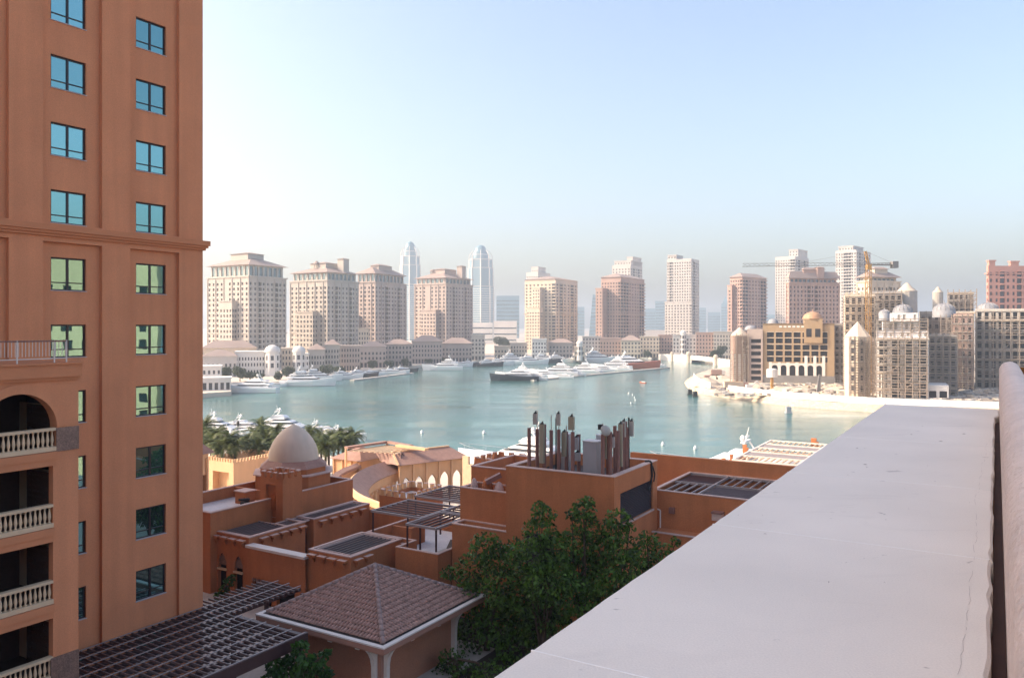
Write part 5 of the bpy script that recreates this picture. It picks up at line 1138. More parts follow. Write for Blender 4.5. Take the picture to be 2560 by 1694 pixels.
mat('copper', (0.42, 0.24, 0.14), .6, .1, .3); mat('glass_haze', (0.14, 0.25, 0.31), .3, .05, .02)
pts = [(60, 1060), (420, 1010), (505, 994), (577, 989), (582, 976), (640, 968), (760, 956), (860, 944), (960, 928), (1030, 920), (1160, 910), (1230, 903), (1400, 893), (1560, 890), (1640, 893), (1760, 902), (1850, 905), (2000, 905), (2700, 905)]
poly = [tuple(at(px, py, 0))[:2] for px, py in pts]
poly = [(-3000, 300)] + poly + [(3000, 668), (6000, 9000), (-6000, 9000)]
mb = MB(); n = len(poly); mb.prism(poly[::1] if True else poly, -0.8, 1.9); ground(mb, 'far_shore', 'quay_pave')
sea = [(1850, 919), (1800, 925), (1750, 933), (1722, 944), (1710, 955), (1714, 966), (1730, 978), (1749, 985), (1795, 991), (1861, 1001), (1966, 1014), (2150, 1028), (2350, 1037), (2600, 1046), (3100, 1060)]
outer = [at(px, py, 0) for px, py in sea]; cen = Vector((130, 420, 0))
def inward(i, k):
    a, b = outer[max(0, i - 1)], outer[min(len(outer) - 1, i + 1)]; d = b - a; nn = Vector((-d.y, d.x, 0)).normalized()
    return outer[i] + nn * k
inn = [inward(i, 5.0) for i in range(len(outer))]
mb = MB(); back = [Vector((700, 640, 0)), Vector((180, 640, 0))]
mb.add([(p.x, p.y, 2.4) for p in inn + [inn[-1] + Vector((200, 60, 0))] + back], [tuple(range(len(inn) + 3))]); ground(mb, 'building_site', 'sand')
mb = MB(); rr = random.Random(2)
fine = refine(outer, 6); finei = refine(inn, 6)
rowsr = []
for i in range(len(fine)):
    rowsr.append([(*(fine[i].lerp(finei[i], u) + Vector((rr.uniform(-.35, .35), rr.uniform(-.35, .35), 0)))[:2], z + rr.uniform(-.2, .2)) for u, z in ((-.15, -.8), (.25, .5), (.6, 1.3), (.9, 2.2), (1.05, 2.36))])
for i in range(len(rowsr) - 1):
    for j in range(4): mb.quad(rowsr[i][j], rowsr[i + 1][j], rowsr[i + 1][j + 1], rowsr[i][j + 1])
ground(mb, 'rubble_revetment', 'rubble')
fc = thing('hoarding_fence', 'long white hoarding fence along the construction seawall', 'fence', tuple(inn[8]))
fp = MB().box(0, 2.36, -.04, .04, 0, 2.3).mesh('fence_panel', 'fence_white')
fpath = [p + (cen - p).normalized() * 0.6 for p in refine(inn[8:], 4)]; acc = 0.0
def walk(ps, step):
    out = []; d = 0.0; nxt = 0.0
    for p, q in zip(ps, ps[1:]):
        L = (q - p).length
        while nxt <= d + L: out.append((p.lerp(q, (nxt - d) / L), math.atan2(q.y - p.y, q.x - p.x))); nxt += step
        d += L
    return out
for p, a in walk(fpath, 2.4)[:110]:
    o = _link('fence_panel', fp, fc); q = Vector((p.x, p.y, 2.4)) - fc.location; o.location = q; o.rotation_euler = (0, 0, a)
fc2 = thing('hoarding_fence', 'short white hoarding at the rounded breakwater tip', 'fence', tuple(inn[5]))
for p, a in walk([q for q in refine(inn[4:8], 4)], 2.4):
    o = _link('fence_panel', fp, fc2); o.location = Vector((p.x, p.y, 2.4)) - fc2.location; o.rotation_euler = (0, 0, a); o.scale = (1, 1, 1.25)

# ---------------------------------------------------------------- towers
def facing(px0, px1, Y, f=0.9):
    """a front turned towards the channel: its heading and its length so that it spans the two sight lines"""
    k0, k1 = (px0 - CX) / F, (px1 - CX) / F; th = -math.atan((k0 + k1) / 2) * f
    return th, (k1 * Y - k0 * Y) / (math.cos(th) - k1 * math.sin(th))
def frame_of(px0, pxc, px1, Yc, th):
    k0, kc, k1 = [(p - CX) / F for p in (px0, pxc, px1)]; Xc = kc * Yc; s_, c_ = math.sin(th), math.cos(th)
    a = (Xc - k0 * Yc) / (c_ + s_ * k0) if pxc > px0 else 1.0
    b = (k1 * Yc - Xc) / (s_ - c_ * k1) if px1 > pxc else 1.0
    return Xc, a, b
def grid_ops(width, z0, z1, ncol, fl, w, h, skip=(), off=0.35):
    pitch = width / ncol; ops = []
    nf = int((z1 - z0) / fl)
    for i in range(ncol):
        if i in skip: continue
        c = (i + .5) * pitch
        for k in range(nf):
            zb = z0 + fl * k + fl * off; ops.append((c - w / 2, c + w / 2, zb, zb + h))
    return ops
def body(root, a, b, z0, z1, opsL, opsR, wm, gm='win_dark', depth=.5, x1=0.0, y0=0.0, nm='wall', top=True, wmat2=None):
    """box x in [x1-a, x1], y in [y0, y0+b] with openings on its two camera-side faces; panes joined into one part"""
    mb = MB(); gl = MB()
    mb.wall((x1 - a, y0), (1, 0), (0, -1), a, z0, z1, opsL, depth, 0, 0); mb.wall((x1, y0), (0, 1), (1, 0), b, z0, z1, opsR, depth, 0, 0)
    mb.quad((x1 - a, y0 + b, z0), (x1 - a, y0, z0), (x1 - a, y0, z1), (x1 - a, y0 + b, z1)); mb.quad((x1, y0 + b, z0), (x1 - a, y0 + b, z0), (x1 - a, y0 + b, z1), (x1, y0 + b, z1))
    if top: mb.quad((x1 - a, y0, z1), (x1, y0, z1), (x1, y0 + b, z1), (x1 - a, y0 + b, z1))
    part(mb, nm, wm, root)
    for o in opsL: gl.quad((x1 - a + o[0], y0 + depth, o[2]), (x1 - a + o[1], y0 + depth, o[2]), (x1 - a + o[1], y0 + depth, o[3]), (x1 - a + o[0], y0 + depth, o[3]))
    for o in opsR: gl.quad((x1 - depth, y0 + o[0], o[2]), (x1 - depth, y0 + o[1], o[2]), (x1 - depth, y0 + o[1], o[3]), (x1 - depth, y0 + o[0], o[3]))
    if gl.v: part(gl, 'window_panes', gm, root, kind='stuff')
def slabs(root, side, fixed, c, w, z0, z1, fl, dep, mt, nm='balconies', par=1.0):
    mb = MB(); z = z0
    while z + 1.2 < z1:
        if side == 'L': mb.box(c - w / 2, c + w / 2, fixed - dep, fixed - .003, z, z + .25); mb.box(c - w / 2, c + w / 2, fixed - dep, fixed - dep + .15, z + .251, z + par)
        else: mb.box(fixed + .003, fixed + dep, c - w / 2, c + w / 2, z, z + .25); mb.box(fixed + dep - .15, fixed + dep, c - w / 2, c + w / 2, z + .251, z + par)
        z += fl
    part(mb, nm, mt, root, kind='stuff')
def lantern(root, x, y, z, r, h, wm, rm):
    mb = MB(); mb.lathe(x, y, [(r, z), (r, z + .3), (r * .9, z + .31), (r * .9, z + .4)], 8)
    for k in range(8): c_, s_ = math.cos(PI / 4 * k), math.sin(PI / 4 * k); mb.tube((x + r * .85 * c_, y + r * .85 * s_, z + .3), (x + r * .85 * c_, y + r * .85 * s_, z + h * .6), .18, n=5)
    mb.lathe(x, y, [(r * 1.15, z + h * .6), (r * .9, z + h * .75), (r * .4, z + h * .92), (.02, z + h)], 8, 1); part(mb, 'lantern', [wm, rm], root)
def porto(label, px0, pxc, px1, Yc, py_eave, py_ledge, py_ridge, th, wm, nL, nR, turret=None, lant=None, skipR=(), balR=(), skipL=(), balL=(), rm='roof_clay', wing=None):
    """apartment tower with glazed attic under a wide hip roof"""
    Xc, a, b = frame_of(px0, pxc, px1, Yc, th); b = min(b, 60)
    o = thing('residential_tower', label, 'tower', (Xc, Yc, 1.9), -th, None); ORG[o.name] = (0, 0, 1.9)
    ze, zl, zr = zat(py_eave, Yc), zat(py_ledge, Yc), zat(py_ridge, Yc) + 1.5; fl = 3.45
    oL = grid_ops(a, 4, zl - 1, nL, fl, a / nL * .42, 1.75, skipL); oR = grid_ops(b, 4, zl - 1, nR, fl, b / nR * .42, 1.75, skipR)
    for i in balL: c = (i + .5) * a / nL; oL += [(c - a / nL * .44, c + a / nL * .44, 4 + fl * k + .9, 4 + fl * k + 3.1) for k in range(int((zl - 5) / fl))]
    for i in balR: c = (i + .5) * b / nR; oR += [(c - b / nR * .44, c + b / nR * .44, 4 + fl * k + .75, 4 + fl * k + 3.2) for k in range(int((zl - 5) / fl))]
    body(o, a, b, 1.9, zl, oL, oR, wm, depth=.7)
    mb = MB(); mb.box(-a - .7, .7, -.7, b + .7, zl + .003, zl + .8); mb.box(-a - .35, .35, -.35, b + .35, 25.0, 25.7); part(mb, 'cornice', wm, o)
    i_ = 1.6; A, B = a - 2 * i_, b - 2 * i_
    mb = MB()
    for k in range(0, nL + 1, 2): x = -a + a * k / nL; mb.box(x - .35, x + .35, -.45, -.004, 1.9, zl - .6)
    for k in range(0, nR + 1, 2): y = b * k / nR; mb.box(.004, .45, y - .35, y + .35, 1.9, zl - .6)
    part(mb, 'pilasters', wm, o, kind='stuff')
    aL = [(A * (k + .18) / (nL * .8), A * (k + .82) / (nL * .8), zl + 1.3, ze - .8) for k in range(int(nL * .8))]; aR = [(B * (k + .18) / (nR * .8), B * (k + .82) / (nR * .8), zl + 1.3, ze - .8) for k in range(int(nR * .8))]
    body(o, A, B, zl + .8, ze, aL, aR, wm, 'far_glass', .5, -i_, i_, 'attic_wall')
    mb = MB(); hip(mb, -a + .6, -.6, .6, b - .6, ze + .05, zr, 1.6); part(mb, 'roof', rm, o)
    mb = MB(); mb.box(-a * .72, -a * .3, b * .3, b * .72, ze + .5, zr + 1.6); hip(mb, -a * .72, -a * .3, b * .3, b * .72, zr + 1.6, zr + 3.2, .9, 1); part(mb, 'penthouse', [wm, rm], o)
    if balL:
        for i in balL: slabs(o, 'L', 0, -a + (i + .5) * a / nL, a / nL * .95, 4 + fl - .25, zl - 1, fl, 1.3, wm)
    if balR:
        for i in balR: slabs(o, 'R', 0, (i + .5) * b / nR, b / nR * .95, 4 + fl - .25, zl - 1, fl, 1.3, wm)
    if turret: f, py = turret; z = zat(py, Yc); mb = MB(); mb.box(-a * f - 3, -a * f + 3, b * .55, b * .55 + 6, ze + .2, z); hip(mb, -a * f - 3, -a * f + 3, b * .55, b * .55 + 6, z, z + 1, .8, 1); part(mb, 'chimney_turret', [wm, rm], o)
    if lant: f, py = lant; lantern(o, -a * f, b * .30, zr - 2.5, 2.2, zat(py, Yc) - zr + 1, wm, rm)
    if wing:                                          # lower stepped wing on the camera side
        x0, x1, zt, d, n_ = wing; W = (x1 - x0) * a
        body(o, W, d, 1.9, zt, grid_ops(W, 4, zt - 2, n_, 3.4, W / n_ * .45, 1.8), grid_ops(d, 4, zt - 2, 2, 3.4, 1.6, 1.8), wm, depth=.6, x1=-a + x1 * a, y0=-d - .003, nm='wing_wall')
        mb = MB(); mb.box(-a + x0 * a - .5, -a + x1 * a + .5, -d - .5, -.005, zt + .003, zt + .7); part(mb, 'wing_cornice', wm, o)
    return o
T_ = math.radians
porto('broad hazy tower nearest the salmon tower with low hip roof', 519, 622, 716, 520, 661, 692, 640, T_(31), 'beige', 10, 9, balR=(2, 6), skipL=(4,), wing=(.42, .72, 46, 4, 4))
porto('second hazy tower from the left with roof lantern and square turret', 726, 818, 897, 580, 680, 702, 664, T_(31), 'beige', 9, 9, turret=(.12, 642), lant=(.55, 641), balR=(2, 6), wing=(.3, .75, 40, 5, 5))
porto('pinkish tower with plain hip roof left of the left blue tower', 888, 938, 1015, 650, 683, 706, 669, T_(25), 'beige_pink', 5, 10, balR=(3, 7), skipL=(), wing=(-.25, .2, 38, 6, 4))
porto('pinkish tower with lantern and turret between the two blue towers', 1037, 1115, 1182, 720, 694, 710, 678, T_(31), 'beige_pink', 8, 9, turret=(.05, 661), lant=(.7, 664), balR=(2, 6), skipL=(3,), wing=(.3, .78, 44, 5, 5))
porto('wide mauve tower with hip roof rising behind the domed tan building', 1966, 1973, 2098, 640, 695, 708, 682, T_(78), 'brick_pink', 2, 14, turret=(.5, 667), skipR=(), balR=(5, 7))
porto('cream tower with white attic behind the crane', 2142, 2172, 2250, 520, 692, 704, 682, T_(70), 'sandstone', 3, 8, balR=(2, 5))
# sandstone double tower in the middle
def stepped(label, px0, pxc, px1, Yc, pytop, th, wm, nL, nR, steps=(), rm='roof_clay', balR=(), balL=(), fl=3.4, hipr=True, wfrac=.45, ledge=(), gm='win_dark'):
    Xc, a, b = frame_of(px0, pxc, px1, Yc, th); b = min(b, 70)
    o = thing('residential_tower', label, 'tower', (Xc, Yc, 1.9), -th, None); ORG[o.name] = (0, 0, 1.9); z1 = zat(pytop, Yc)
    oL = grid_ops(a, 4, z1 - 2, nL, fl, a / nL * wfrac, fl * .52, balL); oR = grid_ops(b, 4, z1 - 2, nR, fl, b / nR * wfrac, fl * .52, balR)
    for i in balL: c = (i + .5) * a / nL; oL += [(c - a / nL * .45, c + a / nL * .45, 4 + fl * k + .9, 4 + fl * k + fl - .3) for k in range(int((z1 - 6) / fl))]
    for i in balR: c = (i + .5) * b / nR; oR += [(c - b / nR * .45, c + b / nR * .45, 4 + fl * k + .9, 4 + fl * k + fl - .3) for k in range(int((z1 - 6) / fl))]
    body(o, a, b, 1.9, z1, oL, oR, wm, gm, depth=.8)
    for i in balL: slabs(o, 'L', 0, -a + (i + .5) * a / nL, a / nL, 4 + fl - .25, z1 - 1, fl, 1.4, wm)
    for i in balR: slabs(o, 'R', 0, (i + .5) * b / nR, b / nR, 4 + fl - .25, z1 - 1, fl, 1.4, wm)
    if hipr: mb = MB(); hip(mb, -a, 0, 0, b, z1 + .05, z1 + 4.5, 1.3); part(mb, 'roof', rm, o)
    for py in ledge: z = zat(py, Yc); mb = MB(); mb.box(-a - 1, 1, -1, b + 1, z, z + .8); part(mb, 'cornice', wm, o)
    for k, (f0, f1, g0, g1, py, nn) in enumerate(steps):      # further volumes, in fractions of the plan
        z = zat(py, Yc); A, B = (f1 - f0) * a, (g1 - g0) * b; x1 = -a + f1 * a; y0 = g0 * b
        body(o, A, B, (z1 + .01) if (g0 >= 0 and f0 >= 0 and f1 <= 1) else 1.9, z, grid_ops(A, (z1 if (g0 >= 0 and f1 <= 1) else 4) + .4, z - .8, nn, fl, A / nn * wfrac, fl * .5), grid_ops(B, (z1 if (g0 >= 0 and f1 <= 1) else 4) + .4, z - .8, max(1, int(nn * .8)), fl, 1.6, fl * .5), wm, gm, .6, x1, y0, 'upper_wall' if g0 >= 0 else 'wing_wall')
        mb = MB(); mb.box(x1 - A - .5, x1 + .5, y0 - .5, y0 + B + .5, z + .003, z + .9); part(mb, 'upper_cornice', wm, o)
    return o
stepped('pale sandstone double tower with overhanging roof in mid skyline', 1312, 1389, 1444, 850, 697, T_(31), 'sandstone', 8, 6, ((.38, .62, -.16, -.004, 720, 3), (.3, .72, -.3, -.164, 770, 5)), balR=(1, 4), balL=(7,), ledge=(784,))
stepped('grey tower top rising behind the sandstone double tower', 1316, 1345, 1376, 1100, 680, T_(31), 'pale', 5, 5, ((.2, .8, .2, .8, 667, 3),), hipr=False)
stepped('reddish stepped tower right of the slanted glass building', 1503, 1552, 1611, 820, 692, T_(31), 'brick_pink', 7, 9, ((-.04, .3, -.18, -.004, 722, 2),), balR=(0, 1, 2, 7, 8), balL=(6,), ledge=(784,))
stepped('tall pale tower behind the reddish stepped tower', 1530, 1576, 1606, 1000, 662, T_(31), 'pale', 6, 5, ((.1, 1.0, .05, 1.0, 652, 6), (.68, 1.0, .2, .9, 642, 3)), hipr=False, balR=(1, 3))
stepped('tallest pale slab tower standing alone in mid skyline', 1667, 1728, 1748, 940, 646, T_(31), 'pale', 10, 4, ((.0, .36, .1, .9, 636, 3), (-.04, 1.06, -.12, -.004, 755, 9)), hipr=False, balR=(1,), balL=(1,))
stepped('reddish tower with pitched crown left of the crane jib end', 1825, 1856, 1916, 780, 692, T_(48), 'brick_pink', 5, 8, ((.0, .35, -.1, -.004, 714, 1),), balR=(0, 1, 6, 7), balL=(4,))
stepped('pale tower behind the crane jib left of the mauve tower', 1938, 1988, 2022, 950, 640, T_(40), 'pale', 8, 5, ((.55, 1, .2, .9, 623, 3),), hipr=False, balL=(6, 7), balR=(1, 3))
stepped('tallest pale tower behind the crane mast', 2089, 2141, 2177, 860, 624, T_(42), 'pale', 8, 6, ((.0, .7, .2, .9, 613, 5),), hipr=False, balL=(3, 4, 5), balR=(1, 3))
stepped('coral pink tower with crenels at the right edge', 2466, 2471, 2640, 560, 664, T_(88), 'coral', 1, 12, ((0, 1, 0.01, .10, 653, 1), (0, 1, .33, .45, 655, 2), (0, 1, .72, .85, 650, 2)), hipr=False, balR=(2, 5, 8), fl=4.6, ledge=(685,))
# two domed glass towers
for lab, px0, px1, Y, sh, top, arcs in (('left blue glass tower with bullet dome', 1001, 1050, 1600, (641, 663, 711), 603, 1), ('right blue glass tower with bullet dome', 1171, 1232, 1500, (649, 670, 716), 612, 1)):
    o = thing('glass_tower', lab, 'tower', (xat((px0 + px1) / 2, Y), Y, 1.9), -.35); R = (px1 - px0) / 2 / F * Y; ORG[o.name] = (0, 0, 1.9)
    z3, z2, z1 = [zat(p, Y) for p in sh]; zt = zat(top, Y)
    sq = lambda r: [(r * math.cos(PI / 8 + PI / 4 * i) * 1.06, r * math.sin(PI / 8 + PI / 4 * i) * 1.06) for i in range(8)]
    for nm, r, za, zb in (('lower_shaft', R, 1.9, z1), ('middle_shaft', R * .95, z1, z2), ('upper_shaft', R * .88, z2, z3)):
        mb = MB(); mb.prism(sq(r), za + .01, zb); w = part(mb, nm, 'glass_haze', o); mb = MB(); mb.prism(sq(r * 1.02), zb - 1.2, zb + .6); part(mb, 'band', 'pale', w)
        mb = MB(); z = za + 4
        while z < zb - 3: mb.prism(sq(r * 1.006), z, z + (1.1 if nm == 'lower_shaft' else .5)); z += 4.2
        part(mb, 'floor_bands', 'off_white' if nm == 'lower_shaft' else 'lead', w, kind='stuff')
        for i in range(8): x, y = sq(r * 1.01)[i]; mb = MB(); mb.box(x - .9, x + .9, y - .9, y + .9, za, zb); part(mb, 'corner_fin', 'off_white', w)
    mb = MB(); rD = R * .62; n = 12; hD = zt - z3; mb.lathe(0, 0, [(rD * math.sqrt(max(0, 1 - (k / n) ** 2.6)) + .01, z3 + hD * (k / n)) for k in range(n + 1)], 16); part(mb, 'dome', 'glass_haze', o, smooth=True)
    for k in range(8):
        an = PI / 8 + PI / 4 * k; prev = None
        mb = MB()
        for q in range(7):
            u = q / 6; r = R * (.95 * (1 - u) + .60 * u + .12 * math.sin(PI * u)); p = (r * math.cos(an), r * math.sin(an), z3 + hD * .62 * u)
            if prev: mb.tube(prev, p, .7, n=5)
            prev = p
        part(mb, 'buttress_arc', 'off_white', o)
    mb = MB(); mb.lathe(0, 0, [(rD * 1.03, z3 + hD * .3), (rD * 1.03, z3 + hD * .34)], 16); part(mb, 'dome_ring', 'off_white', o)
# far hazy skyline
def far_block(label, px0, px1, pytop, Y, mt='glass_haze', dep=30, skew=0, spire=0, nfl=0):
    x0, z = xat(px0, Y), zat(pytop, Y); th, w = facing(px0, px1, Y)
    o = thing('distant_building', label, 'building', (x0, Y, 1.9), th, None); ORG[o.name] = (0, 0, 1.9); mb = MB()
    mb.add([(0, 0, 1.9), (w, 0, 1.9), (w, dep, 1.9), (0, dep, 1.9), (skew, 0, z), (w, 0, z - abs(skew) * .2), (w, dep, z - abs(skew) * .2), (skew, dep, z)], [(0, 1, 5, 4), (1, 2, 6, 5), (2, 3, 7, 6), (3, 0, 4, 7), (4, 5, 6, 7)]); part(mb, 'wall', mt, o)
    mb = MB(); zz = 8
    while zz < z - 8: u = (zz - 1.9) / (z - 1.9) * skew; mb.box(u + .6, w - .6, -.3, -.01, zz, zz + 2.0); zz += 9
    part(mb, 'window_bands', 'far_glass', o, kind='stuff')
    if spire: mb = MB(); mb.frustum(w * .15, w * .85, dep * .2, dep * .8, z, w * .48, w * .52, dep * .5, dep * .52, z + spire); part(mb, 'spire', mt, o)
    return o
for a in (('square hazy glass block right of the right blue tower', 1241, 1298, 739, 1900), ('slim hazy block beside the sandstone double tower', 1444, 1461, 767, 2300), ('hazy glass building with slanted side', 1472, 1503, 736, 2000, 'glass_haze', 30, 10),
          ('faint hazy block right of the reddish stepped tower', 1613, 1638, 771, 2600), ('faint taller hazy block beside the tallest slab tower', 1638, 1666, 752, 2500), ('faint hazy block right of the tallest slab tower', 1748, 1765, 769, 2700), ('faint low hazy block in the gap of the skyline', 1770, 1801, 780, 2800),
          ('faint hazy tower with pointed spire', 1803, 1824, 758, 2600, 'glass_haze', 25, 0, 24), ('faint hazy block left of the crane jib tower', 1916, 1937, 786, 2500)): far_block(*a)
for lab, px0, px1, py, Y, mt in (('white office block low behind the right blue tower', 1180, 1232, 806, 1250, 'off_white'), ('white banded office block below the square hazy block', 1234, 1292, 802, 1200, 'off_white'), ('long low pale podium far behind the reddish tower', 1600, 1700, 825, 1300, 'pale')):
    far_block(lab, px0, px1, py, Y, mt)
# ---------------------------------------------------------------- low waterfront village
def lowrise(label, px0, px1, py0, Y, wm, ncol, fl=3.3, dome=None, hipz=0, arches=True, th=0.0, gm='win_dark', dep=14, name='waterfront_building', rm='roof_clay', loggia=False):
    x0, z1 = xat(px0, Y), zat(py0, Y); th, w = facing(px0, px1, Y)
    o = thing(name, label, 'building', (x0, Y, 1.9), th); ORG[o.name] = (0, 0, 1.9)
    zb = 6.2 if arches else 2.6; p = w / ncol
    oL = grid_ops(w, zb, z1 - .6, ncol, fl, p * .46, fl * .55)
    if arches: oL += [(p * (k + .2), p * (k + .8), 2.1, 5.2) for k in range(ncol)]
    body(o, w, dep, 1.9, z1, oL, grid_ops(dep, zb, z1 - .6, 3, fl, 1.7, fl * .5), wm, gm, .5, x1=w, y0=0)
    mb = MB(); mb.box(-.4, w + .4, -.4, dep + .4, z1 + .003, z1 + .6); part(mb, 'cornice', wm, o); mb = MB(); mb.box(-.2, w + .2, -.25, -.003, 5.5, 5.9); part(mb, 'string_course', wm, o)
    if hipz: mb = MB(); hip(mb, 0, w, 0, dep, z1 + .61, z1 + hipz, .7); part(mb, 'roof', rm, o)
    if dome is not None:
        f, r, hd = dome; x = w * f; mb = MB(); mb.lathe(x, r * .4, [(r, 1.9), (r, z1 + hd)], 8, 0, PI / 8, PI / 8 + 2 * PI); part(mb, 'turret', 'off_white', o)
        mb = MB()
        for q in range(8):
            an = PI / 4 * q; cx_, cy_ = x + r * .93 * math.cos(an), r * .4 + r * .93 * math.sin(an)
            for zz in np.arange(6.5, z1 + hd - 3, 4.2): mb.quad((cx_ - .7 * abs(math.sin(an)) - .1, cy_ - .7 * math.cos(an), zz), (cx_ + .7 * abs(math.sin(an)) + .1, cy_ + .7 * math.cos(an), zz), (cx_ + .7 * abs(math.sin(an)) + .1, cy_ + .7 * math.cos(an), zz + 2.6), (cx_ - .7 * abs(math.sin(an)) - .1, cy_ - .7 * math.cos(an), zz + 2.6)) if math.sin(an) < .3 else None
        part(mb, 'turret_windows', gm, o, kind='stuff')
        mb = MB(); n = 8; mb.lathe(x, r * .4, [(r * 1.05 * math.cos(PI / 2 * k / n) + .01, z1 + hd + r * .95 * math.sin(PI / 2 * k / n)) for k in range(n + 1)], 16); part(mb, 'turret_dome', 'off_white', o, smooth=True)
    return o
low = [
 ('white arcaded pavilion standing in the water beside the salmon tower', 430, 577, 949, 345, 'off_white', 10, dict(fl=9, dep=10)),
 ('white stepped villa above the arcaded pavilion', 480, 553, 918, 380, 'off_white', 6, dict(arches=False)),
 ('pale low house with tiled roof at the far left shore', 505, 592, 893, 440, 'pale', 8, dict(hipz=4)),
 ('peach tiled block under the broad hazy tower', 505, 640, 872, 500, 'sandstone', 9, dict(hipz=5)),
 ('pale five storey block with dark window bays on the left shore', 588, 662, 881, 450, 'off_white', 10, dict()),
 ('domed white turret house on the left shore', 664, 698, 884, 452, 'pale', 4, dict(dome=(.5, 4.2, 1))),
 ('peach house right of the first domed turret', 704, 736, 872, 462, 'sandstone', 4, dict()),
 ('second domed white turret house on the left shore', 736, 772, 886, 462, 'off_white', 5, dict(dome=(.3, 3.7, 1.5))),
 ('beige house with balcony right of the second domed turret', 770, 812, 876, 470, 'beige', 6, dict(hipz=4)),
 ('beige gabled house under the second hazy tower', 812, 848, 864, 480, 'beige', 5, dict(hipz=4)),
 ('tall beige block in the gap left of the pinkish tower', 845, 900, 866, 500, 'beige_pink', 8, dict()),
 ('sandstone block at the foot of the pinkish tower', 896, 922, 822, 560, 'sandstone', 4, dict()),
 ('tiled waterfront house below the plain hip roofed pinkish tower', 900, 965, 868, 540, 'beige_pink', 7, dict(hipz=4)),
 ('arcaded pinkish house under the left blue tower', 962, 1030, 862, 560, 'beige_pink', 8, dict(hipz=4)),
 ('long pinkish arcaded block below the tower with lantern', 1030, 1105, 855, 600, 'beige_pink', 10, dict(hipz=5)),
 ('brown tiled waterfront block below the right blue tower', 1105, 1180, 860, 625, 'beige_pink', 9, dict(hipz=5)),
 ('dark round drum building left of the waterfront blocks', 1178, 1212, 838, 660, 'concrete', 4, dict()),
 ('sunlit sandstone block right of the right blue tower', 1236, 1275, 866, 690, 'sandstone', 5, dict()),
 ('sandstone four storey block with arched top windows', 1276, 1318, 858, 700, 'beige', 6, dict()),
 ('white pillared block under the sandstone double tower', 1330, 1366, 848, 690, 'off_white', 5, dict()),
 ('pinkish block with tiled roof below the double tower', 1372, 1432, 858, 700, 'beige_pink', 7, dict(hipz=4)),
 ('small sunlit domed kiosk on the marina quay', 1436, 1462, 868, 650, 'sandstone', 3, dict(dome=(.5, 2.6, 3))),
 ('pale terrace block left of the reddish stepped tower', 1456, 1502, 842, 720, 'pale', 6, dict()),
 ('coral terrace block under the reddish stepped tower', 1500, 1552, 846, 710, 'brick_pink', 7, dict()),
 ('sandstone church-like block with stepped roof by the marina', 1552, 1602, 852, 700, 'sandstone', 6, dict(hipz=5)),
 ('cream block with green roof right of the reddish tower', 1600, 1648, 842, 720, 'sandstone', 6, dict()),
 ('dark red block behind the bridge approach', 1646, 1682, 838, 730, 'brick_pink', 5, dict()),
 ('pale block with lantern top behind the bridge', 1682, 1740, 838, 700, 'pale', 7, dict(dome=(.45, 2.4, 2))),
 ('mauve block with balconies behind the bridge', 1740, 1786, 832, 690, 'brick_pink', 6, dict()),
 ('brownish block at the right end of the bridge', 1784, 1836, 830, 680, 'beige', 7, dict()),
 ('sandstone block showing between the tan building and scaffolds', 2070, 2130, 838, 560, 'beige', 6, dict()),
]
for lab, a, b, c, Y, wm, nc, kw in low: lowrise(lab, a, b, c, Y, wm, nc, **kw)
# bridge
br = wthing('arched_bridge', 'low white bridge with domed posts at the head of the channel', 'bridge', tuple(at(1720, 915, 0)))
b0, b1 = at(1620, 896, 0), at(1870, 921, 0); d = (b1 - b0); Lb = d.length; d.normalize(); nn_ = Vector((-d.y, d.x, 0))
Q = lambda a, b, z: tuple(b0 + d * a + nn_ * b + Vector((0, 0, z)))
mb = MB(); n = 24
def deck(u): return 3.2 + 2.0 * math.sin(PI * min(1, max(0, u)))
for i in range(n):
    u0, u1 = i / n, (i + 1) / n; a0, a1 = Lb * u0, Lb * u1; um = (u0 + u1) / 2; lo = -.5 if not .52 < um < .72 else 2.6
    mb.quad(Q(a0, 0, lo), Q(a1, 0, lo), Q(a1, 0, deck(u1)), Q(a0, 0, deck(u0))); mb.quad(Q(a0, 0, deck(u0)), Q(a1, 0, deck(u1)), Q(a1, 9, deck(u1)), Q(a0, 9, deck(u0))); mb.quad(Q(a0, 9, deck(u0)), Q(a1, 9, deck(u1)), Q(a1, 9, lo), Q(a0, 9, lo)); mb.quad(Q(a0, 0, lo), Q(a0, 9, lo), Q(a1, 9, lo), Q(a1, 0, lo))
part(mb, 'deck', 'off_white', br)
mb = MB(); mb.box(0, 0, 0, 0, 0, 0)
mb = MB()
for i in range(n): u0, u1 = i / n, (i + 1) / n; mb.beam(Q(Lb * u0, .1, deck(u0) + .55), Q(Lb * u1, .1, deck(u1) + .55), .3, 1.05)
part(mb, 'parapet', 'off_white', br)
for u, r in ((.08, 1.6), (.3, 1.6), (.48, 2.4), (.74, 2.0)):
    p = Q(Lb * u, -.6, 0); mb = MB(); z = deck(u); mb.lathe(p[0], p[1], [(r * .8, -.5), (r * .8, z + 1.2), (r, z + 1.3), (r, z + 1.6)] + [(r * .95 * math.cos(PI / 2 * k / 6) + .01, z + 1.6 + r * 1.1 * math.sin(PI / 2 * k / 6)) for k in range(7)], 12); part(mb, 'domed_post', 'sandstone', br)

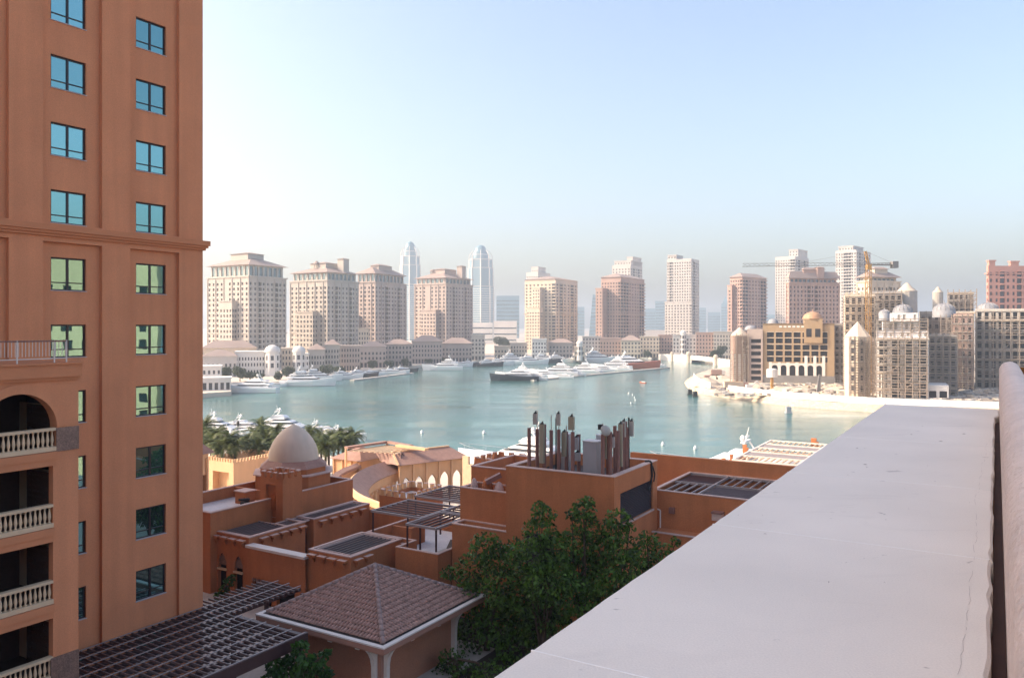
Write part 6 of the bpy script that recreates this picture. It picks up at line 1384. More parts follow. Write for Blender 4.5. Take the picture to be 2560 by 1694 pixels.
# ---------------------------------------------------------------- trees on the far shore
def shore_tree(label, px, py, Y, r, seed):
    p = Vector((xat(px, Y), Y, 1.9)); o = thing('shore_tree', label, 'tree', p, 0, 'trees on the far shore'); rg = random.Random(seed); z = zat(py, Y) - 1.9
    V, Fq = leaf_cloud([(Vector((rg.uniform(-r, r) * .6, rg.uniform(-r, r) * .5, z - rg.uniform(0, r) * .8)), r * rg.uniform(.45, .75)) for _ in range(6)], 60, .8, seed)
    _link('crown', np_mesh('crown', V, Fq, 'far_leaf'), o); mb = MB(); mb.tube((0, 0, 0), (0, 0, z - r * .3), .3, .15, n=6); o2 = _link('trunk', mb.mesh('trunk', 'bark'), o)
st = sorted([(560, 925, 400, 3.2), (600, 925, 410, 3.6), (625, 932, 415, 2.6), (650, 934, 420, 2.4), (700, 930, 420, 3.0), (722, 924, 430, 3.4), (742, 932, 430, 2.6), (790, 932, 440, 2.6), (815, 918, 450, 3.4), (850, 922, 460, 3.2), (888, 908, 520, 3.2), (930, 905, 535, 3.0), (972, 904, 540, 3.0), (1010, 900, 560, 3.0), (1070, 898, 600, 3.2), (1110, 896, 610, 2.8), (1190, 852, 800, 8), (1255, 850, 820, 8), (1300, 895, 680, 2.8), (1345, 893, 680, 3.0), (1490, 888, 680, 3.0), (1620, 880, 690, 3.4), (1790, 878, 650, 4.2), (1806, 868, 652, 4.2)])
for i, (px, py, Y, r) in enumerate(st):
    lab = (ORD[i] if i < 20 else ['twenty-first', 'twenty-second', 'twenty-third', 'twenty-fourth', 'twenty-fifth'][i - 20]) + ' shore tree from the left along the far waterfront'
    shore_tree(lab, px, py, Y, r, 40 + i)

# ---------------------------------------------------------------- marina yachts
row1 = [(622, 981, 32, 3.14, 'yacht'), (690, 966, 13, .1, 'cruiser'), (772, 964, 34, .05, 'super'), (800, 952, 30, .2, 'super'), (865, 947, 24, .3, 'yacht'), (905, 944, 24, .35, 'yacht'), (935, 938, 20, .25, 'cruiser'), (985, 936, 24, .2, 'cruiser'), (1012, 930, 22, .3, 'cruiser'), (1106, 925, 34, 3.2, 'super'), (1150, 916, 24, 0.1, 'cruiser'), (1180, 914, 24, .2, 'cruiser')]
for i, (px, py, L, hd, s_) in enumerate(row1): yacht(ORD[i] + ' yacht from the left along the far quay', *yp(px, py), L * .82, hd, s_, group='yachts along the far quay', hull='hull_dark' if i in (5, 8, 11) else 'hull_white')
yacht('dark green hulled yacht at the near end of the mid harbour raft', *yp(1285, 951), 27, 3.2, 'yacht', 'hull_dark')
row2 = [(1290, 944, 36, 3.1, 'super'), (1330, 950, 26, 3.0, 'yacht'), (1352, 944, 28, 3.2, 'yacht'), (1385, 940, 42, 3.1, 'super'), (1402, 946, 22, 3.0, 'cruiser'), (1425, 940, 28, 3.2, 'yacht'), (1448, 934, 38, 3.05, 'super'), (1475, 933, 26, 3.1, 'yacht'), (1500, 930, 28, 3.2, 'yacht'), (1528, 924, 42, 3.1, 'super'), (1552, 926, 24, 3.0, 'yacht'), (1622, 919, 18, 3.1, 'cruiser'), (1645, 917, 18, 3.1, 'cruiser')]
for i, (px, py, L, hd, s_) in enumerate(row2): yacht(ORD[i] + ' white yacht from the left in the mid harbour raft', *yp(px, py), L * .68, hd, s_, group='mid harbour raft')
row3 = [(1225, 915, 26, .2, 'yacht'), (1252, 912, 26, 0, 'yacht'), (1290, 910, 40, .1, 'super'), (1330, 910, 34, .1, 'yacht'), (1365, 908, 34, 0, 'super'), (1400, 906, 34, .1, 'yacht'), (1440, 905, 24, 0, 'cruiser'), (1500, 905, 44, .1, 'super'), (1540, 904, 26, 0, 'cruiser')]
for i, (px, py, L, hd, s_) in enumerate(row3): yacht(ORD[i] + ' yacht from the left moored under the waterfront blocks', *yp(px, py), L * .8, hd, s_, group='yachts below the waterfront blocks', hull='hull_dark' if i in (0, 4) else 'hull_white')
yacht('wooden excursion boat with red hull at the raft end', *yp(1585, 921), 38, 0.0, 'yacht', 'hull_red')
for lab, pa, pb in (('floating pontoon under the mid harbour raft', (1330, 952), (1670, 920)), ('floating pontoon off the far quay', (880, 952), (1030, 934))):
    a, b = at(*pa, 0), at(*pb, 0); mb = MB(); mb.beam(Vector((0, 0, .3)), b - a + Vector((0, 0, .3)), 3.0, .9); solo(mb, 'pontoon', 'concrete', lab, 'pontoon', a)

# ---------------------------------------------------------------- building site across the channel
def scaffold(label, x0, x1, y, z0, z1, dx=2.2, dz=2.0, dep=1.1, rot=0.0, loc=None, ret=0.0, r=.14):
    """tube scaffold before a facade: standards, ledgers, some braces and boards"""
    o = thing('scaffolding', label, 'scaffolding', loc or (x0, y, z0), rot); X0 = 0; W = x1 - x0; Hh = z1 - z0; mb = MB(); bd = MB(); n = max(1, int(W / dx)); rg = random.Random(int(W * 10))
    for i in range(n + 1):
        x = W * i / n
        for yy in (0, dep): mb.beam((x, yy, 0), (x, yy, Hh + rg.uniform(0, 1)), r * 2, r * 2)
    k = 0; z = dz
    while z < Hh:
        for yy in (0, dep): mb.beam((0, yy, z), (W, yy, z), r * 2, r * 2); mb.beam((0, yy, z + 1), (W, yy, z + 1), r * 1.6, r * 1.6)
        if rg.random() < .75: a = rg.random() * .4 * W; bd.box(a, min(W, a + W * rg.uniform(.4, .9)), .05, dep - .05, z + .05, z + .12)
        i = rg.randrange(n) if n else 0; mb.beam((W * i / n, 0, z), (W * (i + 1) / n, 0, z + dz), r * 1.6, r * 1.6)
        z += dz
    part(mb, 'tubes', 'scaffold', o, kind='stuff'); part(bd, 'boards', 'sandstone', o, kind='stuff'); return o
def fscaffold(label, px0, px1, Y, z0, z1, **kw):
    th, w = facing(px0, px1, Y); x0 = xat(px0, Y); return scaffold(label, x0, x0 + w, Y, z0, z1, loc=(x0, Y, z0), rot=th, **kw)
# tan domed building
YD, Yc = 392.0, 0.0; tF, wF = facing(1907, 2086, YD); OX = Vector((xat(1907, YD), YD, 0))
def X(px): k = (px - CX) / F; return (k * YD - OX.x) / (math.cos(tF) - k * math.sin(tF))
def fthing(name, label, cat):
    o = thing(name, label, cat, (OX.x, OX.y, 2.4), tF); ORG[o.name] = (0, 0, 2.4); return o
def fpoint(x, y, z): return (OX.x + x * math.cos(tF) - y * math.sin(tF), OX.y + x * math.sin(tF) + y * math.cos(tF), z)
c1 = fthing('unfinished_domed_building', 'tan unfinished building with arched windows and small dome on the site', 'building'); xo, xe = X(1907), X(2086); zg = 2.4
rowz = [zat(p, YD) for p in (903, 888, 873, 857, 842)]; colx = [1926 + 22.3 * k for k in range(-1, 8)]
zt_ = zat(808, YD); apx = [1937, 1959, 1981.5, 2003.5, 2026, 2048]
mb = MB(); ops = []
wins = []
for px in colx:
    for rz in rowz:
        if 1915 > px: w_ = 3.0
        else: w_ = 3.2
        if xo + .5 < X(px) - w_ / 2 and X(px) + w_ / 2 < xe - .3: wins.append((X(px) - w_ / 2, X(px) + w_ / 2, rz - .1, rz + 2.35))
pod = zat(937, YD)
ops = [(a - xo, b - xo, c, d) for a, b, c, d in wins]
for px in apx: ops.append((X(px) - 1.45 - xo, X(px) + 1.45 - xo, pod + .01, pod + 5.0))
mb.wall((xo, Yc), (1, 0), (0, -1), xe - xo, pod, zt_, ops, .7, 0, 0); mb.box(xo, xe, Yc + .75, Yc + 25, zg, zt_ - 1); mb.quad((xe, Yc, pod), (xe, Yc + 25, pod), (xe, Yc + 25, zt_), (xe, Yc, zt_)); mb.quad((xo, Yc + 25, pod), (xo, Yc, pod), (xo, Yc, zt_), (xo, Yc + 25, zt_)); mb.box(xo, xe, Yc, Yc + .74, zt_ - .9, zt_ - .001)
part(mb, 'wall', 'tan', c1)
mb = MB(); mb.box(xo - .5, xe + .3, Yc - .6, Yc - .003, zg, pod); part(mb, 'plinth', 'stone_grey', c1)
wm1 = MB().quad((0, 0, 0), (3.2, 0, 0), (3.2, 0, 2.45), (0, 0, 2.45)).mesh('window_opening', 'win_black'); hm = MB().box(-.2, 3.4, -.80, -.705, 2.5, 2.75).mesh('lintel', 'sandstone')
for a, b, c, d in wins:
    o = inst('window_opening', wm1, c1, (a, Yc + .69, c)); l_ = _link('lintel', hm, o); l_.location = (0, 0, -.02)
am = MB(); aa = [(-1.45, 0)] + [(1.45 * math.cos(PI - PI * k / 10), 3.5 + 1.45 * math.sin(PI * k / 10)) for k in range(11)] + [(1.45, 0)]; am.add([(x, 0, z) for x, z in aa], [tuple(range(len(aa)))]); amm = am.mesh('arched_opening', 'win_black')
sp = MB()
for k in range(10): x0_, z0_ = 1.45 * math.cos(PI - PI * k / 10), 3.5 + 1.45 * math.sin(PI * k / 10); x1_, z1_ = 1.45 * math.cos(PI - PI * (k + 1) / 10), 3.5 + 1.45 * math.sin(PI * (k + 1) / 10); sp.quad((x0_, -.69, z0_), (x1_, -.69, z1_), (x1_, -.69, 5.02), (x0_, -.69, 5.02)); sp.quad((x0_, -.69, z0_), (x0_, 0, z0_), (x1_, 0, z1_), (x1_, -.69, z1_))
spm = sp.mesh('arch_spandrel', 'off_white')
for px in apx: o = inst('arched_opening', amm, c1, (X(px), Yc + .69, pod + .01)); l_ = _link('arch_spandrel', spm, o)
for k, px in enumerate([1926, 1948, 1970, 1992.5, 2015, 2037, 2059]):
    mb = MB(); mb.box(X(px) - .7, X(px) + .7, Yc - .35, Yc - .004, pod + .01, pod + (6.3 if px < 2010 else 9.6)); part(mb, 'stone_pier', 'off_white', c1)
mb = MB(); mb.box(X(1926) - .7, X(2059) + .7, Yc - .25, Yc - .005, pod + 5.05, pod + 5.9); part(mb, 'stone_band', 'off_white', c1)
mb = MB(); d0, d1 = X(2010), X(2056); zd = zat(797, YD); mb.box(d0, d1, Yc - 1.2, Yc + 8, zt_ - 9.5, zd)
mb2 = MB(); part(mb, 'dome_block', 'tan', c1)
for px in (2022, 2044):
    mb = MB(); mb.box(X(px) - 1.2, X(px) + 1.2, Yc - 1.25, Yc - 1.203, zt_ - 6.6, zt_ - 2.6); part(mb, 'tall_window', 'win_black', c1)
mb = MB(); xc_ = (d0 + d1) / 2; mb.lathe(xc_, Yc + 3, [(4.9, zd), (4.9, zd + .5)] + [(4.5 * math.cos(PI / 2 * k / 8), zd + .5 + 3.0 * math.sin(PI / 2 * k / 8)) for k in range(8)] + [(.25, zd + 3.6), (.2, zd + 4.6), (.02, zd + 5)], 16); part(mb, 'dome', 'copper', c1, smooth=True)
mb = MB(); xc_ = X(1933); mb.lathe(xc_, Yc + 4, [(2.8, zt_)] + [(2.6 * math.cos(PI / 2 * k / 6) + .01, zt_ + 2.4 * math.sin(PI / 2 * k / 6)) for k in range(7)], 12); part(mb, 'small_dome', 'lead', c1, smooth=True)
for k in range(6): mb = MB(); px = 1948 + 11 * k; mb.box(X(px), X(px + 7), Yc - .1, Yc - .003, zt_ - 2.0, zt_ - 1.2); part(mb, 'parapet_panel', 'off_white', c1)
# pinkish half with round scaffolded turret
c1b = fthing('unfinished_round_corner', 'pinkish unfinished wing with scaffolded round corner left of the tan building', 'building')
mb = MB(); x0, x1 = X(1868), xo - .02; zw = zat(822, YD); oo = [(xx - x0, xx + 4.6 - x0, z, z + 1.9) for xx in (X(1878),) for z in [zat(p, YD) for p in (950, 935, 920, 905, 888, 872, 857)]]
mb.wall((x0, Yc - 1), (1, 0), (0, -1), x1 - x0, zg, zw, oo, .8, 0, 0, 1); mb.box(x0, x1, Yc - .15, Yc + 24, zg, zw - .5); part(mb, 'wall', ['beige_pink', 'win_black'], c1b)
mb = MB(); xr = X(1849); mb.lathe(xr, Yc + 3, [(4.4, zg), (4.4, zat(840, YD))], 16); mb.lathe(xr, Yc + 3, [(4.7, zat(840, YD)), (2.2, zat(826, YD)), (.1, zat(818, YD))], 16, 1); part(mb, 'round_turret', ['brick_pink', 'sandstone'], c1b, smooth=False)
mb = MB()
for q in range(5): an = -PI / 2 + (q - 2) * .55; mb.box(xr + 4.3 * math.cos(an) - .6, xr + 4.3 * math.cos(an) + .6, Yc + 3 + 4.4 * math.sin(an) - .25, Yc + 3 + 4.4 * math.sin(an) + .1, zg, zg + 14)
part(mb, 'stone_piers', 'off_white', c1b)
scaffold('tube scaffold round the corner turret left of the tan building', X(1826), X(1872), Yc - 2.6, zg, zat(836, YD), loc=fpoint(X(1826), -2.6, zg), rot=tF)
mb = MB(); xx, zz = X(1877), zw; mb.lathe(xx, Yc + 5, [(3.2, zz - .5)] + [(3.0 * math.cos(PI / 2 * k / 6) + .01, zz + 1.9 * math.sin(PI / 2 * k / 6)) for k in range(7)], 12); mb.v = [(a, b, c) for a, b, c in mb.v]; part(mb, 'roof_dome', 'lead', c1b, smooth=True)

# scaffolded complex on the right
def skeleton(label, px0, px1, py0, Y, wm, ncol, nrow, wfrac=.55, hfrac=.62, gm='win_black', dep=18, th=0.0, z0=2.4, name='unfinished_block', parts=None, crenel=False):
    x0, z1 = xat(px0, Y), zat(py0, Y); th, w = facing(px0, px1, Y); o = thing(name, label, 'building', (x0, Y, z0), th); ORG[o.name] = (0, 0, z0)
    fl = (z1 - z0) / (nrow + .3); p = w / ncol; oo = [(p * (i + .5 - wfrac / 2), p * (i + .5 + wfrac / 2), z0 + fl * (k + .2), z0 + fl * (k + .2 + hfrac)) for i in range(ncol) for k in range(nrow)]
    mb = MB(); mb.wall((0, 0), (1, 0), (0, -1), w, z0, z1, oo, .9, 0, 0); mb.quad((w, 0, z0), (w, dep, z0), (w, dep, z1), (w, 0, z1)); mb.quad((0, dep, z0), (0, 0, z0), (0, 0, z1), (0, dep, z1)); mb.quad((0, 0, z1), (w, 0, z1), (w, dep, z1), (0, dep, z1)); mb.quad((w, dep, z0), (0, dep, z0), (0, dep, z1), (w, dep, z1)); part(mb, 'wall', wm, o)
    me = MB().quad((0, 0, 0), (p * wfrac, 0, 0), (p * wfrac, 0, fl * hfrac), (0, 0, fl * hfrac)).mesh('window_opening', gm)
    for a, b, c, d in oo: inst('window_opening', me, o, (a, .88, c))
    if name == 'unfinished_block' and nrow > 3:
        for k in range(nrow + 1): mb = MB(); zz = z0 + fl * (k + .02); mb.box(-.25, w + .25, -.45, -.004, zz, zz + .38); part(mb, 'floor_slab', 'sandstone' if k % 2 else 'concrete', o)
    if crenel:
        for k in range(int(w / 2)): mb = MB(); mb.box(2 * k + .2, 2 * k + 1.3, 0, .5, z1, z1 + 1.1); part(mb, 'merlon', wm, o)
    return o
Yk = 310.0; XK = lambda px: xat(px, Yk)
t8 = thing('unfinished_octagon_tower', 'sunlit unfinished octagonal turret with pointed stone cap wrapped in scaffold', 'tower', (XK(2158), Yk + 5, 2.4)); ORG[t8.name] = (0, 0, 2.4)
mb = MB(); zc_ = zat(842, Yk); R8 = 4.7; og = lambda r, e=PI / 8: [(r * math.cos(e + PI / 4 * i), r * math.sin(e + PI / 4 * i)) for i in range(8)]
mb.prism(og(R8), 2.4, zc_); part(mb, 'wall', 'sandstone', t8)
mb = MB(); a = og(R8 * 1.05); ap = (0, 0, zat(803, Yk)); mid = og(R8 * .35); zm_ = zat(815, Yk)
for i in range(8): j = (i + 1) % 8; mb.quad((*a[i], zc_), (*a[j], zc_), (*mid[j], zm_), (*mid[i], zm_)); mb.tri((*mid[i], zm_), (*mid[j], zm_), ap)
part(mb, 'pointed_cap', 'sandstone', t8)
for e in (-PI / 2, -PI / 2 - PI / 4, -PI / 2 + PI / 4):
    for z in [zat(p, Yk) for p in (978, 952, 930, 902, 882, 862)]:
        cx_, cy_ = R8 * .925 * math.cos(e), R8 * .925 * math.sin(e); tx, ty = -math.sin(e), math.cos(e); mb = MB()
        mb.quad((cx_ - tx * .7, cy_ - ty * .7, z), (cx_ + tx * .7, cy_ + ty * .7, z), (cx_ + tx * .7, cy_ + ty * .7, z + 2.0), (cx_ - tx * .7, cy_ - ty * .7, z + 2.0)); part(mb, 'window_opening', 'win_black', t8)
scaffold('tube scaffold round the octagonal turret with stone cap', XK(2124), XK(2192), Yk - 1.2, 2.4, zat(846, Yk), dx=1.7, dz=1.9)
skeleton('white netted unfinished block with stone piers at the seawall', 2192, 2322, 843, 306, 'mesh_white', 4, 7, .62, .74)
tN, wN = facing(2192, 2322, 309); b_ = thing('netted_upper_storeys', 'white netted upper storeys above the seawall block', 'building', (xat(2192, 309), 309, zat(843, 309)), tN); ORG[b_.name] = (0, 0, zat(843, 309))
for nm, f0, f1, y0_, pa, pb, nc in (('lower_netting', 0.0, 1.0, 0.2, 844, 826, 9), ('middle_netting', .12, .84, 1.2, 825.9, 803, 7), ('top_netting', .28, .80, 2.4, 802.9, 782, 5)):
    za, zb_ = zat(pa, 309), zat(pb, 309); mb = MB(); mb.wall((wN * f0, y0_), (1, 0), (0, -1), wN * (f1 - f0), za, zb_, [(wN * (f1 - f0) * (q + .25) / nc, wN * (f1 - f0) * (q + .75) / nc, za + .5, zb_ - .7) for q in range(nc) if q % 3], .4, 0, 0, 1)
    mb.box(wN * f0, wN * f1, y0_ + .45, 13, za, zb_ - .02); part(mb, nm, ['mesh_white', 'concrete'], b_)
fscaffold('tube scaffold over the white netted upper storeys', 2192, 2320, 309, zat(846, 309), zat(800, 309), dx=2.6, dz=2.2)
fscaffold('tube scaffold before the seawall block with stone piers', 2192, 2318, 303.5, 2.4, zat(843, 303.5), dx=2.4, dz=2.1)
for k, px in enumerate((2210, 2240, 2272, 2306)): mb = MB(); mb.box(-.9, .9, 0, .8, 0, 9.5); solo(mb, 'stone_pier', 'off_white', ORD[k] + ' white stone pier from the left before the netted block', 'pier', (xat(px, 304.9), 304.9, 2.4), group='stone piers')
skeleton('dark netted block right of the seawall block', 2322, 2392, 836, 318, 'mesh_dark', 4, 8, .5, .5, 'win_black')
mb = MB(); skb = wthing('tan_screen', 'tan dust screen hanging on the dark netted block', 'screen', (xat(2354, 316), 316.6, 2.4)); mb.box(xat(2354, 316), xat(2390, 316), 316.6, 316.75, 8, zat(838, 316)); part(mb, 'screen_cloth', 'sandstone', skb)
fscaffold('tube scaffold before the dark netted block', 2322, 2394, 314.6, 2.4, zat(836, 314.6), dx=2.2)
skeleton('white site office box at the right of the seawall block', 2318, 2372, 962, 300, 'off_white', 2, 1, .7, .6)
skeleton('bare concrete frame tower with crenels beside the crane mast', 2112, 2188, 736, 345, 'sandstone', 5, 11, .66, .66, crenel=True)
fscaffold('tube scaffold up the bare concrete frame tower', 2108, 2186, 342, 2.4, zat(745, 342), dx=2.4, dz=2.1)
skeleton('dark scaffold clad block behind the crane mast', 2178, 2256, 728, 365, 'concrete_dark', 5, 12, .5, .5)
skeleton('mauve unfinished block behind the dark netted block', 2384, 2432, 784, 345, 'brick_pink', 3, 9, .5, .5)
fscaffold('tube scaffold before the mauve unfinished block', 2352, 2434, 341, 2.4, zat(790, 341), dx=2.0)
skeleton('scaffold topped grey block behind the lead domes', 2300, 2436, 778, 372, 'concrete', 8, 9, .5, .5)
skeleton('dark scaffold box on the skyline beside the conical caps', 2372, 2434, 730, 376, 'concrete_dark', 5, 13, .6, .6)
fscaffold('tube scaffold on the dark skyline box', 2370, 2442, 373, zat(780, 373), zat(727, 373), dx=2.2)
skeleton('grey unfinished block with tall window grid at the right', 2440, 2640, 772, 352, 'concrete', 11, 8, .6, .72)
fscaffold('tube scaffold before the grey window grid block', 2440, 2640, 349, 2.4, zat(780, 349), dx=3.0, dz=3.4)
for lab, px, pyb, pyt, r, Y, mt in (('lead dome on the white netted storeys', 2268, 776, 756, 23, 330, 'lead'), ('larger lead dome beside the white netted storeys', 2374, 776, 752, 26, 346, 'lead'), ('lead dome on the grey window grid block', 2484, 770, 752, 24, 354, 'lead'), ('small grey dome above the octagonal turret', 2217, 782, 771, 13, 325, 'lead')):
    R = r / F * Y; zb, zt2 = zat(pyb, Y), zat(pyt, Y); o = wthing('lead_dome', lab, 'dome', (xat(px, Y), Y + R, zb)); mb = MB(); n = 8; hh = zt2 - zb
    mb.lathe(xat(px, Y), Y + R, [(R * 1.03, zb - 3), (R * 1.03, zb)] + [(R * math.cos(PI / 2 * k / n), zb + hh * .8 * math.sin(PI / 2 * k / n)) for k in range(n)] + [(.3, zb + hh * .82), (.02, zb + hh * 1.2)], 18); part(mb, 'shell', mt, o, smooth=True)
    for k in range(9): an = PI + PI * k / 8; prev = None; mb = MB(); [mb.tube((xat(px, Y) + R * 1.01 * math.cos(PI / 2 * q / 5) * math.cos(an), Y + R + R * 1.01 * math.cos(PI / 2 * q / 5) * math.sin(an), zb + hh * .81 * math.sin(PI / 2 * q / 5)), (xat(px, Y) + R * 1.01 * math.cos(PI / 2 * (q + 1) / 5) * math.cos(an), Y + R + R * 1.01 * math.cos(PI / 2 * (q + 1) / 5) * math.sin(an), zb + hh * .81 * math.sin(PI / 2 * (q + 1) / 5)), .1, n=4) for q in range(5)]; part(mb, 'rib', 'concrete_dark', o)
for lab, px, py0, py1, r, Y in (('left round turret with conical cap on the skyline', 2279, 727, 705, 24, 368), ('right round turret with conical cap on the skyline', 2351, 730, 716, 12, 370)):
    R = r / F * Y; o = wthing('round_turret', lab, 'turret', (xat(px, Y), Y + R, 2.4)); mb = MB(); mb.lathe(xat(px, Y), Y + R, [(R, 2.4), (R, zat(py0, Y))], 14); part(mb, 'drum', 'concrete', o)
    mb = MB(); zz = zat(py0, Y); mb.lathe(xat(px, Y), Y + R, [(R * 1.04, zz), (R * .55, zz + (zat(py1, Y) - zz) * .45), (R * .25, zz + (zat(py1, Y) - zz) * .85), (.05, zat(py1, Y))], 14); part(mb, 'conical_cap', 'sandstone', o, smooth=True)
# tower crane
Yr = 335.0; xm, zm0, zm1 = xat(2171, Yr), 2.4, zat(660, Yr)
cr = thing('tower_crane', 'yellow tower crane with long lattice jib over the building site', 'crane', (xm, Yr, 2.4)); ORG[cr.name] = (xm, Yr, 2.4)
def truss(mb, p, q, w, h, seg, r=.09):
    p, q = Vector(p), Vector(q); d = (q - p); n = max(2, int(d.length / seg)); dn = d.normalized(); up = Vector((0, 0, 1)) if abs(dn.z) < .9 else Vector((0, 1, 0)); sx = dn.cross(up).normalized() * w / 2; sz = sx.cross(dn).normalized() * h
    C = [(-sx, Vector()), (sx, Vector()), (Vector(), sz)] if abs(dn.z) < .9 else [(-sx, -sz / 2), (sx, -sz / 2), (sx, sz / 2), (-sx, sz / 2)]
    for a, b in C: mb.beam(p + a + b, q + a + b, r * 2, r * 2)
    for i in range(n):
        u, v = p + d * i / n, p + d * (i + 1) / n
        for k in range(len(C)): a, b = C[k], C[(k + 1) % len(C)]; (mb.beam(u + a[0] + a[1], v + b[0] + b[1], r * 1.3, r * 1.3) if i % 2 else mb.beam(u + b[0] + b[1], v + a[0] + a[1], r * 1.3, r * 1.3))
mb = MB(); truss(mb, (xm, Yr, 2.4), (xm, Yr, zm1), 1.7, 1.7, 2.2, .085); part(mb, 'mast', 'crane_yellow', cr)
je = Vector((xat(1857, Yr - 6), Yr - 6, zat(666, Yr - 6))); jb = Vector((xm, Yr, zm1 - .4))
mb = MB(); truss(mb, jb, je, 1.2, 1.2, 2.0, .06); part(mb, 'jib', 'steel', cr)
ce = Vector((xat(2246, Yr), Yr + 2, zat(660, Yr))); mb = MB(); truss(mb, jb, ce, 1.3, .7, 1.6, .1); mb.box(jb.x, ce.x, Yr, Yr + 2.0, jb.z - .1, jb.z + .2); part(mb, 'counter_jib', 'steel', cr)
mb = MB(); mb.box(ce.x - 2.4, ce.x, Yr - .2, Yr + 2.4, ce.z - 1.6, ce.z + 1.2); part(mb, 'counterweight', 'stone_grey', cr)
mb = MB(); pk = Vector((xat(2163, Yr), Yr, zat(628, Yr))); truss(mb, jb, pk, .8, .6, 1.2, .1); part(mb, 'apex', 'crane_yellow', cr)
mb = MB(); mb.box(xm - 1.2, xm + .6, Yr - 1.8, Yr - .2, zm1 - 2.4, zm1 - .3); part(mb, 'cab', 'crane_yellow', cr)
mb = MB(); mb.tube(pk, jb.lerp(je, .55) + Vector((0, 0, 1.2)), .05, n=4); mb.tube(pk, ce, .05, n=4); part(mb, 'tie_cables', 'steel', cr)
dbm = MB(); rgd = random.Random(77)
for k in range(900):
    px, py = (rgd.uniform(2330, 2560), rgd.uniform(972, 1010)) if k % 3 else (rgd.uniform(1790, 2130), rgd.uniform(960, 990))
    p = at(px, py, 2.5); w_, d_, h_ = rgd.uniform(.3, 2.2), rgd.uniform(.3, 1.6), rgd.uniform(.15, 1.1); an = rgd.uniform(0, PI); c_, s_ = math.cos(an), math.sin(an)
    q = [(p.x + c_ * a * w_ - s_ * b * d_, p.y + s_ * a * w_ + c_ * b * d_) for a, b in ((-1, -1), (1, -1), (1, 1), (-1, 1))]; dbm.prism(q, 2.35, 2.4 + h_, rgd.choice((0, 0, 1, 2, 3)))
solo(dbm, 'building_rubble', ['concrete', 'concrete_dark', 'sandstone', 'steel'], 'loose building materials strewn over the construction site', 'rubble', kind='stuff')
fscaffold('tube scaffold before the dark block behind the crane mast', 2180, 2254, 362, zat(800, 362), zat(728, 362), dx=2.4, dz=2.2)
fscaffold('tube scaffold before the grey block under the lead domes', 2300, 2380, 369, zat(840, 369), zat(782, 369), dx=2.4, dz=2.2)
fscaffold('tube scaffold in the gap right of the tan building', 2084, 2112, 386, 2.4, zat(815, 386), dx=2.2, dz=2.2)
skeleton('dark unfinished block in the gap right of the tan building', 2086, 2114, 808, 390, 'concrete_dark', 2, 9, .5, .5)
# loose things on the site
def siteobj(fn, name, mats, label, cat, px, py, z=2.4, rot=0.0):
    p = at(px, py, z); mb = MB(); fn(mb); solo(mb, name, mats, label, cat, (p.x, p.y, z), rot)
def tank(mb): mb.lathe(0, 0, [(.01, 5.5), (2.3, 5.5), (2.3, 8.8), (1.6, 9.2), (.01, 9.3)], 14); mb.box(-.5, .5, -.5, .5, 0, 5.49, 1)
siteobj(tank, 'water_tank', ['off_white', 'crane_yellow'], 'white round tank raised on a yellow post', 'tank', 1930, 974)
siteobj(lambda m: (m.lathe(0, 0, [(2.4, 0), (2.4, 3.6), (1.6, 3.9), (.01, 3.95)], 14), m.lathe(-.4, 6, [(2.0, 0), (2.0, 7.5), (.01, 7.8)], 12, 1)), 'silo', ['off_white', 'beige'], 'white silo and beige silo pair right of the tan building', 'silo', 2091, 957)
def cont(mb):
    mb.box(-4.2, 4.2, 0, 2.6, 0, 3.2, 0, 1); mb.box(4.21, 6.4, .1, 2.5, 0, 2.8, 2)
    for k in range(16): mb.box(-4.1 + .52 * k, -3.9 + .52 * k, -.06, -.003, .1, 3.1)
siteobj(cont, 'site_container', ['sandstone', 'crane_yellow', 'brick_pink'], 'yellow roofed site cabin behind the hoarding fence', 'cabin', 1835, 972)
def slabs2(mb):
    for k in range(2): mb.add([(k * .9 - .5, 0, 0), (k * .9 + .4, 0, 0), (k * .9 + .4, .5, 0), (k * .9 - .5, .5, 0), (.6 + k * .35, 0, 8), (.9 + k * .35, 0, 7.8), (.9 + k * .35, .5, 7.8), (.6 + k * .35, .5, 8)], [(0, 1, 5, 4), (1, 2, 6, 5), (2, 3, 7, 6), (3, 0, 4, 7), (4, 5, 6, 7)])
siteobj(slabs2, 'upright_slab', 'stone_grey', 'tall pointed grey slabs standing behind the hoarding', 'slab', 2044, 984)
def mound(r, h, sd):
    def fn(mb):
        rg = random.Random(sd); n = 14; rings = [(r * f, h * g) for f, g in ((1, -.1), (.75, .35), (.5, .7), (.22, .95), (.02, 1))]
        vs = [(rr_ * math.cos(2 * PI * i / n) * rg.uniform(.85, 1.15) * 1.5, rr_ * math.sin(2 * PI * i / n) * rg.uniform(.85, 1.15), z * rg.uniform(.8, 1.1)) for rr_, z in rings for i in range(n)]
        mb.add(vs, [(j * n + i, j * n + (i + 1) % n, (j + 1) * n + (i + 1) % n, (j + 1) * n + i) for j in range(4) for i in range(n)])
    return fn
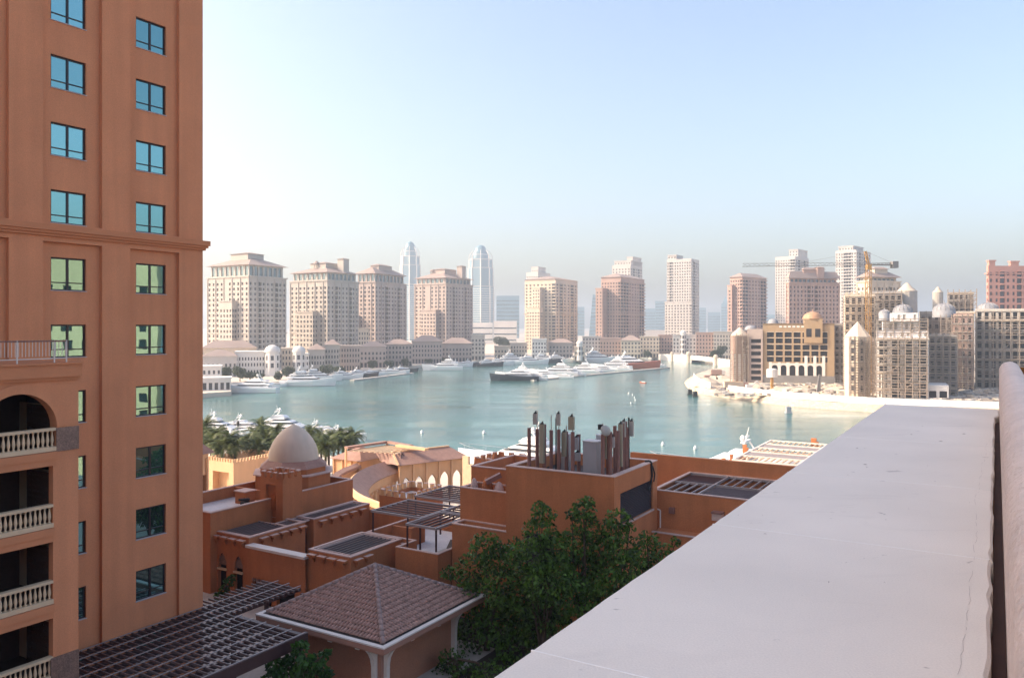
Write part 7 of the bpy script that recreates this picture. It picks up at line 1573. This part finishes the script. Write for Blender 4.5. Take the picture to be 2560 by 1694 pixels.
for i, (px, py, r, h, lab) in enumerate(((1768, 962, 4.5, 3.4, 'tall sand heap at the breakwater tip'), (1970, 974, 6, 2.0, 'broad sand heap before the tan building'), (2005, 978, 5, 1.6, 'low sand heap right of the broad one'), (2100, 975, 5, 1.6, 'sand heap near the silos'), (1895, 968, 4, 1.8, 'sand heap beside the site cabin'), (1805, 945, 4, 1.6, 'sand heap below the scaffolded corner'))):
    siteobj(mound(r, h, i), 'sand_heap', 'sand', lab, 'heap', px, py)
def digger(mb): mb.box(-1.6, 1.6, -1, 1, 0, .9, 1); mb.box(-1.2, 1.3, -.9, .9, .91, 2.6); mb.beam((1.2, 0, 1.8), (3.6, 0, 4.2), .4, .5); mb.beam((3.6, 0, 4.2), (5.4, 0, 1.4), .35, .4); mb.box(5.0, 5.8, -.5, .5, .5, 1.4, 1)
siteobj(digger, 'excavator', ['brick_pink', 'black'], 'reddish excavator at the breakwater tip', 'excavator', 1766, 950)
siteobj(digger, 'excavator', ['off_white', 'black'], 'white excavator behind the hoarding near the raised tank', 'excavator', 1872, 976)
siteobj(lambda m: (m.box(-3, 3, -1.2, 1.2, .5, 3.2), m.box(3.05, 5, -1.2, 1.2, .5, 2.6, 1), m.box(-2.6, 4.6, -1.0, 1.0, 0.1, .49, 2)), 'site_truck', ['brick_pink', 'off_white', 'black'], 'red site truck near the shore behind the breakwater', 'truck', 1790, 938)

# ---------------------------------------------------------------- the hazy air
hz = MB(); hz.box(-5500, 5500, -400, 6000, -1.0, 175.0)
ho = _link('haze', hz.mesh('haze', 'sand')); tag(ho, kind='stuff')
hm_ = bpy.data.materials.new('haze_air'); hm_.use_nodes = True; N = hm_.node_tree.nodes; N.remove(N['Principled BSDF'])
pv = N.new('ShaderNodeVolumePrincipled'); pv.inputs['Color'].default_value = (0.80, 0.90, 1.0, 1); pv.inputs['Density'].default_value = HAZE; pv.inputs['Anisotropy'].default_value = 0.3
hm_.node_tree.links.new(pv.outputs['Volume'], N['Material Output'].inputs['Volume'])
ho.data.materials.clear(); ho.data.materials.append(hm_)
